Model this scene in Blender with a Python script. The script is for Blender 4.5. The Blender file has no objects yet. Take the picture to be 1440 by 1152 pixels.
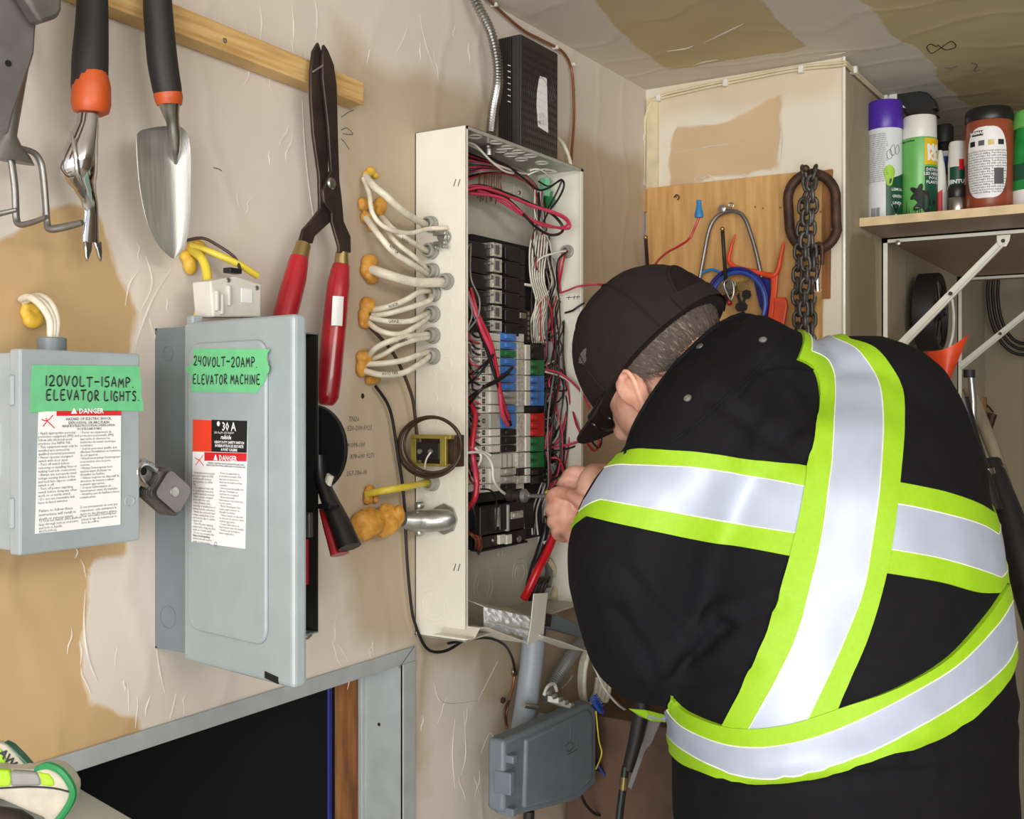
import bpy, bmesh, math, random
from mathutils import Vector, Matrix, noise
from mathutils.bvhtree import BVHTree
random.seed(7)
SC = bpy.context.scene
COL = SC.collection
# ------------------------------------------------------------------ camera, light, exposure
FPX, CX, CY, HZ = 1540.0, 720.0, 565.0, 1.55        # focal length in px, principal x, horizon row, eye height
TH = math.radians(32.2); CT, ST = math.cos(TH), math.sin(TH)
cam = bpy.data.cameras.new('camera'); camo = bpy.data.objects.new('camera', cam); COL.objects.link(camo)
cam.sensor_width = 36; cam.lens = 36*FPX/1440; cam.shift_y = -11/1440; cam.clip_start = .02
camo.location = (0, -1, HZ); camo.rotation_euler = (math.pi/2, 0, TH-math.pi/2)
SC.camera = camo
w = bpy.data.worlds.new('world'); SC.world = w; w.use_nodes = True
w.node_tree.nodes['Background'].inputs[0].default_value = (.92, .95, 1.0, 1)
w.node_tree.nodes['Background'].inputs[1].default_value = .95
def area(name, loc, target, sx, sy, power, col):
    l = bpy.data.lights.new(name, 'AREA'); l.shape = 'RECTANGLE'; l.size = sx; l.size_y = sy; l.energy = power; l.color = col
    o = bpy.data.objects.new(name, l); COL.objects.link(o); o.location = loc
    o.rotation_euler = (Vector(target)-Vector(loc)).to_track_quat('-Z', 'Y').to_euler()
    return o
area('garage_door_daylight', (-2.3, -1.7, 1.3), (1.5, -.3, 1.55), 2.2, 2.0, 92, (1, .985, .955))
area('overhead_area', (.1, -2.0, 2.16), (.8, -.8, 1.2), 1.1, .5, 20, (1, .96, .9))  # unseen warm area light, high behind the camera
SC.view_settings.view_transform = 'Standard'; SC.view_settings.look = 'None'
SC.view_settings.gamma = 1; SC.view_settings.use_curve_mapping = False
SC.view_settings.exposure = 0.27

# ------------------------------------------------------------------ picture-to-room measuring helpers (left wall is y=0, room is y<0)
def ray(px, py):
    p = (px-CX)/FPX
    return Vector((CT+p*ST, ST-p*CT, (CY-py)/FPX))
CAM = Vector((0, -1, HZ))
def T(px, py, t): return CAM+ray(px, py)*t
def L(px, py, off=0.0):
    d = ray(px, py); return CAM+d*((1-off)/d.y)
def B(px, py, X):
    d = ray(px, py); return CAM+d*(X/d.x)
def H(px, py, z):
    d = ray(px, py); return CAM+d*((z-HZ)/d.z)
def dep(v): v = Vector(v)-CAM; return v.x*CT+v.y*ST
def pxr(n, v): return n*dep(v)/FPX      # n pixels at point v, in metres
AX, AY, AZ = Vector((1, 0, 0)), Vector((0, 1, 0)), Vector((0, 0, 1))
RV = Vector((ST, -CT, 0)); FV = Vector((CT, ST, 0))

# ------------------------------------------------------------------ materials
def lin(c):
    return tuple(((x/255)/12.92 if x/255 <= .04045 else ((x/255+.055)/1.055)**2.4) for x in c)
_m = {}
def mat(name, rgb, rough=.5, metal=0, var=.12, vs=30, bump=0, bs=200, emit=None, alpha=None, coat=0, stretch=None, rgb2=None, trans=0, dist=.001, spec=.5):
    if name in _m: return _m[name]
    m = bpy.data.materials.new(name); m.use_nodes = True; nt = m.node_tree; N = nt.nodes; K = nt.links
    b = N['Principled BSDF']; c = lin(rgb)
    b.inputs['Roughness'].default_value = rough; b.inputs['Metallic'].default_value = metal
    b.inputs['Coat Weight'].default_value = coat; b.inputs['Transmission Weight'].default_value = trans
    b.inputs['Specular IOR Level'].default_value = spec
    tc = N.new('ShaderNodeTexCoord'); src = tc.outputs['Object']
    if stretch:
        mp = N.new('ShaderNodeMapping'); mp.inputs['Scale'].default_value = stretch; K.new(src, mp.inputs[0]); src = mp.outputs[0]
    n = N.new('ShaderNodeTexNoise'); n.inputs['Scale'].default_value = vs; n.inputs['Detail'].default_value = 5; K.new(src, n.inputs[0])
    r = N.new('ShaderNodeValToRGB'); K.new(n.outputs[0], r.inputs[0])
    lo = [x*(1-var) for x in c] if rgb2 is None else lin(rgb2); hi = [min(1, x*(1+var)) for x in c]
    r.color_ramp.elements[0].position = .35; r.color_ramp.elements[1].position = .65
    r.color_ramp.elements[0].color = (*lo, 1); r.color_ramp.elements[1].color = (*hi, 1)
    K.new(r.outputs[0], b.inputs['Base Color'])
    if bump:
        n2 = N.new('ShaderNodeTexNoise'); n2.inputs['Scale'].default_value = bs; n2.inputs['Detail'].default_value = 4; K.new(src, n2.inputs[0])
        bp = N.new('ShaderNodeBump'); bp.inputs['Strength'].default_value = bump; bp.inputs['Distance'].default_value = dist
        K.new(n2.outputs[0], bp.inputs['Height']); K.new(bp.outputs[0], b.inputs['Normal'])
    _m[name] = m
    return m
M = {}
def dm(k, *a, **kw): M[k] = mat(k, *a, **kw)
dm('mud', (206, 198, 188), .8, bump=.3, bs=25)
dm('pine', (205, 170, 112), .55, rgb2=(180, 142, 84), vs=9, stretch=(1, 1, 14), bump=.15)
dm('ply', (198, 156, 98), .6, rgb2=(188, 142, 84), vs=9, stretch=(9, 9, 1), bump=.15)
dm('stud', (150, 100, 55), .7, rgb2=(112, 70, 36), vs=9, stretch=(9, 9, 1))
dm('barnwood', (140, 128, 108), .75, rgb2=(112, 100, 84), vs=6, stretch=(8, 8, 1), bump=.2)
dm('board_edge', (206, 182, 142), .5)
dm('melamine', (150, 128, 108), .5, var=.06)
dm('black_plastic', (26, 26, 28), .38, bump=.1)
dm('black_rubber', (28, 25, 26), .6, bump=.1)
dm('matte_black', (14, 14, 15), .8)
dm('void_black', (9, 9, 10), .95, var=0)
dm('orange_plastic', (184, 76, 26), .45)
dm('orange_red', (222, 74, 34), .45)
dm('steel', (176, 174, 172), .28, metal=1, var=.15, bump=.1, bs=60)
dm('brushed_steel', (176, 174, 170), .46, metal=.75, var=.12, vs=15, bump=.25, bs=90, stretch=(12, 12, 1))
dm('chrome', (205, 203, 205), .12, metal=1, var=.04)
dm('cast_alu', (134, 131, 128), .42, metal=.85, bump=.2)
dm('dark_steel', (64, 52, 47), .42, metal=.55, var=.3, vs=20, bump=.2)
dm('rust_steel', (74, 52, 42), .6, metal=.4, var=.3, vs=60, bump=.4)
dm('chain_steel', (88, 84, 80), .5, metal=.6, var=.35, vs=80, bump=.4)
dm('zinc', (170, 170, 165), .35, metal=.85, bump=.2)
dm('red_grip', (158, 22, 34), .3, var=.2, vs=25, coat=.3)
dm('brass', (168, 146, 98), .35, metal=.9)
dm('gold_plate', (196, 180, 92), .35, metal=.7)
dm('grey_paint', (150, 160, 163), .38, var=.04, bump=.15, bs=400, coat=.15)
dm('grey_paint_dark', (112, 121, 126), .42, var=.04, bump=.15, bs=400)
dm('frame_grey', (162, 166, 166), .4, var=.06)
dm('sill_grey', (170, 172, 164), .4, var=.06)
dm('cream', (226, 222, 208), .35, var=.02, coat=.15)
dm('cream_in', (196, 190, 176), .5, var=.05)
dm('galv', (178, 176, 168), .4, metal=.35, var=.08)
dm('foam', (208, 154, 62), .55, rgb2=(188, 128, 44), vs=60, bump=.5, bs=90, dist=.004)
dm('foam_yellow', (222, 178, 60), .5, vs=60, bump=.4, bs=90)
dm('romex', (216, 208, 188), .42, var=.1, vs=80, bump=.1)
dm('romex_cream', (212, 200, 166), .5, var=.1)
dm('yellow_cable', (214, 192, 62), .4, var=.08)
dm('brown_wire', (62, 44, 34), .45)
dm('copper', (140, 92, 62), .4, metal=.5)
dm('red_wire', (176, 34, 52), .35, var=.1)
dm('pink_wire', (196, 62, 88), .35, var=.1)
dm('bright_red', (200, 24, 34), .32, var=.1)
dm('black_wire', (24, 23, 24), .35)
dm('white_wire', (216, 212, 202), .35)
dm('grey_wire', (120, 118, 114), .4)
dm('green_wire', (60, 130, 80), .4)
dm('blue_wire', (42, 76, 160), .4)
dm('deep_blue', (26, 34, 120), .4)
dm('blue_nut', (52, 130, 190), .35)
dm('knock', (228, 226, 216), .3)
dm('breaker_white', (208, 204, 194), .45, var=.05)
dm('breaker_speckle', (188, 182, 170), .6, var=.25, vs=260)
dm('breaker_blue', (72, 128, 204), .35, var=.05)
dm('breaker_red', (214, 34, 40), .35, var=.05)
dm('breaker_green', (30, 120, 66), .35, var=.05)
dm('breaker_black', (24, 24, 26), .35, bump=.1)
dm('breaker_grey', (170, 168, 158), .45)
dm('silver_label', (196, 190, 176), .35, metal=.4, var=.3, vs=300)
dm('green_tape', (104, 186, 130), .6, var=.05, vs=60, bump=.25, bs=500)
dm('ink', (16, 18, 20), .6, var=0)
dm('print_grey', (84, 86, 88), .6, var=0)
dm('label_white', (232, 232, 230), .4, var=.02)
dm('label_red', (206, 34, 42), .4, var=.03)
dm('label_orange', (226, 62, 38), .4, var=.03)
dm('white_print', (236, 236, 236), .5, var=0)
dm('pale_green_tag', (120, 190, 150), .4, trans=0)
dm('nid_grey', (108, 118, 124), .5, var=.06, bump=.1)
dm('conduit_grey', (146, 152, 158), .45, var=.06)
dm('modem_black', (40, 38, 38), .35, var=.15, vs=120)
dm('modem_face', (44, 40, 40), .45, var=.1)
dm('dark_brown', (92, 66, 50), .8, rgb2=(70, 52, 42), vs=10)
dm('glove_hide', (170, 163, 148), .85, var=.1, vs=60, bump=.4, bs=150)
dm('hivis', (146, 190, 20), .6, var=.03, vs=200, bump=.15, bs=900)
dm('reflective', (172, 180, 198), .38, metal=.12, var=.03, vs=40, bump=.12, bs=700)
dm('stitch', (222, 224, 206), .7)
dm('jacket', (17, 16, 20), .82, var=.08, vs=60, bump=.2, bs=1400, spec=.18)
dm('trouser', (30, 32, 44), .85, var=.1, vs=60, bump=.2, bs=1200, spec=.3)
dm('cap_cloth', (38, 28, 30), .85, var=.12, vs=50, bump=.3, bs=1600, spec=.25)
dm('cap_dark', (27, 22, 23), .9, var=.1, spec=.2)
dm('hair_dark', (74, 60, 52), .6)
dm('hair', (134, 122, 110), .7, rgb2=(104, 92, 82), vs=160, stretch=(1, 1, 1), bump=.6, bs=260)
dm('leather', (50, 40, 34), .6)
dm('lens_black', (20, 20, 22), .2)
dm('floor_conc', (168, 162, 152), .8, var=.1, vs=4, bump=.2)
dm('purple', (74, 40, 158), .35, var=.03)
dm('can_white', (222, 226, 228), .3, var=.02)
dm('can_green', (104, 180, 92), .3, var=.08, vs=12)
dm('dark_green', (22, 78, 54), .35)
dm('bottle_green', (26, 140, 62), .25, var=.1)
dm('lime', (150, 196, 46), .35)
dm('label_yellow', (224, 184, 30), .35)
dm('cleaner_brown', (146, 72, 48), .3, var=.06)
dm('label_blue', (34, 70, 150), .35)
dm('off_white', (222, 220, 212), .35, var=.03)

def skin_mat():
    m = mat('skin', (222, 172, 150), .5, var=.1, vs=28, bump=.25, bs=300, rgb2=(206, 146, 124))
    b = m.node_tree.nodes['Principled BSDF']
    b.inputs['Subsurface Weight'].default_value = .12; b.inputs['Subsurface Radius'].default_value = (.01, .004, .002); b.inputs['Subsurface Scale'].default_value = .5
    return m
M['skin'] = skin_mat()

# ------------------------------------------------------------------ mesh builder
def basis(z, x=None):
    z = Vector(z).normalized()
    if x is None: x = AX if abs(z.x) < .9 else AY
    x = Vector(x); x = (x-z*x.dot(z)).normalized()
    return x, z.cross(x), z
class MB:
    def __init__(s): s.v = []; s.f = []; s.m = []; s.cur = 0
    def add(s, vs, fs):
        k = len(s.v); s.v += [Vector(v) for v in vs]; s.f += [[i+k for i in f] for f in fs]; s.m += [s.cur]*len(fs); return s
    def mi(s, i): s.cur = i; return s
    def box(s, c, sz, ax=None, ay=None, az=None):
        c = Vector(c); ax = Vector(ax or AX); ay = Vector(ay or AY); az = Vector(az or AZ)
        hx, hy, hz = [q/2 for q in sz]; vs = []
        for k in (-1, 1):
            for j in (-1, 1):
                for i in (-1, 1): vs.append(c+ax*hx*i+ay*hy*j+az*hz*k)
        return s.add(vs, [(0, 2, 3, 1), (4, 5, 7, 6), (0, 1, 5, 4), (2, 6, 7, 3), (0, 4, 6, 2), (1, 3, 7, 5)])
    def box2(s, a, b):
        a, b = Vector(a), Vector(b); d = b-a
        return s.box((a+b)/2, [abs(q) for q in d])
    def hexa(s, q, th, n):          # quad q (4 points) thickened along n
        n = Vector(n).normalized()*th
        return s.prism(q, n)
    def prism(s, pts, n):           # outline extruded by vector n
        pts = [Vector(p) for p in pts]; n = Vector(n); k = len(pts)
        a = sum(((pts[i]-pts[0]).cross(pts[(i+1) % k]-pts[0]) for i in range(k)), Vector())
        if a.dot(n) > 0: pts = pts[::-1]
        fs = [list(range(k)), list(range(2*k-1, k-1, -1))]+[(i, i+k, (i+1) % k+k, (i+1) % k) for i in range(k)]
        return s.add(pts+[p+n for p in pts], fs)
    def tube(s, pts, r, n=8, caps=True, closed=False, smooth=0, flat=1.0, up=None):
        pts = [Vector(p) for p in pts]
        if not isinstance(r, (list, tuple)): r = [r]*len(pts)
        if smooth: pts, r = crom(pts, r, smooth, closed)
        k = len(pts); rings = []; x = None
        for i in range(k):
            a = pts[(i-1) % k] if (closed or i > 0) else pts[i]; b = pts[(i+1) % k] if (closed or i < k-1) else pts[i]
            d = b-a
            if d.length < 1e-9: d = Vector(AZ)
            d.normalize()
            if x is None: x = Vector(up) if up is not None else (AX if abs(d.x) < .8 else AY)
            x = x-d*x.dot(d)
            if x.length < 1e-6: x = d.orthogonal()
            x.normalize(); y = d.cross(x)
            rings.append([pts[i]+(x*math.cos(2*math.pi*j/n)+y*math.sin(2*math.pi*j/n)*flat)*r[i] for j in range(n)])
        return s.loft(rings, closed, caps)
    def loft(s, rings, closed=False, caps=True, ringclosed=True):
        k = len(rings); n = len(rings[0]); fs = []
        for i in range(k if closed else k-1):
            for j in range(n if ringclosed else n-1):
                a, b = i*n, ((i+1) % k)*n; j2 = (j+1) % n
                fs.append((a+j, a+j2, b+j2, b+j))
        if caps and not closed and ringclosed: fs += [list(range(n-1, -1, -1)), [(k-1)*n+j for j in range(n)]]
        return s.add([v for rg in rings for v in rg], fs)
    def lathe(s, o, ax, prof, n=20, x=None, sx=1, sy=1):
        x, y, z = basis(ax, x); o = Vector(o)
        return s.loft([[o+z*h+(x*math.cos(2*math.pi*j/n)*sx+y*math.sin(2*math.pi*j/n)*sy)*max(r, 1e-5) for j in range(n)] for r, h in prof])
    def disc(s, o, ax, r, th, n=20): return s.lathe(o, ax, [(r, 0), (r, th)], n)
    def ball(s, c, r, n=12, m=8, ax=None, x=None):
        if not isinstance(r, (tuple, list)): r = (r, r, r)
        X, Y, Z = basis(ax or AZ, x); c = Vector(c); rings = []
        for i in range(m+1):
            a = -math.pi/2+math.pi*i/m; cr = max(math.cos(a), .002)
            rings.append([c+Z*r[2]*math.sin(a)+X*r[0]*cr*math.cos(2*math.pi*j/n)+Y*r[1]*cr*math.sin(2*math.pi*j/n) for j in range(n)])
        return s.loft(rings)
    def sheet(s, grid, th, nrm):    # grid of points (rows) given thickness along nrm
        nrm = Vector(nrm).normalized()*th; R = len(grid); C = len(grid[0])
        a = [Vector(p) for row in grid for p in row]; fs = []
        for i in range(R-1):
            for j in range(C-1):
                q = (i*C+j, i*C+j+1, (i+1)*C+j+1, (i+1)*C+j)
                fs.append(q); fs.append(tuple(x+R*C for x in q[::-1]))
        per = [j for j in range(C)]+[i*C+C-1 for i in range(1, R)]+[(R-1)*C+j for j in range(C-2, -1, -1)]+[i*C for i in range(R-2, 0, -1)]
        for i in range(len(per)):
            p, q = per[i], per[(i+1) % len(per)]; fs.append((q, p, p+R*C, q+R*C))
        return s.add(a+[p+nrm for p in a], fs)
    def roundrect(s, c, ex, ey, hx, hy, r, th, n=5):   # rounded plate, thickness along ex x ey
        pts = []
        ex, ey = Vector(ex), Vector(ey)
        for q, (sx, sy) in enumerate(((1, 1), (-1, 1), (-1, -1), (1, -1))):
            for k in range(n):
                a = math.pi/2*(q+k/(n-1)); pts.append(Vector(c)+ex*(sx*(hx-r)+r*math.cos(a))+ey*(sy*(hy-r)+r*math.sin(a)))
        return s.prism(pts, ex.cross(ey).normalized()*th)
def crom(pts, r, sub, closed=False):
    k = len(pts); op, orr = [], []
    for i in range(k if closed else k-1):
        g = (lambda q: pts[q % k]) if closed else (lambda q: pts[max(0, min(k-1, q))])
        p0, p1, p2, p3 = g(i-1), g(i), g(i+1), g(i+2); r1, r2 = r[i], r[(i+1) % k]
        for j in range(sub):
            t = j/sub; t2, t3 = t*t, t*t*t
            op.append(.5*((2*p1)+(p2-p0)*t+(2*p0-5*p1+4*p2-p3)*t2+(3*p1-p0-3*p2+p3)*t3)); orr.append(r1+(r2-r1)*t)
    if not closed: op.append(pts[-1]); orr.append(r[-1])
    return op, orr

# ------------------------------------------------------------------ objects
def tag(o, label=None, cat=None, group=None, kind=None):
    if label: o['label'] = label
    if cat: o['category'] = cat
    if group: o['group'] = group
    if kind: o['kind'] = kind
    return o
def worldloc(o):
    v = Vector(o.location)
    while o.parent: o = o.parent; v += Vector(o.location)
    return v
def thing(name, loc, label, cat, group=None):
    o = bpy.data.objects.new(name, None); COL.objects.link(o); o.location = loc; o.empty_display_size = .03
    return tag(o, label, cat, group)
def obj(name, mb, mats, parent=None, label=None, kind=None, smooth=30, bevel=0, origin=None, seg=2, sub=0, local=False):
    me = bpy.data.meshes.new(name)
    o = bpy.data.objects.new(name, me)
    if parent is not None:
        base = worldloc(parent); o.parent = parent
        if origin is not None: o.location = Vector(origin)-base; base = Vector(origin)
    else:
        if origin is None:
            xs = [v.x for v in mb.v]; ys = [v.y for v in mb.v]; zs = [v.z for v in mb.v]
            origin = Vector(((min(xs)+max(xs))/2, (min(ys)+max(ys))/2, min(zs)))
        base = Vector(origin); o.location = base
    if local: base = Vector()
    me.from_pydata([v-base for v in mb.v], [], mb.f)
    if not isinstance(mats, (list, tuple)): mats = [mats]
    for m in mats: me.materials.append(M[m] if isinstance(m, str) else m)
    if len(mats) > 1: me.polygons.foreach_set('material_index', mb.m)
    bm = bmesh.new(); bm.from_mesh(me); bmesh.ops.recalc_face_normals(bm, faces=bm.faces); bm.to_mesh(me); bm.free()
    if smooth:
        me.shade_smooth(); me.set_sharp_from_angle(angle=math.radians(smooth))
    COL.objects.link(o)
    if bevel:
        b = o.modifiers.new('bevel', 'BEVEL'); b.width = bevel; b.segments = seg; b.limit_method = 'ANGLE'
    if sub:
        b = o.modifiers.new('sub', 'SUBSURF'); b.levels = sub; b.render_levels = sub
    if label: o['label'] = label
    if kind: o['kind'] = kind
    return o
def solo(name, mb, mats, label, cat, group=None, kind=None, **kw):
    return tag(obj(name, mb, mats, **kw), label, cat, group, kind)
def dup(o, loc, parent=None, rot=None):
    c = o.copy(); COL.objects.link(c); c.location = loc; c.parent = parent
    if rot: c.rotation_euler = rot
    for ch in list(o.children):
        d = ch.copy(); COL.objects.link(d); d.parent = c
        for g in ch.children:
            e = g.copy(); COL.objects.link(e); e.parent = d
    return c
# printed text (mesh lettering)
def text_mb(mb, s, o, ex, ey, size, align='LEFT', th=0.0, spacing=1.0, line=1.0, width=None, shear=0, bold=0):
    c = bpy.data.curves.new('t', 'FONT'); c.body = s; c.size = size; c.align_x = align; c.align_y = 'TOP'; c.resolution_u = 1
    c.space_character = spacing; c.space_line = line; c.shear = shear; c.offset = bold; c.extrude = th
    if width: c.text_boxes[0].width = width
    ob = bpy.data.objects.new('t', c); COL.objects.link(ob)
    me = bpy.data.meshes.new_from_object(ob)
    ex, ey = Vector(ex), Vector(ey); ez = ex.cross(ey).normalized(); o = Vector(o)
    mb.add([o+ex*v.co.x+ey*v.co.y+ez*v.co.z for v in me.vertices], [list(p.vertices) for p in me.polygons])
    bpy.data.objects.remove(ob); bpy.data.curves.remove(c); bpy.data.meshes.remove(me)
# felt-pen lettering: strokes in a unit box
GL = {'0': [[(.5, 1), (.15, .8), (.1, .4), (.35, 0), (.75, .1), (.9, .6), (.75, .95), (.5, 1)]], '1': [[(.4, 1), (.35, 0)]],
 '2': [[(.1, .8), (.4, 1), (.8, .85), (.6, .4), (.1, .02), (.9, .05)]], '4': [[(.25, 1), (.1, .45), (.85, .5)], [(.75, 1), (.65, 0)]],
 '5': [[(.85, 1), (.3, .95), (.2, .55), (.7, .55), (.8, .2), (.5, 0), (.1, .08)]], 'V': [[(.05, 1), (.4, 0), (.85, 1)]],
 'O': [[(.45, .95), (.1, .6), (.2, .1), (.6, 0), (.9, .4), (.75, .9), (.45, .95)]], 'L': [[(.2, 1), (.15, .03), (.85, .06)]],
 'T': [[(.0, .95), (1, 1)], [(.5, .98), (.45, 0)]], '-': [[(.1, .5), (.9, .52)]], 'A': [[(.05, 0), (.45, 1), (.85, 0)], [(.15, .35), (.75, .38)]],
 'M': [[(.05, 0), (.2, .95), (.5, .35), (.8, .95), (.95, 0)]], 'P': [[(.2, 0), (.2, 1), (.75, .9), (.8, .6), (.2, .45)]], '.': [[(.3, .0), (.4, .06)]],
 'E': [[(.85, 1), (.2, .95), (.15, .03), (.85, .05)], [(.18, .5), (.7, .52)]], 'R': [[(.2, 0), (.2, 1), (.75, .9), (.7, .55), (.2, .5), (.9, 0)]],
 'I': [[(.5, 1), (.45, 0)]], 'G': [[(.85, .85), (.45, 1), (.12, .5), (.35, .02), (.8, .1), (.8, .45), (.5, .45)]],
 'H': [[(.15, 1), (.12, 0)], [(.85, 1), (.8, 0)], [(.13, .5), (.82, .52)]], 'S': [[(.85, .9), (.45, 1), (.2, .75), (.75, .4), (.6, .02), (.1, .1)]],
 'C': [[(.85, .85), (.45, 1), (.12, .5), (.35, .03), (.85, .12)]], 'N': [[(.12, 0), (.15, .95), (.78, .05), (.85, 1)]], ' ': [],
 'K': [[(.15, 1), (.15, 0)], [(.8, 1), (.18, .5), (.85, 0)]], 'B': [[(.15, 0), (.15, 1), (.7, .85), (.2, .55), (.8, .3), (.15, 0)]], 'D': [[(.15, 0), (.15, 1), (.8, .6), (.6, .1), (.15, 0)]], 'F': [[(.85, 1), (.2, 1), (.15, 0)], [(.2, .55), (.7, .55)]], 'W': [[(0, 1), (.25, 0), (.5, .7), (.75, 0), (1, 1)]]}
def pen(mb, s, o, ex, ey, h, wd, r, jit=.06, seed=3):
    rnd = random.Random(seed); o = Vector(o); ex = Vector(ex); ey = Vector(ey); x = 0
    for ch in s:
        cw = wd*(.45 if ch in '1I.' else (.5 if ch == ' ' else 1))
        dy = rnd.uniform(-jit, jit)*h
        for st in GL.get(ch, []):
            mb.tube([o+ex*(x+a*cw*.82)+ey*(b*h+dy) for a, b in st], r, n=4, smooth=2 if len(st) > 2 else 0)
        x += cw
    return x
# ------------------------------------------------------------------ the setting
CEIL, XB, YS, XF = 2.213, 2.123, -.417, 3.75
def drywall_mat(name, mud, beige, tan, nscale=9):
    m = bpy.data.materials.new(name); m.use_nodes = True; nt = m.node_tree; N = nt.nodes; K = nt.links; b = N['Principled BSDF']
    b.inputs['Roughness'].default_value = .75; b.inputs['Specular IOR Level'].default_value = .3
    tc = N.new('ShaderNodeTexCoord')
    def noi(sc, det=6, dist=0):
        n = N.new('ShaderNodeTexNoise'); n.inputs['Scale'].default_value = sc; n.inputs['Detail'].default_value = det; n.inputs['Distortion'].default_value = dist
        K.new(tc.outputs['Object'], n.inputs[0]); return n.outputs[0]
    def mth(op, a, bb, clamp=False):
        q = N.new('ShaderNodeMath'); q.operation = op; q.use_clamp = clamp
        for i, v in enumerate((a, bb)):
            if isinstance(v, (int, float)): q.inputs[i].default_value = v
            else: K.new(v, q.inputs[i])
        return q.outputs[0]
    def mix(f, a, bb):
        q = N.new('ShaderNodeMix'); q.data_type = 'RGBA'; K.new(f, q.inputs[0])
        for i, v in ((6, a), (7, bb)):
            if isinstance(v, tuple): q.inputs[i].default_value = (*lin(v), 1)
            else: K.new(v, q.inputs[i])
        return q.outputs[2]
    n1, n2, n3 = noi(nscale, 8, .4), noi(3, 4), noi(40, 5)
    def field(att, soft, amp):
        a = N.new('ShaderNodeAttribute'); a.attribute_name = att
        v = mth('ADD', a.outputs['Fac'], mth('MULTIPLY', mth('SUBTRACT', n1, .5), amp))
        return mth('MULTIPLY', v, soft, False), v
    fb, vb = field('beige', 26, .07); ft, vt = field('tan', 160, .05)
    fb = mth('ADD', fb, .5, True); ft = mth('ADD', ft, .5, True)
    base = mix(mth('MULTIPLY', mth('SUBTRACT', n2, .35), 2.2, True), mud, tuple(q*.95 for q in mud))
    c = mix(fb, base, mix(mth('MULTIPLY', mth('SUBTRACT', n2, .35), 2.2, True), beige, tuple(q*.93 for q in beige)))
    c = mix(ft, c, mix(mth('MULTIPLY', mth('SUBTRACT', noi(5, 5), .35), 2.5, True), tan, tuple(q*.93 for q in tan)))
    K.new(c, b.inputs['Base Color'])
    # trowel relief: compound stands proud of the paper, with long shallow ridges
    rid = N.new('ShaderNodeTexWave'); rid.inputs['Scale'].default_value = 2.2; rid.inputs['Distortion'].default_value = 9; rid.inputs['Detail'].default_value = 3; rid.inputs['Detail Scale'].default_value = 1.2
    K.new(tc.outputs['Object'], rid.inputs[0])
    rr = mth('POWER', rid.outputs['Fac'], 10)
    hgt = mth('ADD', mth('MULTIPLY', mth('SUBTRACT', 1, ft), .5), mth('ADD', mth('MULTIPLY', n3, .25), mth('MULTIPLY', rr, .5)))
    bp = N.new('ShaderNodeBump'); bp.inputs['Strength'].default_value = .6; bp.inputs['Distance'].default_value = .0026
    K.new(hgt, bp.inputs['Height']); K.new(bp.outputs[0], b.inputs['Normal'])
    return m
def sd(p, poly):
    x, y = p; d = 1e9; ins = False; n = len(poly)
    for i in range(n):
        ax, ay = poly[i]; bx, by = poly[(i+1) % n]
        ex, ey = bx-ax, by-ay; l = ex*ex+ey*ey+1e-12; t = max(0, min(1, ((x-ax)*ex+(y-ay)*ey)/l))
        dd = (x-ax-ex*t)**2+(y-ay-ey*t)**2
        if dd < d: d = dd
        if (ay > y) != (by > y) and x < (bx-ax)*(y-ay)/(by-ay)+ax: ins = not ins
    d = math.sqrt(d); return d if ins else -d
def gridwall(name, P3, us, vs, m, tan=(), beige=(), hole=None):
    idx = {}; V = []; F = []; Tt = []; Bb = []
    def vid(i, j):
        if (i, j) not in idx:
            idx[i, j] = len(V); u, v = us[i], vs[j]; V.append(P3(u, v))
            Tt.append(max([max(-.1, min(.1, sd((u, v), q))) for q in tan] or [-.1])); Bb.append(max([max(-.1, min(.1, sd((u, v), q))) for q in beige] or [-.1]))
        return idx[i, j]
    for i in range(len(us)-1):
        for j in range(len(vs)-1):
            if hole and hole((us[i]+us[i+1])/2, (vs[j]+vs[j+1])/2): continue
            F.append((vid(i, j), vid(i+1, j), vid(i+1, j+1), vid(i, j+1)))
    me = bpy.data.meshes.new(name); me.from_pydata(V, [], F); me.materials.append(m)
    for nm, arr in (('tan', Tt), ('beige', Bb)):
        a = me.attributes.new(nm, 'FLOAT', 'POINT'); a.data.foreach_set('value', arr)
    o = bpy.data.objects.new(name, me); COL.objects.link(o); o['kind'] = 'structure'; return o
def seq(a, b, s, extra=()):
    n = max(1, round((b-a)/s)); return sorted(set([round(a+(b-a)*i/n, 5) for i in range(n+1)]+list(extra)))
wm = drywall_mat('drywall_left', (212, 202, 190), (190, 172, 147), (190, 159, 116))
def LP(pts): return [(q.x, q.z) for q in (L(a, b) for a, b in pts)]
OPX0, OPX1, OPZ = .20, 1.29, 1.175
tanL = [LP([(-300, 340), (10, 345), (60, 300), (100, 290), (140, 310), (160, 350), (172, 400), (188, 440), (178, 500), (175, 560), (180, 780), (125, 790), (118, 850), (116, 950), (125, 1000), (195, 1010), (200, 1040), (-300, 1200)])]
beL = [LP([(470, 25), (512, 55), (517, 78), (560, 100), (640, 118), (712, 150), (716, 240), (600, 240), (590, 905), (500, 905), (485, 780), (470, 700), (486, 500), (476, 160)]),
       LP([(760, 175), (820, 190), (905, 230), (905, 1500), (745, 1500), (722, 1100), (690, 1040), (700, 1000), (676, 990), (668, 935), (610, 928), (600, 980), (592, 1040), (584, 1100), (584, 900), (780, 860)]), LP([(586, 1040), (604, 1060), (604, 1120), (586, 1120)])]
wl = gridwall('wall_left', lambda u, v: (u, 0, v), seq(-1.6, .2, .3)+seq(.2, XB, .012, (OPX0, OPX1))[1:], seq(0, 1.0, .05)+seq(1.0, CEIL, .012, (OPZ,))[1:], wm, tanL, beL,
              lambda u, v: OPX0 < u < OPX1 and v < OPZ)
BP = lambda pts: [(-q.y, q.z) for q in (B(a, b, XB) for a, b in pts)]
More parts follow.
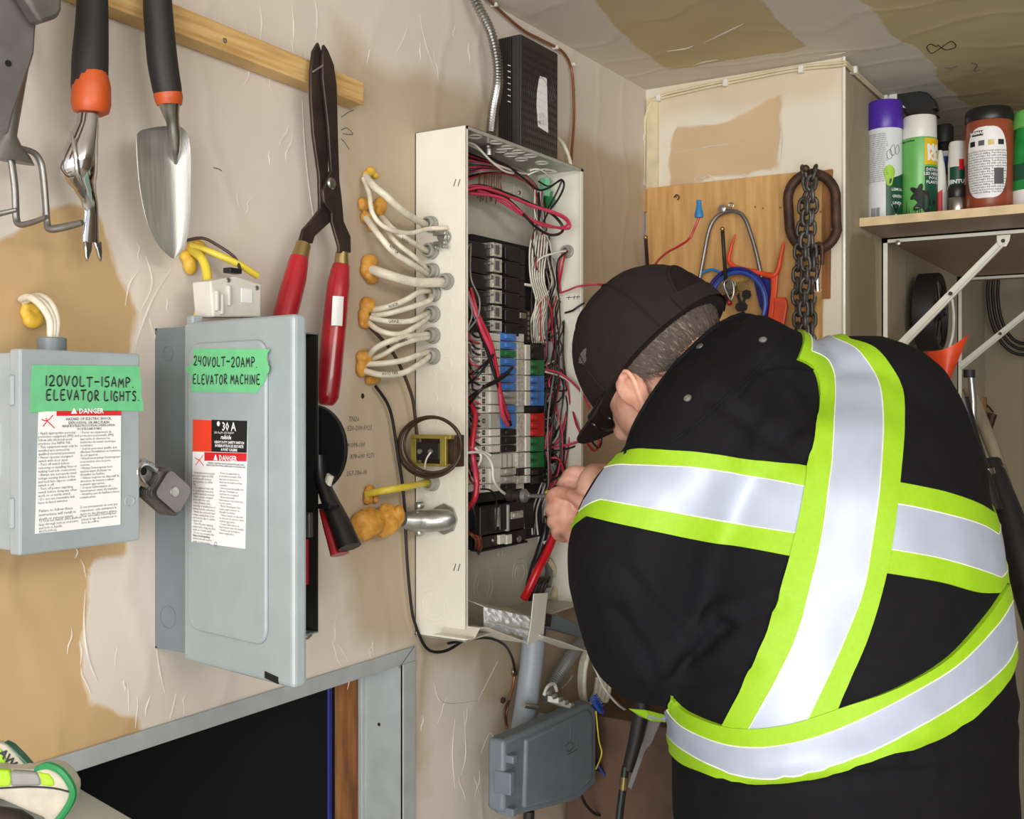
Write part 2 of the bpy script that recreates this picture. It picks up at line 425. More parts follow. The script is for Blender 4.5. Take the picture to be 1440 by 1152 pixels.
wb = gridwall('wall_back', lambda u, v: (XB, -u, v), seq(0, -YS, .012), seq(0, 1.4, .2)+seq(1.4, CEIL, .012)[1:], drywall_mat('drywall_back', (222, 214, 196), (212, 196, 168), (205, 178, 142)),
              [BP([(948, 172), (960, 178), (1040, 166), (1098, 132), (1097, 175), (1092, 236), (1000, 252), (946, 270), (942, 200)])], [BP([(925, 120), (1190, 80), (1190, 130), (1000, 160), (925, 175)])])
SPt = lambda pts: [(q.x, q.z) for q in (L(a, b, -YS) for a, b in pts)]
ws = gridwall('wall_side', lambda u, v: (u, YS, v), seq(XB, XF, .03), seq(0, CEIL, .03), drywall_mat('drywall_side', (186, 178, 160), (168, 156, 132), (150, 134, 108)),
              [SPt([(1195, 330), (1232, 330), (1232, 900), (1195, 900)])], [SPt([(1190, 95), (1200, 95), (1260, 150), (1330, 420), (1240, 900), (1190, 900)])])
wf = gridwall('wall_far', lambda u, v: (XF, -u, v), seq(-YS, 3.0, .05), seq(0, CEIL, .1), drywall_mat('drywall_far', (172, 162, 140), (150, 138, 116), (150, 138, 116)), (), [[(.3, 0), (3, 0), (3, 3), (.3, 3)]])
HP = lambda pts: [(q.x, -q.y) for q in (H(a, b, CEIL) for a, b in pts)]
ce = gridwall('ceiling', lambda u, v: (u, -v, CEIL), seq(-1.6, .9, .25)+seq(.9, XF, .025)[1:], seq(0, 3.0, .025), drywall_mat('drywall_ceiling', (216, 208, 196), (196, 184, 158), (200, 184, 142)),
              [HP([(835, -25), (1060, -10), (1090, 25), (1140, 65), (1090, 75), (940, 100), (902, 71), (877, 46), (845, 15)]),
               HP([(1211, 0), (1257, 50), (1302, 83), (1340, 133), (1362, 152), (1440, 158), (1600, 120), (1700, -60), (1500, -140), (1180, -60)])], [])
mb = MB().box2((-1.6, 0, -.02), (XF, -3.0, 0)); fl = obj('floor', mb, 'floor_conc', kind='structure', origin=(0, 0, -.02), smooth=0)
g2 = gridwall('wall_right', lambda u, v: (u, -3.0, v), seq(.3, XF, .3), seq(0, CEIL, .3), wf.data.materials[0], (), [[(-3, -3), (5, -3), (5, 5), (-3, 5)]])
# corner bead of the pilaster
mb = MB().tube([(XB-.001, YS-.001, 0), (XB-.001, YS-.001, CEIL)], .0035, 6)
obj('trim_corner', mb, 'cream', kind='structure', label='cream metal corner bead down the pilaster edge')
mb = MB().box2((XB-.006, -.004, 0), (XB, -.03, CEIL-.02)); obj('trim_inner_corner', mb, 'romex_cream', kind='structure')
# planks seen on the far wall
rnd = random.Random(4); y = YS-.12
while y > -1.15:
    wv = rnd.uniform(.07, .11)
    mb = MB().box2((XF-.018-rnd.uniform(0, .006), y, 0), (XF, y-wv, 1.98+rnd.uniform(-.01, .01)))
    o = obj('plank', mb, 'barnwood', wf, smooth=0, bevel=.002); y -= wv+rnd.uniform(.004, .012)
# trowel ridges in the joint compound (real little beads of plaster)
def ridge(pts, r=.0012, par=wl, conv=L):
    P = [conv(a, b) for a, b in pts]
    mb = MB().tube(P, [r*.3]+[r]*(len(P)-2)+[r*.3] if len(P) > 2 else [r, r*.4], 5, smooth=4, caps=True, flat=1)
    obj('plaster_ridge', mb, 'mud', par, smooth=60)
for q in ([(425, 140), (428, 200), (434, 260), (440, 300), (446, 340)], [(365, 5), (368, 30), (366, 55)], [(411, 8), (413, 40), (412, 60)], [(443, 0), (446, 25), (444, 60)],
          [(240, 380), (215, 420), (195, 470), (188, 500)], [(120, 830), (118, 880), (124, 925), (138, 960)], [(220, 910), (224, 940), (232, 975)], [(248, 975), (242, 1000), (238, 1016)],
          [(470, 900), (482, 915), (492, 935)], [(196, 380), (182, 400), (176, 430)], [(610, 960), (618, 985), (640, 990), (672, 985)], [(652, 1000), (655, 1060), (648, 1090)],
          [(640, 1010), (636, 1060), (640, 1110)], [(676, 1060), (690, 1030), (700, 1060)], [(520, 70), (516, 90)], [(590, 20), (598, 60), (612, 100)], [(700, 930), (672, 985)], [(205, 360), (214, 400), (196, 440)]):
    ridge(q)
for q in ([(946, 215), (1000, 206), (1040, 200)], [(1098, 140), (1100, 200), (1096, 240)], [(976, 255), (981, 245), (988, 252), (996, 246), (1006, 255)], [(1016, 250), (1040, 246), (1052, 250)]):
    ridge(q, .0015, wb, lambda a, b: B(a, b, XB))
for q in ([(990, 60), (1015, 48), (1046, 33)], [(938, 72), (965, 68), (975, 64)], [(975, 92), (990, 87), (1010, 84)], [(1160, 78), (1175, 76), (1190, 73)]):
    ridge(q, .002, ce, lambda a, b: H(a, b, CEIL))
rz = random.Random(21)
for k in range(46):
    a, b, hx, hy = [(140, 860, 40, 110), (210, 450, 30, 110), (330, 60, 110, 50), (640, 1040, 45, 90), (500, 920, 40, 60), (380, 170, 60, 120), (220, 990, 60, 40), (600, 60, 60, 40)][k % 8]
    x_, y_ = a+rz.uniform(-hx, hx), b+rz.uniform(-hy, hy); l = rz.uniform(14, 46); tl = rz.uniform(-.4, .4)
    ridge([(x_+tl*l*f+rz.uniform(-2.5, 2.5), y_+l*f) for f in (0, .33, .66, 1)], rz.uniform(.0006, .0013))
# scribbles on the ceiling and pencil notes on the wall
def scrib(pts, conv, par, r=.0009, m='ink'):
    obj('pencil_mark', MB().tube([conv(a, b) for a, b in pts], r, 4, smooth=4), m, par, smooth=0)
hc = lambda a, b: H(a, b, CEIL-.0005)
scrib([(1303, 67), (1310, 75), (1325, 66), (1338, 58), (1344, 66), (1330, 70), (1318, 63)], hc, ce); scrib([(1303, 67), (1308, 62), (1318, 66)], hc, ce)
scrib([(1328, 95), (1338, 96), (1346, 93)], hc, ce, m='print_grey'); scrib([(1366, 88), (1374, 92), (1370, 100), (1378, 98)], hc, ce, m='print_grey')
wc = lambda a, b: L(a, b, .0005)
for q in ([(480, 165), (490, 158), (497, 155)], [(480, 183), (488, 180), (496, 189), (482, 188)], [(480, 195), (486, 202), (491, 210)], [(300, 236), (306, 237), (312, 240)]): scrib(q, wc, wl, .0005, 'print_grey')
mb = MB()
o0 = L(488, 578, .0006); ex = AX; ez = AZ
for i, (s_, yy, xx) in enumerate((('TN26', 585, 490), ('E20-200-5925', 598, 488), ('ROM-100', 622, 488), ('878-600 9271', 638, 492), ('257-736-00', 662, 487))):
    text_mb(mb, s_, L(xx, yy, .0006), AX, AZ, .0095, shear=.2)
obj('pencil_note', mb, 'print_grey', wl, smooth=0)
mb = MB().lathe(L(510, 557, .0), -AY, [(.004, 0), (.003, .0008), (.001, .001)], 9); obj('nail_hole', mb, 'dark_steel', wl)

# ------------------------------------------------------------------ hatch opening with grey steel frame (bottom left)
door = thing('door_1', ((OPX0+OPX1)/2, .06, 0), None, None); del_keys = [k for k in door.keys()]; door['kind'] = 'structure'
zt = L(583, 909, .004).z; zb = OPZ-.012; xo = L(583, 1000, .004).x
mb = MB().box2((OPX0-.03, -.006, zb), (xo, .0, zt)); mb.box2((OPX0-.03, .0, zb), (OPX1-.008, .012, OPZ))
obj('frame_head', mb, 'frame_grey', door, smooth=0, bevel=.0015)
mb = MB().box2((OPX1-.012, -.0062, 0), (xo+.0002, .0, zb-.0)); mb.box2((OPX1-.012, -.006, 0), (OPX1-.003, .072, zb)); mb.box2((OPX1-.02, .066, 0), (OPX1, .074, zb))
jm = obj('frame_jamb', mb, 'frame_grey', door, smooth=0, bevel=.0015)
mb = MB().tube([L(583, 909, .0068), L(561, 940, .0068)], .0007, 4); obj('mitre_joint', mb, 'print_grey', door)
q = B(533, 1019, OPX1-.012); mb = MB().lathe(q, -AX, [(.0028, 0), (.0026, .0004)], 10); obj('screw_hole', mb, 'void_black', jm)
mb = MB().box2((OPX1+.002, .075, 0), (OPX1+.03, .14, 1.3)); obj('wood_stud', mb, 'stud', door, smooth=0, bevel=.002)
mb = MB().box2((OPX0-.03, .075, OPZ), (OPX1+.03, .14, OPZ+.05)); obj('wood_header', mb, 'stud', door, smooth=0)
mb = MB().tube([(1.292, .15, 0), (1.292, .15, 1.2)], .004, 8); obj('blue_cord', mb, 'deep_blue', door, label='blue cord hanging inside the opening')
mb = MB()
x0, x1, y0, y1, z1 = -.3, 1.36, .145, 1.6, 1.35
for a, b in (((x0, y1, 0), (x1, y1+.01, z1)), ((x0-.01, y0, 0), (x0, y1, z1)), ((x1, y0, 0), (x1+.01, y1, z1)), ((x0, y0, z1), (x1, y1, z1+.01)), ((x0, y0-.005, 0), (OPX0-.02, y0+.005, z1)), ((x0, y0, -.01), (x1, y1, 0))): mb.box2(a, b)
obj('dark_shaft', mb, 'void_black', door, smooth=0)  # walls coloured near black, so the shaft's darkness is in the colour
# grey sill counter below left, with the glove lying on it
a, b_, c_ = T(60, 1085, .86), T(100, 1105, .87), T(205, 1165, .80)
sz = L(39, 1063).z-.055
pts = [H(70, 1080, sz), H(112, 1108, sz), H(188, 1152, sz), H(300, 1218, sz), H(150, 1400, sz), H(-250, 1350, sz), H(-200, 1120, sz)]
mb = MB().prism(pts, (0, 0, -.03))
cnt = solo('counter', mb, 'sill_grey', 'grey metal counter corner in front of the dark opening, at the bottom left', 'counter', smooth=0, bevel=.002)
mb = MB(); 
for q in (pts[2], pts[5]):
    mb.box2((q.x-.015+.05*(q is pts[5]), q.y-.015-.02, 0), (q.x+.015, q.y+.015-.02, sz-.03))
obj('leg', mb, 'sill_grey', cnt, smooth=0)

# ------------------------------------------------------------------ wooden rail and the tools on the left wall
a0, a1 = L(-140, -150, .03), L(512, 116, .03); b0 = L(300, 28, .03)
dr = (a1-b0).normalized(); up = Vector((-dr.z, 0, dr.x)); hgt = .031
s0 = a1-dr*1.05
mb = MB().prism([s0, a1, a1-up*hgt, s0-up*hgt], (0, .029, 0))
rail = solo('wooden_rail', mb, 'pine', 'pale pine batten screwed across the wall above the hanging garden tools', 'rail', smooth=0, bevel=.0015)
q = L(316, 57, .0302); mb = MB().lathe(q, -AY, [(.0035, -.001), (.0032, .0006), (.0012, .0007), (.001, -.0005)], 12); obj('screw', mb, 'steel', rail)
def ptube(pts, rpx, off, n=12, **k):
    P = [L(a, b, off if not isinstance(off, (list, tuple)) else off[i]) for i, (a, b) in enumerate(pts)]
    if not isinstance(rpx, (list, tuple)): rpx = [rpx]*len(pts)
    return P, [pxr(r, p) for r, p in zip(rpx, P)]
def outline(pts, off, th):
    return [L(a, b, off) for a, b in pts], Vector((0, -th, 0))
# hand shears
sh = thing('hand_shears', L(446, 90, .04), 'large rusty hand shears with red grips hanging point up beside the panel', 'shears')
mb = MB().prism(*outline([(444, 60), (437, 72), (433.5, 100), (433.5, 140), (437, 190), (445, 246), (446, 280), (446, 295), (436, 308), (423, 323), (418, 341), (436, 343), (439, 333), (463, 311), (464, 296), (452, 275), (458, 255), (458, 180), (451, 110), (449, 75)], .040, .005))
obj('blade', mb, 'dark_steel', sh, smooth=25, bevel=.0012)
mb = MB().prism(*outline([(452, 63), (450, 80), (450, 110), (458, 180), (462, 240), (450, 268), (452, 285), (463, 300), (463, 312), (473, 347), (473, 356), (490, 356), (489.5, 333), (480, 312), (477, 278), (474, 256), (472, 200), (470, 120), (466, 92), (458, 72)], .046, .005))
obj('blade', mb, 'dark_steel', sh, smooth=25, bevel=.0012)
mb = MB().lathe(L(465, 258, .050), -AY, [(.0078, -.002), (.0078, .002), (.006, .004), (.001, .0045)], 18); obj('pivot_bolt', mb, 'steel', sh)
mb = MB().tube([L(440, 101, .055), L(454, 92, .055)], .0011, 6); obj('nail', mb, 'zinc', sh)
for P_, rr, lab in (([(427, 343), (421, 364)], [10.5, 12.5], 0), ([(481, 355), (480, 376)], [9, 11], 0)):
    P, R = ptube(P_, rr, .045); mb = MB().tube(P, R, 16); obj('ferrule', mb, 'brass', sh)
for P_, rr in (([(421, 362), (415, 390), (407, 420), (398, 455), (391, 490), (387, 520), (384, 545)], [13, 16, 17, 17, 16, 15, 11]), ([(480, 373), (476, 400), (472, 440), (467, 490), (463, 530), (460, 558), (459, 570)], [12, 16, 17, 17, 17.5, 16.5, 9])):
    P, R = ptube(P_, rr, .045); mb = MB().tube(P, R, 18, smooth=4); g = obj('grip', mb, 'red_grip', sh, smooth=50)
lb = MB(); rows = []
for i in range(6):
    c = L(469-i*.4, 418+i*8.2, .045); r = pxr(17.4, c); rows.append([c+Vector((math.sin(a), -math.cos(a), 0))*r for a in [-.9+1.0*k/5 for k in range(6)]])
lb.sheet(rows, .0004, (0, 1, 0)); o = obj('price_sticker', lb, 'label_white', g, label='torn white sticker')
# trowel
def handle(th, P_, rr, m, nm, off, n=18, **k):
    P, R = ptube(P_, rr, off); return obj(nm, MB().tube(P, R, n, smooth=4), m, th, smooth=50, **k)
tr = thing('garden_trowel', L(222, 0, .05), 'garden trowel with a broad scuffed blade and black grip with a thin orange collar', 'trowel')
handle(tr, [(221, -60), (221, -20), (222, 10), (225, 50), (229, 90), (235, 125), (237, 134)], [15, 19, 20, 20.5, 21, 20, 18.5], 'black_rubber', 'grip', .06)
handle(tr, [(236, 131), (237, 138), (238, 148)], [19.5, 19.8, 17], 'orange_plastic', 'collar', .06)
handle(tr, [(238, 144), (240, 158), (243, 172), (245, 190), (246, 212), (247, 232)], [16, 12, 9, 9, 7, 2], 'steel', 'socket', [.06, .058, .056, .052, .046, .038])
ol = [(177, 231, 252), (182, 191, 262), (194, 191.5, 269), (230, 193, 270), (262, 196, 269.5), (290, 201, 269), (315, 207, 269), (335, 216, 265), (350, 227, 259), (358, 236, 253), (363.5, 243, 246)]
rows = []
for y_, xa, xb in ol:
    row = []
    for k in range(13):
        t = k/12; x_ = xa+(xb-xa)*t; d = .038+.016*(2*t-1)**2*min(1, (xb-xa)/60)-.004*math.exp(-((y_-200)/40)**2-((2*t-1.15)/.25)**2)
        row.append(L(x_, y_, d))
    rows.append(row)
bl = obj('blade', MB().sheet(rows, .0016, (0, 1, 0)), 'brushed_steel', tr, smooth=45, sub=1)
# weeder
wd = thing('weeder', L(130, 0, .05), 'chrome hand weeder with a forked tip and orange and black grip', 'weeder')
handle(wd, [(130, -60), (130, -20), (130, 0), (129, 40), (127, 80), (126, 120), (126, 148)], [16, 20, 21, 22.5, 24.5, 25, 22], 'black_rubber', 'grip', .06)
P, R = ptube([(128, 91), (128, 100), (128.5, 120), (128, 145), (128, 158), (128, 161)], [14, 21, 26, 27, 24, 12], [.064, .063, .062, .061, .06, .06])
obj('grip_inset', MB().tube(P, R, 18, smooth=4), 'orange_plastic', wd, smooth=50)
rings = []
for y_, xa, xb, of, dp in ((156, 112, 135, .06, .9), (175, 109, 135, .06, .9), (200, 98, 134, .058, .75), (225, 87, 133, .056, .7), (242, 84, 133, .054, .65), (255, 90, 132, .052, .6), (268, 104, 134, .048, .55), (285, 115, 137, .044, .5), (300, 118, 138, .042, .45), (330, 116, 139, .04, .35), (341, 116, 140, .039, .3)):
    a, b = L(xa, y_, of), L(xb, y_, of); c = (a+b)/2; r = (b-a).length/2
    rings.append([c+AX*r*math.cos(q)+AY*r*dp*math.sin(q)*(1-.35*math.sin(q)) for q in [2*math.pi*k/20 for k in range(20)]])
obj('shaft', MB().loft(rings), 'chrome', wd, smooth=60)
for s_ in ([(116, 340), (127, 340), (126.5, 352), (123, 362), (120.5, 369), (117.5, 360)], [(129, 340), (140, 340), (141, 355), (140, 369), (136, 362), (133, 350)]):
    obj('prong', MB().prism(*outline(s_, .037, .004)), 'chrome', wd, smooth=30, bevel=.001)
obj('crease', MB().tube([L(100, 185, .066), L(106, 215, .071), L(110, 245, .069), L(118, 262, .063)], [.001, .0025, .003, .001], 8, smooth=3), 'chrome', wd, smooth=60)
# cultivator
cu = thing('hand_cultivator', L(20, 0, .05), 'cast aluminium three-tined hand cultivator at the far left', 'cultivator')
handle(cu, [(-12, -60), (-6, -10), (2, 40), (8, 80), (11, 100)], [20, 20, 20, 18, 12], 'black_rubber', 'grip', .045)
handle(cu, [(33, 60), (36, 78), (37, 88)], [4, 5, 3], 'orange_plastic', 'grip_inset', .05)
rings = []
for y_, xa, xb in ((60, -8, 34), (95, 0, 38), (130, 3, 32), (165, 1, 26), (190, -2, 22), (203, -14, 30), (215, -20, 42), (226, -24, 48)):
    a, b = L(xa, y_, .045), L(xb, y_, .045); c = (a+b)/2; r = (b-a).length/2
    rings.append([c+AX*r*math.cos(q)+AY*.008*math.sin(q) for q in [2*math.pi*k/16 for k in range(16)]])
obj('neck', MB().loft(rings), 'cast_alu', cu, smooth=60)
for P_, of in (([(24, 208), (46, 214), (57, 228), (61, 250), (64, 285), (66, 312), (70, 322), (92, 319), (116, 313)], None), ([(14, 215), (18, 240), (21, 265), (22, 290), (23, 308), (28, 316), (45, 313), (66, 305)], None), ([(-10, 212), (-24, 230), (-26, 260), (-28, 290), (-24, 302), (-8, 302), (24, 295)], None)):
    n_ = len(P_); offs = [.045]*(n_-3)+[.05, .065, .085]
    P, R = ptube(P_, [5.5]*(n_-1)+[4], offs); obj('tine', MB().tube(P, R, 8, smooth=4, flat=.8), 'cast_alu', cu, smooth=60)
# grey tool handle in the top left corner
th = thing('loppers', L(0, 0, .09), 'dark grey steel tool arm filling the top left corner', 'tool')
obj('arm', MB().prism(*outline([(-80, -60), (40, -60), (44, 20), (40, 45), (38, 78), (33, 95), (10, 160), (2, 192), (-14, 185), (-80, 60)], .085, .012)), 'dark_steel', th, smooth=30, bevel=.003)
M['arm_grey'] = mat('arm_grey', (118, 112, 112), .4, metal=.4); th.children[0].data.materials[0] = M['arm_grey']
obj('jaw', MB().prism(*outline([(-20, -80), (70, -80), (71, 20), (66, 30), (42, 38), (18, 0), (0, -20)], .1, .018)), 'cast_alu', th, smooth=30, bevel=.004)
obj('rivet', MB().lathe(L(12, 89, .098), -AY, [(.003, -.001), (.0028, .0005)], 10), 'void_black', th)
# ------------------------------------------------------------------ 120 V safety switch (left)
OF = .10
bx = thing('safety_switch', (L(28, 490, OF).x+.065, -.05, L(28, 782, OF).z), 'small grey safety switch box with the green tape reading 120 volt 15 amp elevator lights', 'switch box')
xa, xb, za, zb_ = L(28, 490, OF).x, L(197, 500, OF).x, L(28, 782, OF).z, L(28, 490, OF).z
obj('enclosure', MB().box2((xa+.002, -.0005, za+.003), (xb-.002, -OF+.012, zb_-.003)), 'grey_paint', bx, smooth=0, bevel=.002)
cv = obj('cover', MB().box2((xa, -OF+.016, za), (xb, -OF, zb_)), 'grey_paint', bx, smooth=0, bevel=.002)
for y_ in (549, 722):
    c = B(18, y_, xa); mb = MB().box((xa-.001, c.y, c.z), (.004, .007, .028)); obj('hinge_tab', mb, 'grey_paint', bx, smooth=0, bevel=.0018)
mb = MB().box((xa+.0012, -.052, L(10, 634, .07).z), (.0014, .03, .048)); st = obj('barcode_sticker', mb, 'label_white', bx, smooth=0, label='white barcode sticker')
mb = MB(); r_ = random.Random(2); zz = L(10, 634, .07).z-.02
while zz < L(10, 634, .07).z+.02: h = r_.uniform(.0006, .002); mb.box((xa+.0004, -.058, zz), (.0004, .012, h)); zz += h+r_.uniform(.0006, .002)
obj('bars', mb, 'ink', st, smooth=0)
c = L(182, 705, OF); mb = MB().lathe(c, -AY, [(.0062, -.001), (.0058, .0008), (.0048, .0010), (.0044, .0004), (.001, .0004)], 20); obj('dimple', mb, 'grey_paint', cv)
EP = .0004
def FQ(pts, off, th, m, par, nm, **k):
    return obj(nm, MB().prism([L(a, b, off) for a, b in pts], (0, -th, 0)), m, par, smooth=0, **k)
# tape with hand lettering
def tape(par, P, pts, n, lines, ex, seed):
    rr = random.Random(seed); Q = [P(a, b) for a, b in pts]; out = []
    for i in range(len(Q)):
        a, b = Q[i], Q[(i+1) % len(Q)]; k = 6
        jag = i in (1, 3) or len(Q) > 4 and i not in (0,)
        for j in range(k): out.append(a.lerp(b, j/k)+(ex*rr.uniform(-.0012, .0012)+AZ*rr.uniform(-.0004, .0004) if jag and j else Vector()))
    t_ = obj('tape_label', MB().prism(out, n*.0005), 'green_tape', par, smooth=0, label='green masking tape with felt pen lettering')
    mb = MB()
    for s, o0, o1, h in lines:
        a, b = P(*o0), P(*o1); d = (b-a); full = sum(.45 if ch in '1I.' else (.5 if ch == ' ' else 1) for ch in s)
        pen(mb, s, a+n*.0006, d.normalized(), AZ, h, d.length/full, .00082, seed=seed)
    obj('lettering', mb, 'ink', t_, smooth=0); return t_
P1 = lambda a, b: L(a, b, OF+.0006)
tape(bx, P1, [(45, 513), (195, 515), (201, 578), (122, 577), (41, 580)], Vector((0, -1, 0)), [('120VOLT-15AMP.', (63, 543), (189, 545), .0095), ('ELEVATOR LIGHTS.', (64, 563), (197, 564), .0095)], AX, 5)
def danger(par, P, ex, n, q, scale, big=True, title=True):
    # q: dict of picture points
    lab = obj('warning_label', MB().prism([P(a, b) for a, b in q['out']], n*.0004), 'label_white', par, smooth=0, label='white printed danger label')
    sub = MB()
    sub.prism([P(a, b)+n*.0004 for a, b in q['bar']], n*.0002); obj('red_bar', sub, 'label_red', lab, smooth=0)
    tw = MB(); a = P(*q['title']); text_mb(tw, q['ttext'], a+n*.0008, ex, AZ, q['ts'], bold=.00015); obj('title_print', tw, 'white_print', lab, smooth=0)
    tx = MB()
    for s, p, sz in q['lines']: text_mb(tx, s, P(*p)+n*.0006, ex, AZ, sz, align='CENTER', bold=.00006)
    for s, p, sz, wd_ in q['cols']: text_mb(tx, s, P(*p)+n*.0006, ex, AZ, sz, width=wd_, line=.95)
    obj('print', tx, q.get('ink', 'ink'), lab, smooth=0)
    fg = MB()
    for s in q['fig']: fg.tube([P(a, b)+n*.0005 for a, b in s], .0005, 4, smooth=2)
    obj('shock_symbol', fg, 'label_red', lab, smooth=0)
    return lab
EN = ["Apply appropriate personal protective equipment (PPE) and follow safe electrical work practices. See NFPA 70E.", "This equipment must only be installed and serviced by qualified electrical personnel.", "Never operate energized switch with door open.", "Turn off switch before removing or installing fuses or making load side connections.", "Always use a properly rated voltage sensing device at line and load fuse clips to confirm switch is off.", "Turn off power supplying switch before doing any other work on or inside switch.", "Do not use renewable link fuses in fused switches."]
FR = ["Porter un equipement de protection personnelle (PPE) approprie et observer les methodes de travail electrique securitaire.", "Seul un personnel qualifie doit effectuer l'installation et l'entretien de cet appareil.", "N'actionnez jamais l'interrupteur sous tension avec la porte ouverte.", "Mettez l'interrupteur hors tension avant d'enlever ou d'installer les fusibles.", "Utilisez toujours un dispositif de detection de tension a valeur nominale appropriee.", "Coupez l'alimentation de l'interrupteur avant d'y travailler.", "N'utilisez pas de fusibles a lames remplacables."]
danger(bx, P1, AX, Vector((0, -1, 0)), dict(out=[(54, 578), (170, 578), (169, 738), (49, 751)], bar=[(79, 578), (170, 578), (170, 584.5), (79, 585)], title=(99, 573.5), ttext='▲ DANGER', ts=.0068,
   lines=[('HAZARD OF ELECTRIC SHOCK,\nEXPLOSION, OR ARC FLASH', (125, 586.5), .0036), ("RISQUE D'ELECTROCUTION, D'EXPLOSION\nOU D'ECLAIR D'ARC", (125, 596.5), .0030)],
   cols=[('\n'.join('• '+s for s in EN), (53, 607), .00335, .044), ('\n'.join('• '+s for s in FR), (112, 606), .00325, .046), ('Failure to follow these instructions will result in death or serious injury.', (54, 716), .0039, .046), ('Si ces precautions ne sont pas respectees, cela entrainera la mort ou des blessures graves.', (112, 711), .0035, .046), ('To lock out switch, place padlock hasp through hole in enclosure and hole in handle.\n40273-009-02', (54, 731), .0033, .046), ("Pour verrouiller l'interrupteur, placez la tige du cadenas par le trou du coffret.", (114, 724), .0032, .044)],
   fig=[[(58, 590), (66, 592), (74, 584)], [(66, 592), (60, 600)], [(66, 592), (76, 602)], [(64, 588), (66, 592)]]), 1)
# hasp and padlock
hx = xb
hs = MB(); c = L(203, 662, OF-.012)
pts = []
for k in range(9): a = -math.pi/2+math.pi*k/8; pts.append(Vector((hx+.010+.011*math.cos(a), 0, c.z+.013*math.sin(a))))
pts = [Vector((hx-.001, 0, c.z-.013))]+pts+[Vector((hx-.001, 0, c.z+.013))]
hs.prism([p+Vector((0, -OF+.008, 0)) for p in pts], (0, -.0016, 0)); obj('hasp', hs, 'zinc', bx, smooth=0, bevel=.0004)
hs = MB().lathe(Vector((hx+.009, -OF+.0062, c.z)), -AY, [(.0042, 0), (.0042, .0004)], 14); obj('hasp_hole', hs, 'void_black', bx)
pl = thing('padlock', L(230, 690, .1), 'laminated steel padlock hanging from the hasp of the small grey switch box', 'padlock')
pc = L(234, 691, .098); e1 = (L(250, 702, .098)-L(212, 668, .098)).normalized(); e2 = Vector((e1.z, 0, -e1.x)); 
lay = MB()
for k in range(6): lay.roundrect(pc+AY*(.010-.0036*k), e1, -e2 if False else e2, .0215, .0185, .006, .0031)
obj('body', lay, 'chain_steel', pl, smooth=0, bevel=.0005)
obj('face_plate', MB().roundrect(pc+AY*-.0118, e1, e2, .0185, .0155, .006, .001), 'arm_grey', pl, smooth=0)
obj('rivet', MB().lathe(pc-AY*.0125, -AY, [(.0055, -.001), (.005, .001), (.002, .0016)], 16), 'zinc', pl)
sp = pc-e1*.02; s2 = [sp+e2*.0095, sp+e2*.0095-e1*.013, sp+e2*.006-e1*.021, sp-e1*.0235, sp-e2*.006-e1*.021, sp-e2*.0095-e1*.013, sp-e2*.0095]
obj('shackle', MB().tube([p-AY*.0 for p in s2], .0032, 10, smooth=4), 'chrome', pl)
# connector on top and its three white cables into the foam
tp = L(73, 487, .06); tp = Vector((tp.x, -.06, zb_-.003))
cn = MB().lathe(tp, AZ, [(.0165, 0), (.0165, .003), (.0135, .004), (.0135, .016), (.0125, .017), (.0105, .017), (.0105, .010)], 20); obj('connector', cn, 'grey_paint_dark', bx)
for k, P_ in enumerate(([(71, 474), (70, 450), (58, 430), (42, 418), (30, 421)], [(78, 474), (80, 450), (72, 428), (58, 417), (44, 418)], [(74, 476), (75, 452), (64, 430), (48, 419), (34, 424)])):
    P = [L(P_[0][0], P_[0][1]+14, .06)]+[L(a, b, o) for (a, b), o in zip(P_, (.06, .06, .052, .03, .004))]
    solo('electrical_cable', MB().tube(P, .0036, 10, smooth=5), 'romex', '%s white cable arching from the foam into the top of the small grey switch box' % ('left', 'right', 'middle')[k], 'cable', 'white cables above the small switch box', smooth=60)
def foam(pts, label, group=None, m='foam', name='foam_plug'):
    mb = MB(); rr = random.Random(int(pts[0][0]*7+pts[0][1]))
    for a, b, rx, rz, of in pts:
        c = L(a, b, of); k = len(mb.v); mb.ball(c, (pxr(rx, c)*1.15, pxr(min(rx, rz), c)*.9, pxr(rz, c)), 20, 14)
        for i in range(k, len(mb.v)):
            d = mb.v[i]-c; mb.v[i] = c+d*(1+.28*noise.noise(mb.v[i]*55+Vector((b, 0, 0)))+.12*noise.noise(mb.v[i]*140))
            mb.v[i].y = min(mb.v[i].y, .0)
    o = solo(name, mb, m, label, 'foam', group, smooth=80)
    if len(pts) > 1:
        q = o.modifiers.new('remesh', 'REMESH'); q.mode = 'VOXEL'; q.voxel_size = .0016; q.use_smooth_shade = True
    return o
foam([(44, 432, 13, 9, .004), (46, 449, 12, 12, .006), (38, 440, 8, 14, .004)], 'yellow foam plug in the wall above the small grey switch box', m='foam_yellow')
foam([(268, 372, 10, 16, .006), (276, 350, 14, 12, .005), (262, 360, 8, 9, .005)], 'yellow foam plug in the wall just below the trowel tip', m='foam_yellow')

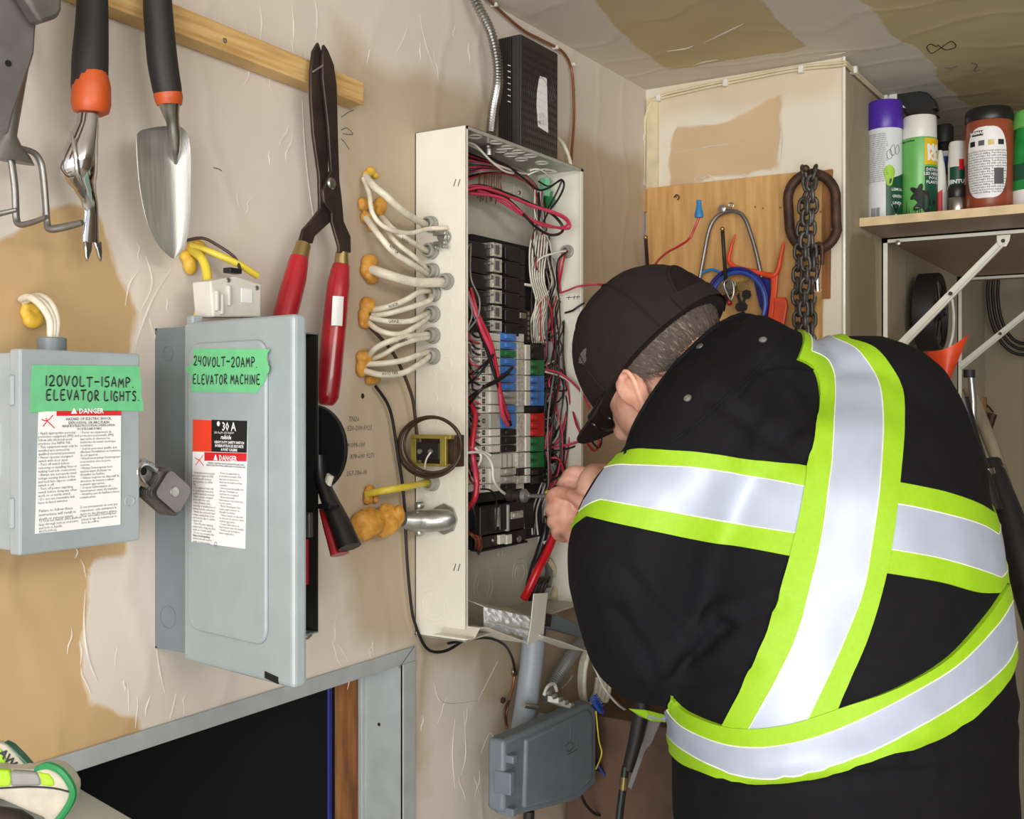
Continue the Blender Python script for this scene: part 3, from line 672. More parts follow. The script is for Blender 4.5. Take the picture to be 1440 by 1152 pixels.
# ------------------------------------------------------------------ 240 V safety switch with its door swung open
SX0, SX1, SD = L(218, 700).x, L(218, 700).x+.160, .10
sz0, sz1 = L(215, 912).z, L(218, 462).z
sb = thing('safety_switch', ((SX0+SX1)/2, -.05, sz0), 'tall grey safety switch, door open, green tape reading 240 volt 20 amp elevator machine', 'switch box')
th_ = .002
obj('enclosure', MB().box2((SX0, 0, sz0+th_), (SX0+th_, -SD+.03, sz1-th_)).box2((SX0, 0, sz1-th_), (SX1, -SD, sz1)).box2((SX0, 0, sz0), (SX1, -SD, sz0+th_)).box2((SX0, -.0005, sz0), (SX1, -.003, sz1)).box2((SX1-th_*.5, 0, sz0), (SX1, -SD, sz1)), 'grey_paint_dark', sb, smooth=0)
obj('inner_dark', MB().box2((SX1-th_*2, -.003, sz0+th_), (SX1-th_*.5-.0001, -SD-.0006, sz1-th_)).box2((SX0+.01, -.004, sz0+.02), (SX1-.01, -.012, sz1-.02)), 'matte_black', sb, smooth=0)  # black sheets put the shade inside the open box into the colour
for k in range(3):
    X_ = SX1-.025-.045*k
    for zc, q in ((.24, (.03, .055, .11)), (.09, (.026, .045, .05))): obj('switch_block', MB().box((X_, -.04, sz0+zc), q), 'black_plastic', sb, smooth=0, bevel=.002)
mb = MB().box((SX1-.006, -.08, sz0+.085), (.006, .016, .055)); obj('fuse_label', mb, 'red_wire', sb, smooth=0)
mb = MB().box((SX1-.008, -.086, sz0+.13), (.008, .02, .03)); obj('lug', mb, 'zinc', sb, smooth=0, bevel=.001)
mb = MB().lathe((SX1-.012, -SD+.012, sz0+.001), -AZ, [(.010, 0), (.010, .004), (.006, .008), (.001, .009)], 14); obj('bottom_bolt', mb, 'zinc', sb)
for y_, r in ((497, .008), (868, .0125)):
    c = B(236, y_, SX0-.0003); obj('knockout', MB().tube([c+AY*r*math.cos(a)+AZ*r*math.sin(a) for a in [2*math.pi*k/24 for k in range(24)]], .0005, 5, closed=True), 'grey_paint_dark', sb)
C0 = Vector((.823, -.056, 0)); C1 = Vector((.795, -.246, 0)); ce_ = (C1-C0).normalized(); cn_ = ce_.cross(AZ).normalized()
ORG = CAM+Vector()
def CV(px, py, h=0.0):
    d = ray(px, py); p0 = Vector((C0.x, C0.y, HZ))+cn_*h; t = (p0-CAM).dot(cn_)/d.dot(cn_); return CAM+d*t
zt_, zb2 = HZ+.0865, HZ-.283
W_ = (C1-C0).length; cc = (C0+C1)/2
cvr = obj('door', MB().box(Vector((cc.x, cc.y, (zt_+zb2)/2))-cn_*.009, (W_, .018, zt_-zb2), ce_, cn_, AZ), 'grey_paint', sb, smooth=0, bevel=.005, seg=3)
c0 = CV(378, 500); l0 = CV(268, 500); tz = CV(330, 480).z; bz = CV(330, 898).z
pc = Vector(((c0.x+l0.x)/2, (c0.y+l0.y)/2, (tz+bz)/2)); hw = (c0-l0).length/2
obj('raised_panel', MB().roundrect(pc-cn_*.001, ce_, AZ, hw, (tz-bz)/2, .018, .005, 8), 'grey_paint', sb, smooth=30, bevel=.0034, seg=4)
h_ = .0042
c = CV(382, 953, 0); obj('latch_slot', MB().box(c, (.022, .0012, .007), (ce_+AZ*-.12).normalized(), cn_), 'void_black', sb, smooth=0)
obj('hinge_ear', MB().box(Vector((C0.x, C0.y, zt_+.001))+ce_*.004-cn_*.012, (.012, .014, .014), ce_, cn_), 'grey_paint', sb, smooth=0, bevel=.002)
P2 = lambda a, b: CV(a, b, h_)
tape(sb, P2, [(273, 490.5), (379, 491), (375, 503), (379, 518), (373, 536), (361, 553), (268, 551), (271, 532), (261, 519), (272, 509)], cn_, [('240VOLT-20AMP.', (273, 514), (364, 517), .0098), ('ELEVATOR MACHINE', (272, 540), (368, 541), .0098)], ce_, 6)
lab = danger(sb, P2, ce_, cn_, dict(out=[(272, 590), (348.5, 592), (345, 772), (269.5, 762)], bar=[(288, 636), (347.5, 637.5), (347.2, 649), (288, 648)], title=(301, 638.6), ttext='▲ DANGER', ts=.0078, ink='print_grey',
   lines=[("HAZARD OF ELECTRIC SHOCK, EXPLOSION OR ARC FLASH\nRISQUE D'ELECTROCUTION, D'EXPLOSION OU D'ECLAIR D'ARC", (318, 651), .0024)],
   cols=[('\n'.join('• '+s for s in EN), (272, 662), .0034, .042), ('\n'.join('• '+s for s in FR), (309, 663), .0033, .044), ('Failure to follow these instructions will result in death or serious injury.', (272, 750), .0035, .042)],
   fig=[[(275, 644), (281, 647), (286, 640)], [(281, 647), (276, 654)], [(281, 647), (287, 655)]]), 1)
n2 = cn_
obj('red_square', MB().prism([P2(a, b)+n2*.0004 for a, b in ((272, 590), (298, 591), (298, 635.5), (271.5, 635))], n2*.0002), 'label_orange', lab, smooth=0)
obj('black_square', MB().prism([P2(a, b)+n2*.0004 for a, b in ((298, 590.5), (348.5, 592), (347.5, 637), (298, 635.5))], n2*.0002), 'ink', lab, smooth=0)
mb = MB(); text_mb(mb, '30 A', P2(313, 592)+n2*.0008, ce_, AZ, .0125, bold=.0002); text_mb(mb, '240 Vac/V~ 250 Vdc/V=', P2(302, 606)+n2*.0008, ce_, AZ, .0036); text_mb(mb, 'HEAVY DUTY SAFETY SWITCH\nINTERRUPTEUR DE SECURITE\nA FORT CALIBRE', P2(323, 620)+n2*.0008, ce_, AZ, .0038, align='CENTER', bold=.0001)
text_mb(mb, 'railside', P2(311, 610.5)+n2*.0008, ce_, AZ, .0065, shear=.3, bold=.00015)
mb.lathe(P2(308, 596)+n2*.0007, n2, [(.0026, 0), (.0026, .0002)], 14); obj('rating_print', mb, 'white_print', lab, smooth=0)
mb = MB(); c = P2(304, 765); mb.tube([c+n2*.0006+ce_*.0022*math.cos(a)+AZ*.0022*math.sin(a) for a in [k*math.pi/6 for k in range(12)]], .0003, 4, closed=True); obj('approval_mark', mb, 'print_grey', lab)
# operating handle on the far side
hX = SX1+.006
dc = B(487, 632, hX); dc = Vector((hX, dc.y+.053, dc.z))
obj('handle_disc', MB().lathe(dc, AX, [(.052, -.002), (.053, 0), (.053, .003), (.052, .004)], 40), 'black_plastic', sb)
obj('handle_slot', MB().tube([B(458, 690, hX-.003), B(465, 668, hX-.003)], .005, 10), 'cream', sb)
a_, b_ = B(452, 655, hX-.004), B(492, 772, hX-.004)
mb = MB().tube([B(450, 640, hX-.003), B(452, 670, hX-.004), B(462, 700, hX-.006), B(478, 735, hX-.008), B(492, 770, hX-.010)], [.006, .009, .012, .015, .017], 10, smooth=3, flat=.7)
obj('lever', mb, 'black_plastic', sb, smooth=50)
mb = MB().tube([B(456, 715, hX-.006), B(467, 745, hX-.008), B(478, 780, hX-.010)], [.008, .012, .014], 10, smooth=3, flat=.6); obj('lever_inset', mb, 'red_grip', sb, smooth=50)
mb = MB().box(B(462, 712, hX-.016), (.02, .02, .006), None, None, None); obj('lever_collar', mb, 'black_plastic', sb, smooth=0, bevel=.002)
# white plug-in breaker lying on top of the tall switch
wd2 = thing('spare_breaker', L(335, 440, .05), 'loose pale breaker resting on top of the tall grey switch under the yellow cable', 'breaker')
q = [L(296, 395, .075), L(332, 388, .075), L(368, 400, .075), L(367, 446, .075), L(300, 446, .075)]
obj('body', MB().prism(q, (0, .03, 0)), 'breaker_white', wd2, smooth=0, bevel=.002)
for a, b in ((305, 415), (312, 420), (322, 408)): obj('rib', MB().box(L(a, b+8, .077), (.003, .004, .022)), 'breaker_white', wd2, smooth=0, bevel=.0006)
obj('clip', MB().box(L(327, 381, .07), (.018, .012, .006)), 'black_plastic', wd2, smooth=0, bevel=.001)
obj('window', MB().box(L(347, 416, .0755), (.016, .001, .016)), 'label_white', wd2, smooth=0)
for c in ((321, 394), (361, 405)): obj('screw', MB().lathe(L(c[0], c[1], .0755), -AY, [(.003, 0), (.0025, .001), (.001, .001)], 10), 'zinc', wd2)
def cable(P, r, m, label, group=None, n=10, sub=6, name='electrical_cable', cat='cable', **k):
    return solo(name, MB().tube(P, r, n, smooth=sub), m, label, cat, group, smooth=70, **k)
cable([L(270, 352, .01), L(284, 364, .03), L(291, 385, .04), L(290, 410, .045), L(283, 430, .045), L(276, 452, .045)], .0052, 'yellow_cable', 'yellow cable dropping from the foam to the top of the tall grey switch')
cable([L(268, 345, .01), L(290, 352, .025), L(315, 362, .04), L(340, 374, .05), L(362, 388, .055)], .0042, 'yellow_cable', 'yellow cable running right over the loose pale breaker')
cable([L(262, 338, .006), L(285, 335, .02), L(306, 345, .03), L(330, 362, .045), L(338, 380, .055)], .0018, 'brown_wire', 'thin brown wire curving above the loose pale breaker')

# ------------------------------------------------------------------ the electrical panel
PX0, PX1, PD = L(583, 500).x, 1.672, .0935
pz1, pz0 = L(583, 187).z, L(583, 893).z
ep = thing('breaker_box', ((PX0+PX1)/2, -.01, pz0), 'open cream breaker panel full of wiring that the man is working on', 'electrical panel')
t = .0016
lw = obj('side_wall', MB().box2((PX0, 0, pz0), (PX0+t, -PD, pz1)).box2((PX0, -PD+t, pz0), (PX0+.006, -PD, pz1)), 'cream', ep, smooth=0, bevel=.0006)
rw = obj('side_wall', MB().box2((PX1-t, 0, pz0), (PX1, -PD, pz1)).box2((PX1-.009, -PD+t, pz0), (PX1, -PD, pz1)), 'cream', ep, smooth=0, bevel=.0006)
tw = obj('top_wall', MB().box2((PX0, 0, pz1-t), (PX1, -PD, pz1)).box2((PX0, -PD+t, pz1-.006), (PX1, -PD, pz1)), 'galv', ep, smooth=0, bevel=.0006)
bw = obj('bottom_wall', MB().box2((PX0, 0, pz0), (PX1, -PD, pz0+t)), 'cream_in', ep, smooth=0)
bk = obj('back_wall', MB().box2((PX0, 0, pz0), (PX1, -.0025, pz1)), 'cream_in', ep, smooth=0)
def ring(c, e1, e2, r, w, m, par, nm='knockout', n=20, arc=1.0, ph=0):
    a = [ph+2*math.pi*arc*k/n for k in range(n if arc == 1 else n+1)]
    return obj(nm, MB().tube([c+e1*r*math.cos(q)+e2*r*math.sin(q) for q in a], w, 5, closed=arc == 1), m, par)
for x_, y_ in ((626, 368), (628, 426), (626, 455), (626, 485), (627, 513), (604, 527), (626, 545), (607, 560), (628, 575), (606, 692), (625, 700), (597, 792), (608, 590)):
    ring(B(x_, y_, PX0-.0001), AY, AZ, .0105, .0005, 'cream', lw, arc=.8, ph=1)
for r in (.013, .02, .0265): ring(B(609, 850, PX0-.0001), AY, AZ, r, .0005, 'cream', lw, n=32)
for y_ in (257, 798, 478+0):
    if y_ != 478:
        for dx in (0, 6): obj('pen_mark', MB().tube([B(638+dx, y_+5, PX0-.0003), B(641+dx, y_-5, PX0-.0003)], .0007, 4), 'ink', lw, smooth=0)
for k, dx in enumerate((0, 3, 8)): obj('pen_mark', MB().tube([Vector((PX1-t-.0004, -.082+.0022*dx, HZ+.178)), Vector((PX1-t-.0004, -.084+.0022*dx, HZ+.185))], .0006, 4), 'ink', rw, smooth=0)
obj('pen_mark', MB().tube([Vector((PX1-t-.0004, -.088, HZ+.182)), Vector((PX1-t-.0004, -.06, HZ+.182))], .0005, 4), 'ink', rw, smooth=0)
for x_, y_ in ((698, 200), (714, 207), (730, 213), (746, 219), (703, 212), (718, 218), (733, 224), (762, 229), (774, 241), (750, 240), (668, 192)):
    ring(H(x_, y_, pz1-t-.0012), AX, AY, .0105, .0013, 'knock', tw)
for x_, y_, rr in ((731, 806, (.016, .024)), (680, 825, (.018, .028)), (704, 778, (.007,))):
    for r in rr: ring(L(x_, y_, .003), AX, AZ, r, .0008, 'cream_in', bk, n=26)
ring(L(728, 270, .003), AX, AZ, .013, .0008, 'cream_in', bk); obj('screw', MB().lathe(L(730, 271, .003), -AY, [(.004, 0), (.003, .002)], 10), 'zinc', bk)
# connectors on the left side wall (cable enters here)
M['conn_grey'] = mat('conn_grey', (150, 148, 140), .45)
CONN = [(603, 316), (604, 353), (605, 382), (625, 396), (607, 413), (606, 442), (606, 472), (606, 501), (605, 679)]
cg = 'cable connectors on the left side of the panel'
for i, (a, b) in enumerate(CONN):
    c = B(a+4, b, PX0-.001)
    obj('cable_connector', MB().lathe(c, -AX, [(.0125, 0), (.0125, .004), (.0105, .0045), (.0105, .013), (.0098, .014), (.0075, .014), (.007, .006), (.001, .006)], 20), 'conn_grey', ep)
sq = B(627, 334, PX0-.002)
mb = MB().lathe(sq, -AX, [(.010, 0), (.010, .004), (.008, .006), (.008, .012), (.005, .012)], 14).box(sq+AX*-.014+AZ*.004, (.008, .022, .006)).box(sq+AX*-.014-AZ*.010, (.008, .02, .005))
mb.lathe(sq+Vector((-.02, -.008, -.016)), AX, [(.003, 0), (.003, .012)], 8).lathe(sq+Vector((-.02, .006, -.016)), AX, [(.003, 0), (.003, .012)], 8)
obj('cable_clamp', mb, 'zinc', ep, smooth=30, bevel=.001)
# white cables from the foam plugs to the panel
def ccab(P_, r, m, label, group=None, end=None, start=.008, mid=.05):
    n = len(P_); P = []
    for i, (a, b) in enumerate(P_):
        f = i/(n-1)
        if i == n-1: P.append(B(a, b, PX0-.012)); P.append(B(a+4, b, PX0-.004))
        else: P.append(L(a, b, start+(mid-start)*math.sin(min(1, f*1.5)*math.pi/2)))
    return cable(P, r, m, label, group)
GR = 'white cables looping into the left side of the panel'
ccab([(514, 248), (526, 262), (542, 275), (570, 300), (599, 316)], .0052, 'romex', 'thick white cable leaving the topmost hole and running straight down to the panel')
ccab([(511, 251), (519, 272), (524, 300), (542, 320), (574, 328), (602, 322), (624, 321)], .0034, 'romex', 'thin white cable sagging from the topmost hole to the zinc clamp')
ccab([(537, 305), (552, 322), (575, 338), (600, 353)], .0042, 'romex', 'white cable entering the second connector from the top')
ccab([(540, 318), (556, 340), (583, 362), (601, 380)], .0038, 'romex', 'upper of the two marked white cables entering the third connector')
k3 = ccab([(514, 306), (533, 331), (555, 356), (583, 374), (601, 386)], .0046, 'romex', 'lower of the two marked white cables entering the third connector')
ccab([(511, 303), (510, 316), (520, 328), (534, 334)], .0016, 'romex', 'short thin white wire curling beside the second foam plug') if False else None
ccab([(520, 378), (546, 387), (583, 397), (620, 397)], .0072, 'romex', 'thickest white cable running level from the middle foam to its own connector')
ccab([(522, 436), (540, 433), (566, 424), (590, 411), (604, 409)], .0042, 'romex', 'uppermost white cable out of the tall orange foam plug')
ccab([(524, 443), (545, 441), (575, 433), (603, 423), (606, 416)], .0040, 'romex', 'second white cable out of the tall orange foam plug')
ccab([(521, 447), (545, 452), (575, 452), (590, 446), (602, 440)], .0040, 'romex', 'third white cable out of the tall orange foam plug')
ccab([(518, 454), (536, 466), (562, 470), (585, 459), (603, 445)], .0040, 'romex', 'lowest white cable sagging out of the tall orange foam plug')
ccab([(517, 503), (528, 490), (548, 480), (575, 473), (602, 470)], .0042, 'romex', 'uppermost white cable out of the lowest foam plug of the column')
ccab([(522, 506), (540, 498), (562, 485), (585, 478), (603, 475)], .0036, 'romex', 'second white cable out of the lowest foam plug of the column')
ccab([(514, 512), (540, 511), (566, 507), (586, 500), (602, 495)], .0042, 'romex', 'third white cable out of the lowest foam plug of the column')
ccab([(511, 521), (535, 527), (565, 525), (588, 513), (604, 501)], .0044, 'romex', 'lowest white cable sagging out of the lowest foam plug of the column')
ccab([(516, 695), (540, 690), (570, 685), (600, 679)], .0052, 'yellow_cable', 'short yellow cable entering the panel under the transformer')
# pen notes on the sheaths
def note(s, a, b, c_, d, off, size):
    p, q = L(a, b, off), L(c_, d, off); mb = MB(); text_mb(mb, s, p, (q-p).normalized(), (q-p).normalized().cross(AY)*-1 if False else Vector((-(q-p).normalized().z, 0, (q-p).normalized().x)), size, bold=.0001)
    obj('pen_note', mb, 'ink', ep, smooth=0)
note('BATH', 566, 333, 590, 350, .056, .006); note('KIT  L4', 549, 343, 575, 366, .056, .0065); note('NORTH', 546, 429, 572, 420, .056, .006); note('GARAGE', 546, 449, 580, 449, .056, .006); note('GARBG', 560, 478, 585, 470, .055, .006); note('HOOD FAN', 537, 523, 580, 519, .056, .0065)
foam([(521, 240, 7, 6, .004), (516, 246, 6, 6, .004), (527, 246, 6, 5, .004)], 'small ragged foam plug, topmost of the column beside the panel', m='foam_yellow')
foam([(511, 287, 8, 9, .005), (535, 291, 9, 13, .006), (522, 290, 10, 6, .005), (514, 306, 7, 8, .005), (522, 318, 6, 8, .005)], 'lumpy orange foam plug, second from the top of the column')
foam([(520, 370, 13, 11, .006), (514, 380, 8, 12, .005), (522, 390, 12, 9, .006)], 'orange foam plug, third from the top of the column')
foam([(516, 430, 11, 11, .006), (511, 446, 8, 12, .005), (514, 456, 9, 6, .006), (531, 440, 8, 5, .006)], 'tall orange foam plug, fourth from the top of the column')
foam([(512, 503, 12, 11, .006), (508, 517, 8, 13, .005), (535, 502, 14, 4, .01), (524, 534, 14, 7, .006)], 'orange foam plug with a side drip, fifth from the top of the column')
foam([(520, 690, 8, 9, .006), (517, 702, 7, 9, .006), (528, 703, 5, 6, .006)], 'small foam plug at the start of the short yellow cable')
foam([(520, 737, 24, 22, .02), (545, 732, 20, 22, .025), (562, 724, 9, 16, .04), (505, 735, 12, 15, .012)], 'largest foam lump, beside the silver conduit elbow under the transformer')
# silver connector on the panel side below the transformer
mb = MB(); P = [B(567, 731, PX0-.055), B(580, 733, PX0-.04), B(600, 733, PX0-.022), B(622, 731, PX0-.010), B(632, 730, PX0-.0)]
mb.tube(P, [.010, .0155, .0165, .0165, .0165], 16, smooth=3); ob = obj('conduit_elbow', mb, 'zinc', ep, smooth=60)
obj('locknut', MB().lathe(B(626, 730, PX0-.001), -AX, [(.023, 0), (.023, .004), (.018, .005)], 8), 'zinc', ep)
for y_ in (711, 749): obj('clamp_screw', MB().lathe(B(589, y_, PX0-.03), -AX, [(.0055, -.006), (.0055, .004), (.003, .006)], 10), 'zinc', ep)
# doorbell transformer with its loop of brown wire
tf = thing('transformer', B(610, 657, PX0-.02), 'small gold-framed transformer screwed to the left side of the panel', 'transformer')
x_ = PX0-.001
y0, y1 = B(640, 634, x_).y, B(640, 634, x_).y
def bb(a0, b0, a1, b1, X_, th, m, nm, **k):
    p, q = B(a0, b0, X_), B(a1, b1, X_)
    return obj(nm, MB().box2((X_, p.y, p.z), (X_+th, q.y, q.z)), m, tf, smooth=0, bevel=.0012, **k)
bb(592, 613, 640, 656, x_-.022, .022, 'rust_steel', 'core')
bb(578, 611, 634, 618, x_-.03, .03, 'gold_plate', 'frame_strap'); bb(578, 651, 634, 657, x_-.03, .03, 'gold_plate', 'frame_strap')
bb(577, 612, 585, 656, x_-.028, .006, 'gold_plate', 'frame_end'); bb(618, 613, 627, 656, x_-.031, .006, 'gold_plate', 'frame_end'); bb(634, 612, 642, 657, x_-.02, .02, 'rust_steel', 'mounting_tab')
bb(585, 622, 617, 648, x_-.034, .01, 'black_plastic', 'terminal_block')
for a in (591, 606): obj('terminal_screw', MB().lathe(B(a, 635, x_-.035), -AX, [(.0042, 0), (.0035, .003), (.001, .003)], 10), 'zinc', tf)
obj('lead', MB().tube([B(606, 636, x_-.038), B(600, 645, x_-.04), B(597, 658, x_-.035), B(596, 670, x_-.01)], .0013, 6, smooth=4), 'white_wire', tf)
for k, (dx, dy, s) in enumerate(((0, 0, 1), (3, -1, .94), (-2, 2, 1.04))):
    P = []
    for j in range(22):
        a = 2*math.pi*j/22+k; P.append(B(606+dx+43*s*math.cos(a), 627+dy+41*s*math.sin(a), x_-.045+.006*math.sin(a*2+k)))
    cable(P+[P[0]], .0021, 'brown_wire', '%s turn of brown wire coiled round the small transformer' % ('middle', 'smallest', 'largest')[k], 'turns of brown wire round the transformer', sub=3, name='wire_coil')
cable([L(528, 543, .01), L(548, 575, .012), L(558, 630, .012), L(568, 700, .012), L(572, 780, .012), L(577, 840, .012), L(583, 875, .012), L(600, 912, .012), L(625, 916, .02), L(650, 902, .03)], .0024, 'black_wire', 'black wire running down the wall from the lowest foam plug to below the panel', sub=5)
cable([L(520, 460, .008), L(548, 490, .02), L(565, 520, .02), L(580, 560, .02), L(585, 600, .02), L(588, 625, .03)], .0026, 'brown_wire', 'brown wire from the tall foam plug down to the transformer', sub=5)
# ------------------------------------------------------------------ inside the panel: breakers
BO = .066
def plate_px(xa, ya, xb, yb, off): # box corners on plane y=-off
    p = L(xa, (ya+yb)/2, off); q = L(xb, (ya+yb)/2, off); zm = L((xa+xb)/2, ya, off).z; zn = L((xa+xb)/2, yb, off).z
    return p.x, q.x, zn, zm
def pbox(xa, ya, xb, yb, off, dpt, m, nm, par, bevel=.0006, **k):
    a, b, c, d = plate_px(xa, ya, xb, yb, off)
    return obj(nm, MB().box2((a, -off, c), (b, -off+dpt, d)), m, par, smooth=0, bevel=bevel, **k)
# bus base plate behind the breakers
pbox(664, 340, 762, 764, .03, .02, 'matte_black', 'bus_tray', ep)
def left_breaker(y0, y1, hm, hw=(704, 726), toggles=1, body='breaker_white', term=True, win=False):
    g = .35
    b = pbox(675, y0+g, 704, y1-g, BO, .04, body, 'breaker', ep)
    pbox(690, y0+g+.5, 703.5, y1-g-.5, BO+.0035, .004, body, 'shoulder', b)
    pbox(704, y0+g, 737, y1-g, BO-.006, .034, body, 'handle_base', b)
    n = toggles; h = (y1-y0)/n
    for k in range(n):
        o = pbox(hw[0]+.5, y0+k*h+1, hw[1], y0+k*h+h-1, BO+.002, .008, hm, 'toggle', b)
        pbox((hw[0]+hw[1])/2-3, y0+k*h+2.5, (hw[0]+hw[1])/2+5, y0+k*h+h-3.5, BO+.006, .004, hm, 'toggle_tip', b)
    if term:
        for k in range(n):
            yc = y0+h*(k+.5); c = L(680, yc, BO); p = pxr(3.2, c)
            obj('terminal_hole', MB().box(c, (p*2, .0012, p*2)), 'void_black', b, smooth=0)
            obj('terminal_screw', MB().lathe(c-AY*.0007, -AY, [(p*.7, 0), (p*.5, .0006)], 8), 'zinc', b)
            pbox(661, yc-h*.42, 675, yc+h*.42, BO-.014, .03, body, 'terminal_shoulder', b)
    return b
rows = [(468, 480, 'breaker_blue'), (480, 492, 'breaker_blue'), (492, 503, 'breaker_green'), (503, 515, 'breaker_blue'), (515, 527, 'breaker_blue'), (527, 538.5, 'breaker_blue'), (538.5, 550, 'breaker_blue')]
for a, b, m in rows: left_breaker(a, b, m)
left_breaker(550, 569, 'breaker_grey', toggles=2); left_breaker(569, 581, 'breaker_blue'); left_breaker(581, 603, 'breaker_blue', toggles=1, body='breaker_grey')
for a, b in ((603, 614), (614, 626), (626, 637)): left_breaker(a, b, 'breaker_black')
q = pbox(690, 637.5, 737, 657.5, BO-.004, .036, 'breaker_white', 'filler_plate', ep)
for a in range(4): pbox(706+7*a, 638.5, 706.6+7*a, 657, BO-.0035, .001, 'print_grey', 'groove', q, bevel=0)
left_breaker(658, 680, 'breaker_grey', toggles=2); left_breaker(680, 692, 'breaker_black')
def right_breaker(y0, y1, hm, n, body='breaker_speckle'):
    b = pbox(728, y0+.3, 745, y1-.3, BO, .04, body, 'breaker', ep)
    pbox(740, y0+.8, 746, y1-.8, BO+.003, .004, 'breaker_white', 'shoulder', b)
    pbox(746.5, y0+.3, 765.5, y1-.3, BO-.006, .034, hm if hm != 'breaker_black' else 'breaker_black', 'handle_base', b)
    h = (y1-y0)/n
    for k in range(n):
        pbox(747.5, y0+k*h+1, 757, y0+k*h+h-1, BO+.001, .007, hm, 'toggle', b)
        pbox(748.5, y0+k*h+h*.3, 756, y0+k*h+h*.75, BO+.005, .004, hm, 'toggle_tip', b)
    return b
for a, b, m, n in ((484, 506, 'breaker_black', 2), (506, 528, 'breaker_green', 2), (528, 550, 'breaker_blue', 2), (550, 571, 'breaker_blue', 2), (581, 614, 'breaker_red', 3), (614, 635.5, 'breaker_green', 2), (636, 658, 'breaker_green', 2), (658, 668.5, 'breaker_black', 1), (668.5, 680, 'breaker_black', 1)):
    right_breaker(a, b, m, n, 'breaker_black' if (a == 658) else 'breaker_speckle')
pbox(727, 571.5, 765, 580.5, BO-.012, .03, 'breaker_black', 'filler_plate', ep)
# older black two-pole breakers at the top
yy = [341, 363, 385, 407, 429, 450, 468]
for k in range(6):
    y0, y1 = yy[k], yy[k+1]
    b = pbox(657, y0+.5+k*.2, 693, y1-.5, BO, .05, 'breaker_black', 'breaker', ep, bevel=.001)
    w_ = pbox(693.5, y0+1, 706, y1-2, BO+.006, .03, 'silver_label' if k < 5 else 'breaker_grey', 'label_window', b)
    pbox(697, y0+4, 702.5, y1-5, BO+.0068, .001, 'print_grey', 'print', b, bevel=0)
    pbox(690, y0+(2 if k % 2 == 0 else 6), 694, y0+(8 if k % 2 == 0 else 9), BO+.006, .006, 'zinc', 'clip', b)
    pbox(706.5, y0+5, 730, y1+4, BO-.004, .04, 'breaker_black', 'handle_base', b, bevel=.001)
    pbox(711, y0+7, 717, y1+1, BO+.004, .008, 'breaker_black', 'toggle', b, bevel=.001)
    pbox(730.5, y0+11, 738.5, y1+10, BO-.012, .03, 'breaker_black', 'end_block', b, bevel=.001)
# neutral bar with screws
nb = pbox(739, 437, 746.5, 483, BO-.02, .012, 'dark_steel', 'neutral_bar', ep)
for k in range(6): obj('screw', MB().lathe(L(742.5, 441+7*k, BO-.0205), -AY, [(.0032, -.001), (.003, .0012), (.001, .0012)], 10), 'zinc', nb)
pbox(732, 440, 740, 448, BO-.004, .01, 'zinc', 'lug', ep); pbox(739, 399, 749, 402.5, BO-.01, .006, 'white_wire', 'clip', ep)
# main breaker
mbk = pbox(676, 708, 738, 748, BO+.004, .06, 'breaker_black', 'main_breaker', ep, bevel=.002)
pbox(738, 706, 751, 744, BO-.008, .045, 'breaker_black', 'end_block', mbk, bevel=.002)
pbox(714, 710, 716.5, 747, BO+.009, .006, 'breaker_grey', 'seam', mbk); pbox(698, 714, 702.5, 741, BO+.006, .003, 'silver_label', 'label', mbk)
pbox(720, 719, 736, 729, BO+.007, .004, 'breaker_grey', 'label', mbk); pbox(723, 721, 733, 727, BO+.0115, .005, 'silver_label', 'toggle', mbk); pbox(704, 709, 713, 746, BO+.008, .006, 'breaker_black', 'rib', mbk, bevel=.002)
pbox(658, 712, 676, 746, BO-.01, .04, 'breaker_black', 'lug_cover', mbk, bevel=.002)
pbox(668, 690, 735, 704, BO-.006, .04, 'breaker_black', 'breaker', ep, bevel=.001)
br = pbox(676, 750, 740, 766, BO-.01, .01, 'dark_steel', 'bus_bracket', ep, bevel=.001)
pbox(703, 752, 711, 765, BO-.005, .006, 'cream', 'tab', br); pbox(713, 752, 720, 765, BO-.005, .006, 'cream', 'tab', br)
obj('screw', MB().lathe(L(729, 758, BO-.008), -AY, [(.0055, 0), (.005, .003), (.001, .003)], 12), 'zinc', br); obj('screw', MB().lathe(L(693, 760, BO-.008), -AY, [(.003, 0), (.002, .002)], 10), 'zinc', br)
pbox(676, 767, 742, 770, BO-.012, .02, 'matte_black', 'shield', br)
# wires in the panel, each a part
def wire(P_, r, m, off=.05, nm='wire', sub=5, n=6, **k):
    n_ = len(P_); P = []
    for i, q in enumerate(P_):
        o = q[2] if len(q) > 2 else off
        P.append(L(q[0], q[1], o))
    return obj(nm, MB().tube(P, r, n, smooth=sub), m, ep, smooth=70, **k)
# bundle crossing the top and its loops
wire([(656, 262, .04), (672, 262, .045), (695, 266, .05), (720, 276, .055), (748, 290, .065), (775, 297, .08), (795, 306, .09), (802, 318, .09), (795, 322, .088), (775, 318, .08), (745, 308, .07), (715, 290, .06), (690, 274, .05), (672, 268, .045)], .0024, 'pink_wire')
wire([(656, 268, .04), (675, 264, .05), (700, 270, .055), (735, 284, .06), (765, 295, .075), (788, 304, .085), (799, 314, .088), (788, 320, .085), (760, 316, .08), (735, 300, .07), (705, 278, .06), (660, 272, .045)], .0024, 'pink_wire')
wire([(656, 266, .035), (690, 266, .05), (715, 273, .055), (745, 286, .06), (775, 300, .075), (791, 318, .085), (788, 328, .086), (772, 330, .085), (752, 318, .08), (735, 300, .07), (716, 282, .06), (700, 276, .05)], .0025, 'black_wire')
wire([(668, 204, .03), (690, 222, .045), (715, 234, .05), (740, 254, .055), (757, 267, .065), (772, 264, .075), (789, 253, .085), (793, 262, .085), (785, 280, .08), (770, 300, .07), (762, 320, .05)], .0018, 'black_wire')
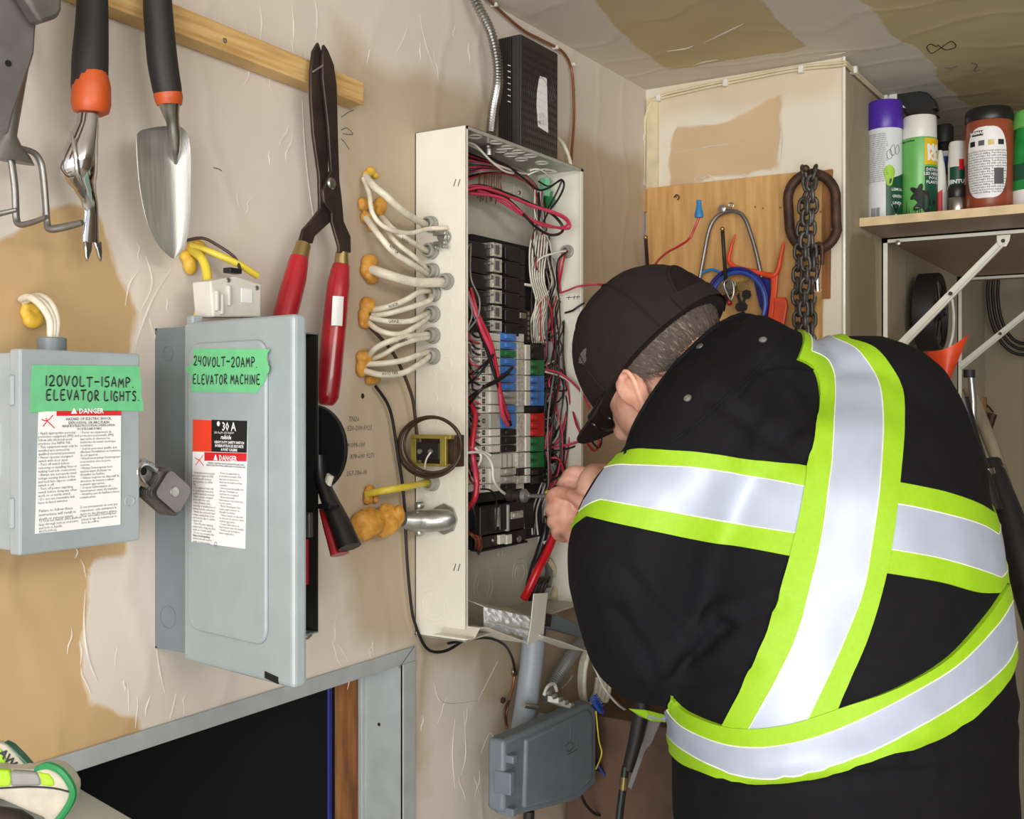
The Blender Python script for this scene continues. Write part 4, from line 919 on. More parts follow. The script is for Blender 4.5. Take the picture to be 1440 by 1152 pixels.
wire([(757, 255, .05), (772, 262, .07), (786, 255, .08), (790, 254, .08), (781, 275, .07), (768, 298, .06)], .0016, 'black_wire')
wire([(656, 200, .04), (668, 204, .05), (682, 218, .055), (695, 230, .055), (715, 238, .05), (730, 243, .04), (745, 245, .035)], .0020, 'white_wire')
wire([(656, 202, .03), (676, 212, .05), (690, 226, .055), (708, 240, .055), (722, 244, .05)], .0018, 'white_wire')
wire([(745, 240, .07), (757, 238, .08), (770, 246, .08), (776, 256, .07)], .0013, 'white_wire'); wire([(742, 246, .06), (756, 240, .075), (768, 238, .08), (782, 242, .08)], .0013, 'white_wire')
rw_ = random.Random(11)
for k in range(14):      # ground wires hanging from the top bundle
    x_ = 672+k*2.6+rw_.uniform(-1, 1); wire([(x_+3, 232+rw_.uniform(-3, 5), .02), (x_+rw_.uniform(-2, 2), 252, .025), (x_+rw_.uniform(-3, 3), 276+rw_.uniform(-6, 12), .022)], .0008, 'copper', sub=3, n=5)
for k in range(12):
    m = ['black_wire', 'red_wire', 'black_wire', 'pink_wire', 'grey_wire'][k % 5]; dy = k*2.1
    wire([(656, 214+dy*1.7, .012+.004*(k % 4)), (680, 224+dy*.9, .02+.003*k % .03), (705, 232+dy*.5, .03), (730, 242+dy*.4, .03), (750, 256+dy*.4, .025), (761, 275+dy, .025)], .0017, m, sub=4)
for k in range(10):
    m = ['black_wire', 'red_wire', 'black_wire'][k % 3]; wire([(656, 262+k*1.2, .02+.002*k), (675, 260+k*1.4, .03), (700, 266+k, .04), (716, 274+k, .04)], .0016, m, sub=4)
nut = MB(); c = L(765, 268, .03); nut.lathe(c-AZ*.012, AZ+AX*.2, [(.011, 0), (.014, .008), (.009, .02), (.012, .032), (.006, .034)], 7); obj('plastic_tag', nut, 'pale_green_tag', ep, smooth=0, label='crumpled pale green plastic tag')
c = L(773, 280, .035); nut = MB().lathe(c-AZ*.014, AZ-AX*.3, [(.009, 0), (.012, .01), (.007, .018), (.010, .026)], 6); obj('plastic_tag', nut, 'breaker_green', ep, smooth=0)
# vertical trunk of thin wires
for k in range(26):
    m = ['white_wire', 'black_wire', 'brown_wire', 'red_wire', 'black_wire', 'romex', 'grey_wire'][k % 7]
    x0 = 758+rw_.uniform(-6, 8); x1 = 755+rw_.uniform(-10, 20); x2 = 752+rw_.uniform(-6, 26); o = rw_.uniform(.012, .05)
    wire([(x0, 275+rw_.uniform(-8, 8), o), (x0+rw_.uniform(-3, 3), 305, o+.01), (x1, 340+rw_.uniform(-10, 10), o), (x1+rw_.uniform(-9, 9), 372, o+rw_.uniform(-.01, .02)), (x1+rw_.uniform(-4, 10), 402, o), (x2, 436, o+rw_.uniform(-.01, .02)), (x2+rw_.uniform(-7, 7), 480, o)], .0013, m, sub=4)
for k in range(7):       # pale loops left of the trunk
    x_ = 748+k*3; wire([(x_+4, 318, .04), (x_-3+k, 350, .05), (x_-2, 390, .055), (x_+6, 425, .05), (x_-2, 455, .045), (x_+1, 482, .04)], .0016, 'romex' if k % 2 else 'white_wire', sub=4)
for k in range(84):      # right gutter
    m = ['black_wire', 'black_wire', 'white_wire', 'red_wire', 'black_wire', 'grey_wire', 'black_wire', 'pink_wire', 'black_wire', 'brown_wire', 'romex'][k % 11]
    ya = rw_.uniform(375, 560); yb = min(690, ya+rw_.uniform(70, 240)); o = rw_.uniform(.01, .07); xm = 783+rw_.uniform(-8, 14)
    wire([(800-rw_.uniform(0, 26), ya, .01), (xm+rw_.uniform(-6, 6), ya+25, o), (xm+rw_.uniform(-11, 11), (ya+yb)/2, o), (xm-rw_.uniform(0, 10), yb-14, o), (766, yb, .045)], .0015, m, sub=4)
for k in range(22):
    m = ['black_wire', 'black_wire', 'grey_wire', 'black_wire', 'white_wire'][k % 5]; o = rw_.uniform(.01, .04)
    wire([(772+rw_.uniform(-4, 8), 560+k*5, .05), (785+rw_.uniform(0, 8), 590+k*4.5, o), (800+rw_.uniform(-6, 8), 628+k*2.5, o), (812+rw_.uniform(-6, 6), 668+rw_.uniform(0, 30), .012)], .0014, m, sub=4)
# connectors and wires on the right side wall
def rpt(px, py): return B(px, py, PX1-.002)
for a, b in ((799, 354), (774, 371), (775, 440)):
    obj('cable_connector', MB().lathe(rpt(a, b), -AX, [(.0115, 0), (.0115, .004), (.0095, .005), (.0095, .012), (.006, .012), (.005, .004)], 16), 'conn_grey', ep)
wire([(797, 352, .07), (789, 362, .07), (786, 385, .06), (788, 410, .05)], .0022, 'pink_wire'); wire([(796, 355, .07), (792, 370, .07), (788, 392, .06), (785, 408, .05)], .0018, 'red_wire')
wire([(795, 353, .075), (780, 356, .07), (762, 362, .06), (752, 372, .05)], .0018, 'white_wire'); wire([(798, 354, .074), (785, 366, .07), (783, 390, .06), (786, 412, .05)], .0018, 'black_wire')
wire([(788, 412, .06), (800, 408, .08), (812, 403, .1), (826, 401, .105), (840, 400, .11)], .0018, 'pink_wire')
wire([(795, 440, .06), (805, 437, .08), (812, 432, .09), (822, 426, .1)], .0018, 'black_wire')
for P_, m, r in (([(767, 520, .06), (785, 524, .07), (805, 538, .085), (820, 556, .09), (830, 575, .09)], 'pink_wire', .0020), ([(767, 523, .06), (790, 530, .07), (808, 543, .085), (822, 560, .09)], 'white_wire', .0016),
    ([(795, 545, .05), (805, 575, .07), (812, 600, .09), (825, 622, .1), (836, 634, .1), (842, 625, .1), (840, 608, .1), (836, 598, .1)], 'red_wire', .0022), ([(796, 540, .05), (810, 570, .07), (818, 598, .09), (832, 620, .1), (842, 630, .1), (846, 618, .1), (842, 600, .1)], 'black_wire', .0018),
    ([(766, 630, .06), (785, 628, .065), (805, 624, .08), (818, 618, .09), (822, 606, .09)], 'pink_wire', .0022), ([(766, 634, .06), (790, 633, .065), (812, 626, .08), (820, 615, .09)], 'black_wire', .0018),
    ([(767, 645, .05), (785, 645, .07), (792, 662, .075), (786, 676, .07), (768, 682, .06)], 'red_wire', .0022), ([(767, 642, .05), (788, 648, .07), (795, 662, .075), (788, 680, .07)], 'black_wire', .002),
    ([(767, 650, .05), (782, 650, .06), (788, 664, .07), (780, 674, .07), (768, 676, .06)], 'black_wire', .002), ([(790, 500, .04), (797, 530, .06), (800, 560, .06), (790, 610, .06), (780, 625, .05)], 'pink_wire', .0024),
    ([(775, 548, .06), (792, 550, .06), (800, 545, .05)], 'black_wire', .0018)):
    wire(P_, r, m)
# left gutter
for P_, m, r in (([(657, 410, .07), (668, 440, .08), (680, 470, .085), (693, 500, .085), (702, 545, .085), (706, 580, .083), (714, 598, .078)], 'pink_wire', .0036), ([(658, 425, .07), (670, 455, .08), (684, 490, .08), (700, 540, .085), (712, 580, .08), (718, 598, .076)], 'black_wire', .0030),
    ([(662, 405, .07), (672, 440, .08), (690, 480, .088), (699, 520, .088), (706, 560, .086), (716, 590, .08)], 'red_wire', .0026),
    ([(664, 342, .06), (657, 352, .085), (656, 400, .088), (664, 440, .085), (656, 465, .08)], 'grey_wire', .0014), ([(662, 345, .07), (662, 390, .085), (674, 420, .088), (672, 445, .085), (658, 465, .08)], 'grey_wire', .0014),
    ([(658, 540, .06), (672, 528, .085), (690, 505, .09), (694, 498, .088), (688, 505, .088), (672, 520, .085), (658, 528, .07)], 'black_wire', .0020), ([(660, 568, .06), (680, 545, .085), (702, 532, .09), (721, 517, .088)], 'black_wire', .0022),
    ([(658, 560, .06), (676, 548, .085), (698, 538, .09), (712, 528, .088), (721, 517, .088)], 'black_wire', .0018),
    ([(658, 560, .05), (668, 585, .07), (664, 630, .075), (670, 670, .08), (668, 700, .08), (657, 716, .06)], 'red_wire', .0045), ([(657, 600, .05), (664, 640, .08), (668, 665, .08), (670, 690, .08), (664, 712, .07)], 'pink_wire', .0034),
    ([(656, 637, .088), (672, 636, .088), (684, 641, .088), (692, 655, .088), (694, 675, .088), (704, 690, .085), (718, 699, .08)], 'white_wire', .0022), ([(668, 630, .08), (676, 640, .088), (675, 650, .085), (668, 660, .07)], 'white_wire', .0022),
    ([(672, 632, .08), (690, 640, .088)], 'white_wire', .0016), ([(676, 688, .08), (690, 690, .085), (698, 705, .08), (697, 745, .075)], 'black_wire', .0016)):
    wire(P_, r, m)
for k in range(26):
    m = ['black_wire', 'red_wire', 'black_wire', 'black_wire', 'grey_wire', 'pink_wire'][k % 6]; y_ = 476+k*8.3
    wire([(657, y_-26-rw_.uniform(0, 20), .03), (661+rw_.uniform(-2, 3), y_-12, .05+rw_.uniform(0, .02)), (667+rw_.uniform(-2, 3), y_-3, .066), (676, y_+rw_.uniform(-2, 2), .064)], .0018, m, sub=4)
for k in range(9):
    wire([(658+k*2.5, 746+k, .05), (662+k*1.6, 752, .06), (669+k, 760+k*1.2, .06), (668+k*.6, 772+k, .04)], .0016, ['copper', 'red_wire', 'copper', 'black_wire'][k % 4], sub=4)
wire([(668, 690, .06), (662, 700, .07), (668, 725, .075), (668, 750, .06), (674, 772, .05)], .0022, 'black_wire')
for k in range(18):      # lower right: wires dropping behind the hands
    o = rw_.uniform(.01, .04); x_ = 748+rw_.uniform(0, 26)
    wire([(x_+14, 678, o), (x_+6, 700, o), (x_, 722, o), (x_+rw_.uniform(-4, 6), 752, o)], .0015, ['white_wire', 'grey_wire', 'black_wire', 'romex'][k % 4], sub=3)
# service cables: thick red and black leads with lugs
P = [L(787, 733, .085), L(780, 750, .08), L(770, 775, .075), L(757, 800, .07), L(745, 826, .06), L(737, 842, .05)]
svc = obj('service_lead', MB().tube(P, [pxr(6, p) for p in P], 12, smooth=4), 'bright_red', ep, smooth=60, label='thick red service lead')
P = [L(768, 737, .07), L(765, 755, .07), L(757, 780, .06), L(750, 800, .05), L(744, 825, .045)]
obj('service_lead', MB().tube(P, [pxr(5.5, p) for p in P], 12, smooth=4), 'black_wire', ep, smooth=60, label='thick black service lead')
for P_ in ([(787, 736, .085), (788, 727, .085), (785, 722, .085), (781, 727, .085), (782, 735, .085)], [(768, 738, .07), (769, 730, .075), (766, 726, .075), (765, 736, .07)]):
    obj('lead_hook', MB().tube([L(*q) for q in P_], .0016, 8, smooth=4), 'dark_steel', svc)
wire([(768, 735, .075), (773, 743, .08), (781, 742, .085), (786, 734, .085)], .0012, 'black_wire')
obj('arrow_print', MB().prism([L(763, 762, .0725+.006), L(768, 760, .0785), L(765, 766, .0785)], (0, -.0004, 0)), 'white_print', svc, smooth=0)
P = [L(768, 786, .03), L(778, 800, .035), L(782, 820, .035), L(778, 842, .04)]; obj('cable_sheath', MB().tube(P, .0065, 10, smooth=4), 'romex_cream', ep, smooth=60)
P = [L(766, 782, .03), L(772, 800, .03), L(770, 825, .035)]; obj('cable_sheath', MB().tube(P, .007, 10, smooth=4), 'grey_wire', ep, smooth=60)
for k in range(6): wire([(740+k*4, 845, .05), (748+k*4, 822, .06), (758+k*3, 812, .06), (768, 818, .05)], .0024, 'black_wire' if k % 2 else 'brown_wire', sub=4)

# ------------------------------------------------------------------ bracket hanging under the panel, and what lies in it
bz_ = pz0
bkt = thing('metal_bracket', L(740, 915, .1), 'bent cream metal bracket hanging under the open breaker box', 'bracket')
def strip(P_, off0, off1, th, m, nm, par, **k):
    A = [L(a, b, off0) for a, b in P_]; C = [Vector((p.x, -off1, p.z)) for p in A]
    return obj(nm, MB().sheet([A, C], th, (0, 0, -1)), m, par, smooth=0, bevel=.0004, **k)
strip([(657, 899), (668, 896), (675, 883), (684, 882), (744, 904)], .115, .055, .0016, 'cream', 'shelf', bkt)
obj('upright', MB().prism([L(a, b, .115) for a, b in ((742, 906), (746, 884), (751, 835), (771, 834), (769, 847), (764, 898))], (0, .0016, 0)), 'cream', bkt, smooth=0, bevel=.0004)
strip([(760, 893), (790, 902), (824, 915), (838, 912)], .118, .07, .0016, 'cream', 'arm', bkt)
wp = thing('crumpled_paper', L(715, 895, .09), 'crumpled whitish paper directory lying on the bent bracket under the breaker box', 'paper')
rr = random.Random(5); rowsp = []
for j in range(9):
    row = []
    for i in range(14):
        f = i/13; g = j/8; x_ = 681+f*64; y_ = 854+f*14+g*30; row.append(L(x_, y_, .10+.005*noise.noise(Vector((i*.7, j*.9, 0)))+.004*rr.random()))
    rowsp.append(row)
obj('sheet', MB().sheet(rowsp, .0012, (0, 1, 0)), 'label_white', wp, smooth=0)
A_ = [L(681+64*f/10, 854+14*f/10, .10) for f in range(11)]
obj('fold', MB().sheet([A_, [p+Vector((.01, .045, .004+.003*rr.random())) for p in A_]], .0012, (0, 0, 1)), 'off_white', wp, smooth=0)
obj('fold', MB().sheet([[p+Vector((0, 0, -.018)) for p in A_], [p+Vector((.0, -.008, -.022-.002*rr.random())) for p in A_]], .001, (0, 0, 1)), 'off_white', wp, smooth=0)
dk = thing('cover_clip', L(800, 900, .1), 'dark grey metal bar resting on the right arm of the bracket', 'metal bar')
obj('bar', MB().prism([L(a, b, .10) for a, b in ((770, 866), (786, 866), (832, 884), (836, 900), (800, 892), (772, 884))], (0, .012, 0)), 'nid_grey', dk, smooth=0, bevel=.002)
obj('tip', MB().prism([L(a, b, .103) for a, b in ((768, 862), (777, 864), (775, 882), (768, 880))], (0, .016, 0)), 'dark_steel', dk, smooth=0, bevel=.002)
P = [L(826, 915, .12), L(836, 938, .12), L(850, 968, .12), L(868, 990, .12), L(886, 1003, .12)]
cable(P, .0022, 'white_wire', 'white wire hanging from the bracket arm towards the man\'s waist')
# conduit, flexible conduit, junction box
cd = thing('conduit_pipe', L(735, 1010, .05), 'grey plastic conduit running from the breaker box down to the utility box', 'conduit')
P = [L(752, 880, .05), L(748, 930, .05), L(741, 985, .05), L(734, 1030, .06)]
obj('pipe', MB().tube(P, [pxr(16.5, p) for p in P], 20, smooth=3), 'conduit_grey', cd, smooth=60)
P = L(741, 992, .05); a_ = (L(741, 985, .05)-L(734, 1030, .06)).normalized()
obj('clamp_band', MB().lathe(P, a_, [(.0195, -.003), (.0205, -.003), (.0205, .003), (.0195, .003)], 24), 'zinc', cd)
obj('clamp_screw', MB().tube([L(736, 992, .073), L(756, 996, .073)], .0042, 10), 'zinc', cd)
def corrug(P, r, m, nm, label, cat, pitch=.0035, amp=.0008, n=12):
    P2, _ = crom([Vector(p) for p in P], [r]*len(P), 12); out = [P2[0]]; acc = 0; pts = []; d = 0
    for i in range(1, len(P2)):
        a, b = P2[i-1], P2[i]; l = (b-a).length; s = -d
        while s+pitch/2 <= l+1e-9:
            s += pitch/2; pts.append(a+(b-a)*max(0, s/l))
        d = l-s
    R = [r+(amp if i % 2 else -amp) for i in range(len(pts))]
    return solo(nm, MB().tube(pts, R, n), m, label, cat, smooth=20)
corrug([L(822, 895, .03), L(808, 915, .04), L(793, 938, .045), L(776, 965, .04), L(770, 985, .03)], .011, 'grey_wire', 'flexible_conduit', 'short grey corrugated conduit slanting down behind the bracket', 'conduit')
corrug([L(655, -30, .02), L(672, 8, .03), L(690, 45, .035), L(699, 85, .038), L(700, 120, .04), L(694, 155, .045), L(690, 190, .05)], .0078, 'steel', 'armoured_cable', 'shiny spiral armoured cable dropping from the ceiling into the top of the breaker box', 'cable', .0052, .0011)
obj('cable_fitting', MB().lathe(H(687, 207, pz1-.004), -AZ, [(.012, 0), (.012, .003), (.009, .004), (.009, .014), (.007, .014)], 16), 'steel', ep)
ub = thing('utility_box', L(770, 1150, .06), 'grey plastic utility box with a moulded emblem hanging under the conduit', 'utility box')
f = [(709, 1042), (830, 988), (839, 996), (839, 1103), (814, 1126), (720, 1149), (708, 1142)]
obj('lid', MB().prism([L(a, b, .12) for a, b in f], (0, .03, 0)), 'nid_grey', ub, smooth=30, bevel=.006, seg=3)
g_ = [(741, 1040), (828, 998), (834, 1006), (834, 1098), (812, 1119), (738, 1138)]
obj('lid_panel', MB().prism([L(a, b, .125) for a, b in g_], (0, .012, 0)), 'nid_grey', ub, smooth=30, bevel=.005, seg=3)
obj('back_shell', MB().prism([L(a-3, b-2, .094) for a, b in f], (0, .022, 0)), 'nid_grey', ub, smooth=30, bevel=.005)
for y_ in (1066, 1100, 1140): obj('latch', MB().box(L(713 if y_ != 1100 else 709, y_, .118), (.012, .03, .012 if y_ != 1100 else .034)), 'nid_grey', ub, smooth=0, bevel=.002)
obj('hinge_barrel', MB().lathe(L(700, 1100, .10)-AZ*.014, AZ, [(.006, 0), (.006, .028)], 12), 'dark_steel', ub)
em = MB(); 
for P_ in ([(795, 1050), (802, 1044), (806, 1052), (798, 1058), (795, 1050)], [(807, 1046), (807, 1056)], [(811, 1044), (812, 1053)], [(803, 1018), (803, 1038)], [(798, 1062), (812, 1054)]): em.tube([L(a, b, .1255) for a, b in P_], .0008, 5, smooth=2)
obj('moulded_emblem', em, 'print_grey', ub, smooth=0)
obj('neck', MB().prism([L(a, b, .05) for a, b in ((716, 1028), (745, 1000), (778, 1005), (776, 1030), (720, 1045))], (0, -.05, 0)), 'conduit_grey', ub, smooth=0, bevel=.003)
tb = thing('terminal_block', L(788, 995, .09), 'white terminal strip with small screws sitting on top of the grey utility box', 'terminal block')
e1 = (L(806, 992, .1)-L(766, 975, .1)).normalized()
obj('base', MB().box(L(787, 988, .1), (.05, .02, .01), e1, AY), 'breaker_white', tb, smooth=0, bevel=.001)
for k in range(5): obj('screw', MB().lathe(L(770+8*k, 976+4.2*k, .108), -AY+AZ*.4, [(.0042, 0), (.0042, .006), (.002, .007)], 10), 'zinc', tb)
obj('strap', MB().tube([L(765, 978, .1), L(770, 966, .1), L(779, 962, .1), L(783, 972, .1)], .0028, 8, smooth=4), 'breaker_white', tb)
obj('bare_wire', MB().tube([L(790, 968, .11), L(800, 960, .115), L(805, 950, .115), L(798, 962, .112)], .0010, 6, smooth=4), 'zinc', tb)
cable([L(630, 905, .05), L(680, 897, .06), L(708, 906, .05), L(720, 925, .03), L(724, 945, .02)], .0022, 'black_wire', 'thin black wire looping along the wall under the breaker box')
for k, P_ in enumerate(([(724, 945), (722, 962), (716, 985), (712, 1005), (713, 1025)], [(716, 985), (710, 1000), (712, 1020)])):
    cable([L(a, b, .015) for a, b in P_], .0022, 'copper' if k == 0 else 'brown_wire', 'bare copper ground wire beside the grey conduit' if k == 0 else 'short brown wire beside the copper ground wire')
gc = MB().lathe(L(722, 945, .012), -AY, [(.0085, 0), (.0085, .004), (.004, .006), (.001, .006)], 8); gc2 = solo('ground_clamp', gc, 'brass', 'small brass ground clamp on the copper wire left of the conduit', 'clamp'); obj('screw', MB().lathe(L(722, 945, .018), -AY, [(.003, 0), (.002, .002)], 8), 'zinc', gc2)
solo('ground_clamp', MB().lathe(L(706, 985, .006), -AY, [(.005, 0), (.005, .004), (.002, .006)], 8), 'rust_steel', 'tiny rusty clamp on the wall below the brass ground clamp', 'clamp')
for k in range(4):
    c = L(828, 952, .05); P = [c+AX*(.034+.006*k)*math.cos(a)+AZ*(.052+.005*k)*math.sin(a)-AY*(.006*k) for a in [math.pi*.35+2*math.pi*.8*j/14 for j in range(15)]]
    cable(P, .0045, 'romex', '%s loop of the cream cable coil between the utility box and the man' % ('smallest', 'second smallest', 'second largest', 'largest')[k], 'cream cable coil behind the man', sub=3, name='cable_coil')
P = [L(800+6*i, (1000, 1015, 1027, 1020, 1005, 1000, 1013, 1022)[i % 8] if i < 8 else 1012, .07) for i in range(14)]
cable([L(825, 1010, .08), L(835, 1030, .08), L(850, 1036, .08), L(862, 1022, .08), L(872, 1018, .08), L(878, 1004, .08), L(892, 1002, .08)], .002, 'white_wire', 'curly thin white wire beside the utility box')
for k in range(3): cable([L(848, 1006+6*k, .05), L(865, 1022+5*k, .05), L(890, 1028+5*k, .05)], .003, 'romex', '%s of the cream cables behind the curly thin white wire' % ('upper', 'middle', 'lower')[k], 'cream cables low on the wall')
bw_ = MB()
for k in range(7):
    c = L(836+1.6*k, 982+2.5*k, .12); bw_.tube([c+AX*.009*math.cos(a)+AZ*.007*math.sin(a)+AY*.004*math.cos(a*2) for a in [2*math.pi*j/10 for j in range(10)]], .0012, 6, closed=True)
solo('wire_tangle', bw_, ['blue_wire'], 'small tangle of blue and white wires at the corner of the utility box', 'wire', kind='stuff')
cable([L(838, 1000, .12), L(842, 1040, .12), L(846, 1060, .12), L(838, 1082, .12)], .0013, 'yellow_cable', 'thin yellowish wire dangling beside the utility box')
cable([L(840, 1076, .11), L(850, 1090, .11), L(862, 1110, .11), L(862, 1140, .11), L(858, 1180, .11)], .0024, 'blue_wire', 'blue wire dropping at the right of the utility box')
cable([L(838, 1080, .1), L(852, 1084, .1), L(870, 1078, .1), L(884, 1070, .1)], .0045, 'black_wire', 'black cable crossing behind the blue wire')
cable([L(815, 1112, .1), L(824, 1132, .1), L(840, 1146, .1), L(856, 1142, .1), L(862, 1128, .1)], .0028, 'black_wire', 'black cable looping out under the utility box')
P = [L(744, 1141, .1), L(743, 1170, .1), L(743, 1230, .1)]; cable(P, .009, 'black_rubber', 'thick black cable leaving the bottom of the utility box')

# ------------------------------------------------------------------ modem above the panel
md = thing('modem', (1.6, -.025, pz1), 'black ribbed modem with a white label standing on top of the breaker box', 'modem')
mx0, mx1, md_ = B(697, 100, 1.536).x, L(785, 100, .05).x, .05
mz1 = L(733, 47, .05).z
mxa = L(733, 100, .05).x
obj('case', MB().box2((mxa, -.004, pz1+.001), (mx1, -md_, mz1)), 'modem_black', md, smooth=0, bevel=.003)
for k in range(11):
    o = obj('vent_rib', MB().box2((mxa-.0022, -.007-.0038*k, pz1+.004), (mxa, -.0088-.0038*k, mz1-.003)), 'modem_black', md, smooth=0)
obj('front_bezel', MB().box2((mxa-.0035, -.034, pz1+.003), (mxa, -.047, mz1-.002)), 'modem_face', md, smooth=0, bevel=.001)
for k in range(7):
    yq = 92+8.5*k; c = B(716, yq, mxa-.0037); obj('led', MB().box(c, (.0006, .006, .0015), AX, (AY*.8+AZ*.35).normalized()), 'label_white', md, smooth=0)
mb = MB(); rr = random.Random(8)
for i in range(14):
    zc = pz1+.01+i*.013
    for j in range(18):
        xc = mxa+.006+j*.0064
        if xc < mx1-.005 and zc < mz1-.008: mb.add([(xc, -md_-.0001, zc), (xc+.0018, -md_-.0001, zc+.004), (xc+.0014, -md_-.0008, zc+.009), (xc-.001, -md_-.0001, zc+.006)], [(0, 1, 2, 3)])
obj('grille_pattern', mb, 'matte_black', md, smooth=0, kind='stuff')
sw = MB()
for r in (.028, .034, .040, .046): sw.tube([Vector((mxa+.066+r*math.cos(a), -md_-.0002, pz1+.105+1.5*r*math.sin(a))) for a in [math.pi*j/14+.2 for j in range(14)]], .0008, 4)
obj('moulded_swirl', sw, 'modem_face', md)
lb = [L(a, b, md_+.0006) for a, b in ((759, 107), (769, 110), (771, 187), (757, 178), (755, 150), (755.5, 130))]
lo = obj('label_sticker', MB().prism(lb, (0, .0005, 0)), 'label_white', md, smooth=0)
mb = MB()
for k in range(6):
    a = L(758+2*k, 176, md_+.0008); text_mb(mb, ('SN 4A61 0932 77', 'MODEL CGM 4141', '12V 2A DC ONLY', 'MADE IN CHINA', 'MAC 38 4C 90', 'FCC ID IC')[k], a, AZ, -AX, .0028)
c = L(758.5, 172, md_+.001); mb.tube([c+AX*.0022*math.cos(q)+AZ*.0022*math.sin(q) for q in [k*math.pi/5 for k in range(10)]], .0005, 4, closed=True)
obj('label_print', mb, 'print_grey', lo, smooth=0)
cable([L(784, 194, .03), L(792, 203, .03), L(799, 218, .035), L(803, 234, .04)], .0036, 'romex', 'short cream cable from the modem to the top of the breaker box')
cable([L(676, -12, .01), L(700, 12, .008), L(735, 42, .008), L(765, 58, .008), L(790, 72, .008), L(802, 92, .008), L(806, 120, .01), L(807, 170, .012), L(804, 215, .02), L(804, 234, .03)], .0026, 'copper', 'brown cable tacked along the ceiling line and down beside the modem', sub=8)
for a, b in ((695, 7), (781, 67), (805, 91)): solo('cable_clip', MB().box(L(a, b, .008), (.006, .012, .006)), 'off_white', ('small white clip holding the brown cable %s' % {695: 'at the picture top', 781: 'right of the modem top', 805: 'at its bend'}[a]), 'clip', smooth=0, bevel=.001)
# ------------------------------------------------------------------ pilaster wall: cables, board and what hangs on it
def BB(a, b, off=.0): return B(a, b, XB-off)
top = [(904, 520), (903, 420), (902, 380), (904, 300), (906, 240), (907, 190), (908, 165), (916, 143), (935, 133), (965, 126), (1000, 118), (1050, 108), (1100, 98), (1140, 92), (1165, 90), (1184, 88)]
for k, d in enumerate((.003, .008)):
    P = [BB(a-(1.5 if i < 6 else 0)*k*2.2, b+(k*4 if i > 7 else 0), .006) for i, (a, b) in enumerate(top)]
    if k == 0: P[-1] = P[-1]
    P += [Vector((XB-.004, YS-.006, P[-1].z)), ] + [L(a, b+k*4, -YS+.006) for a, b in ((1200, 98), (1222, 118), (1246, 140), (1300, 190))]
    cable(P, .0026, 'romex_cream', 'cream cable stapled round the pilaster, %s of the pair' % ('outer' if k == 0 else 'inner'), 'cream cable pair on the pilaster', sub=5)
for nm, (a, b) in (('at the pilaster top left', (927, 138)), ('on the upper left third of the pilaster', (1021, 117)), ('on the upper right third of the pilaster', (1127, 98)), ('high on the left edge of the pilaster', (905, 194)), ('lower on the left edge of the pilaster', (904, 257))):
    solo('cable_clip', MB().box(BB(a, b, .006), (.014, .010, .014)), 'off_white', 'small white cable clip '+nm, 'clip', smooth=0, bevel=.0015)
for a, b in ((1201, 99), (1244, 139)): solo('cable_clip', MB().box(L(a, b, -YS+.007), (.012, .014, .014)), 'off_white', 'white cable clip on the side of the pilaster %s' % ('just past its corner' if a == 1201 else 'behind the purple-capped can'), 'clip', smooth=0, bevel=.0015)
bd_ = .019
bo = MB().prism([BB(a, b, .001) for a, b in ((915, 267), (1160, 241), (1154, 760), (916, 760))], (-bd_, 0, 0))
board = solo('plywood_board', bo, 'ply', 'rough plywood board fixed to the pilaster behind the man, holding hooks and chain', 'board', smooth=0, bevel=.001)
obj('backing_strip', MB().prism([BB(a, b, .0005) for a, b in ((905, 270), (917, 268), (916, 298), (905, 300))], (-.012, 0, 0)), 'ply', board, smooth=0)
obj('backing_strip', MB().prism([BB(a, b, .0005) for a, b in ((1160, 241), (1172, 239), (1170, 262), (1168, 420), (1158, 420))], (-.010, 0, 0)), 'stud', board, smooth=0)
for a, b in ((951, 277), (1073, 293), (1097, 292), (1154, 298), (1062, 291)): obj('hole', MB().lathe(BB(a, b, bd_+.0011), -AX, [(.0022, 0), (.002, .0004)], 8), 'stud', board)
obj('screw_hook', MB().tube([BB(948, 278, bd_), BB(951, 274, bd_+.01), BB(955, 277, bd_+.012), BB(953, 281, bd_+.008)], .0013, 6, smooth=3), 'rust_steel', board)
HB = bd_+.02
# blue wire nut with red wire
wn = thing('wire_nut', BB(983, 305, HB+.1), 'blue wire nut capping a red wire above the man\'s cap', 'wire nut')
c = BB(983, 306, HB+.1); obj('cap', MB().lathe(c, (BB(983, 282, HB+.1)-c).normalized(), [(.0085, 0), (.0088, .006), (.0065, .016), (.0048, .024), (.0048, .033), (.003, .034)], 12), 'blue_nut', wn)
obj('red_wire', MB().tube([BB(983, 306, HB+.1), BB(978, 318, HB+.1), (BB(970, 335, HB+.1)), BB(955, 346, HB+.12), BB(937, 356, HB+.15), BB(922, 371, HB+.2), BB(915, 392, HB+.25), B(885, 405, 1.86), B(860, 402, 1.76), L(841, 400, .11)], .0024, 8, smooth=5), 'red_wire', wn)
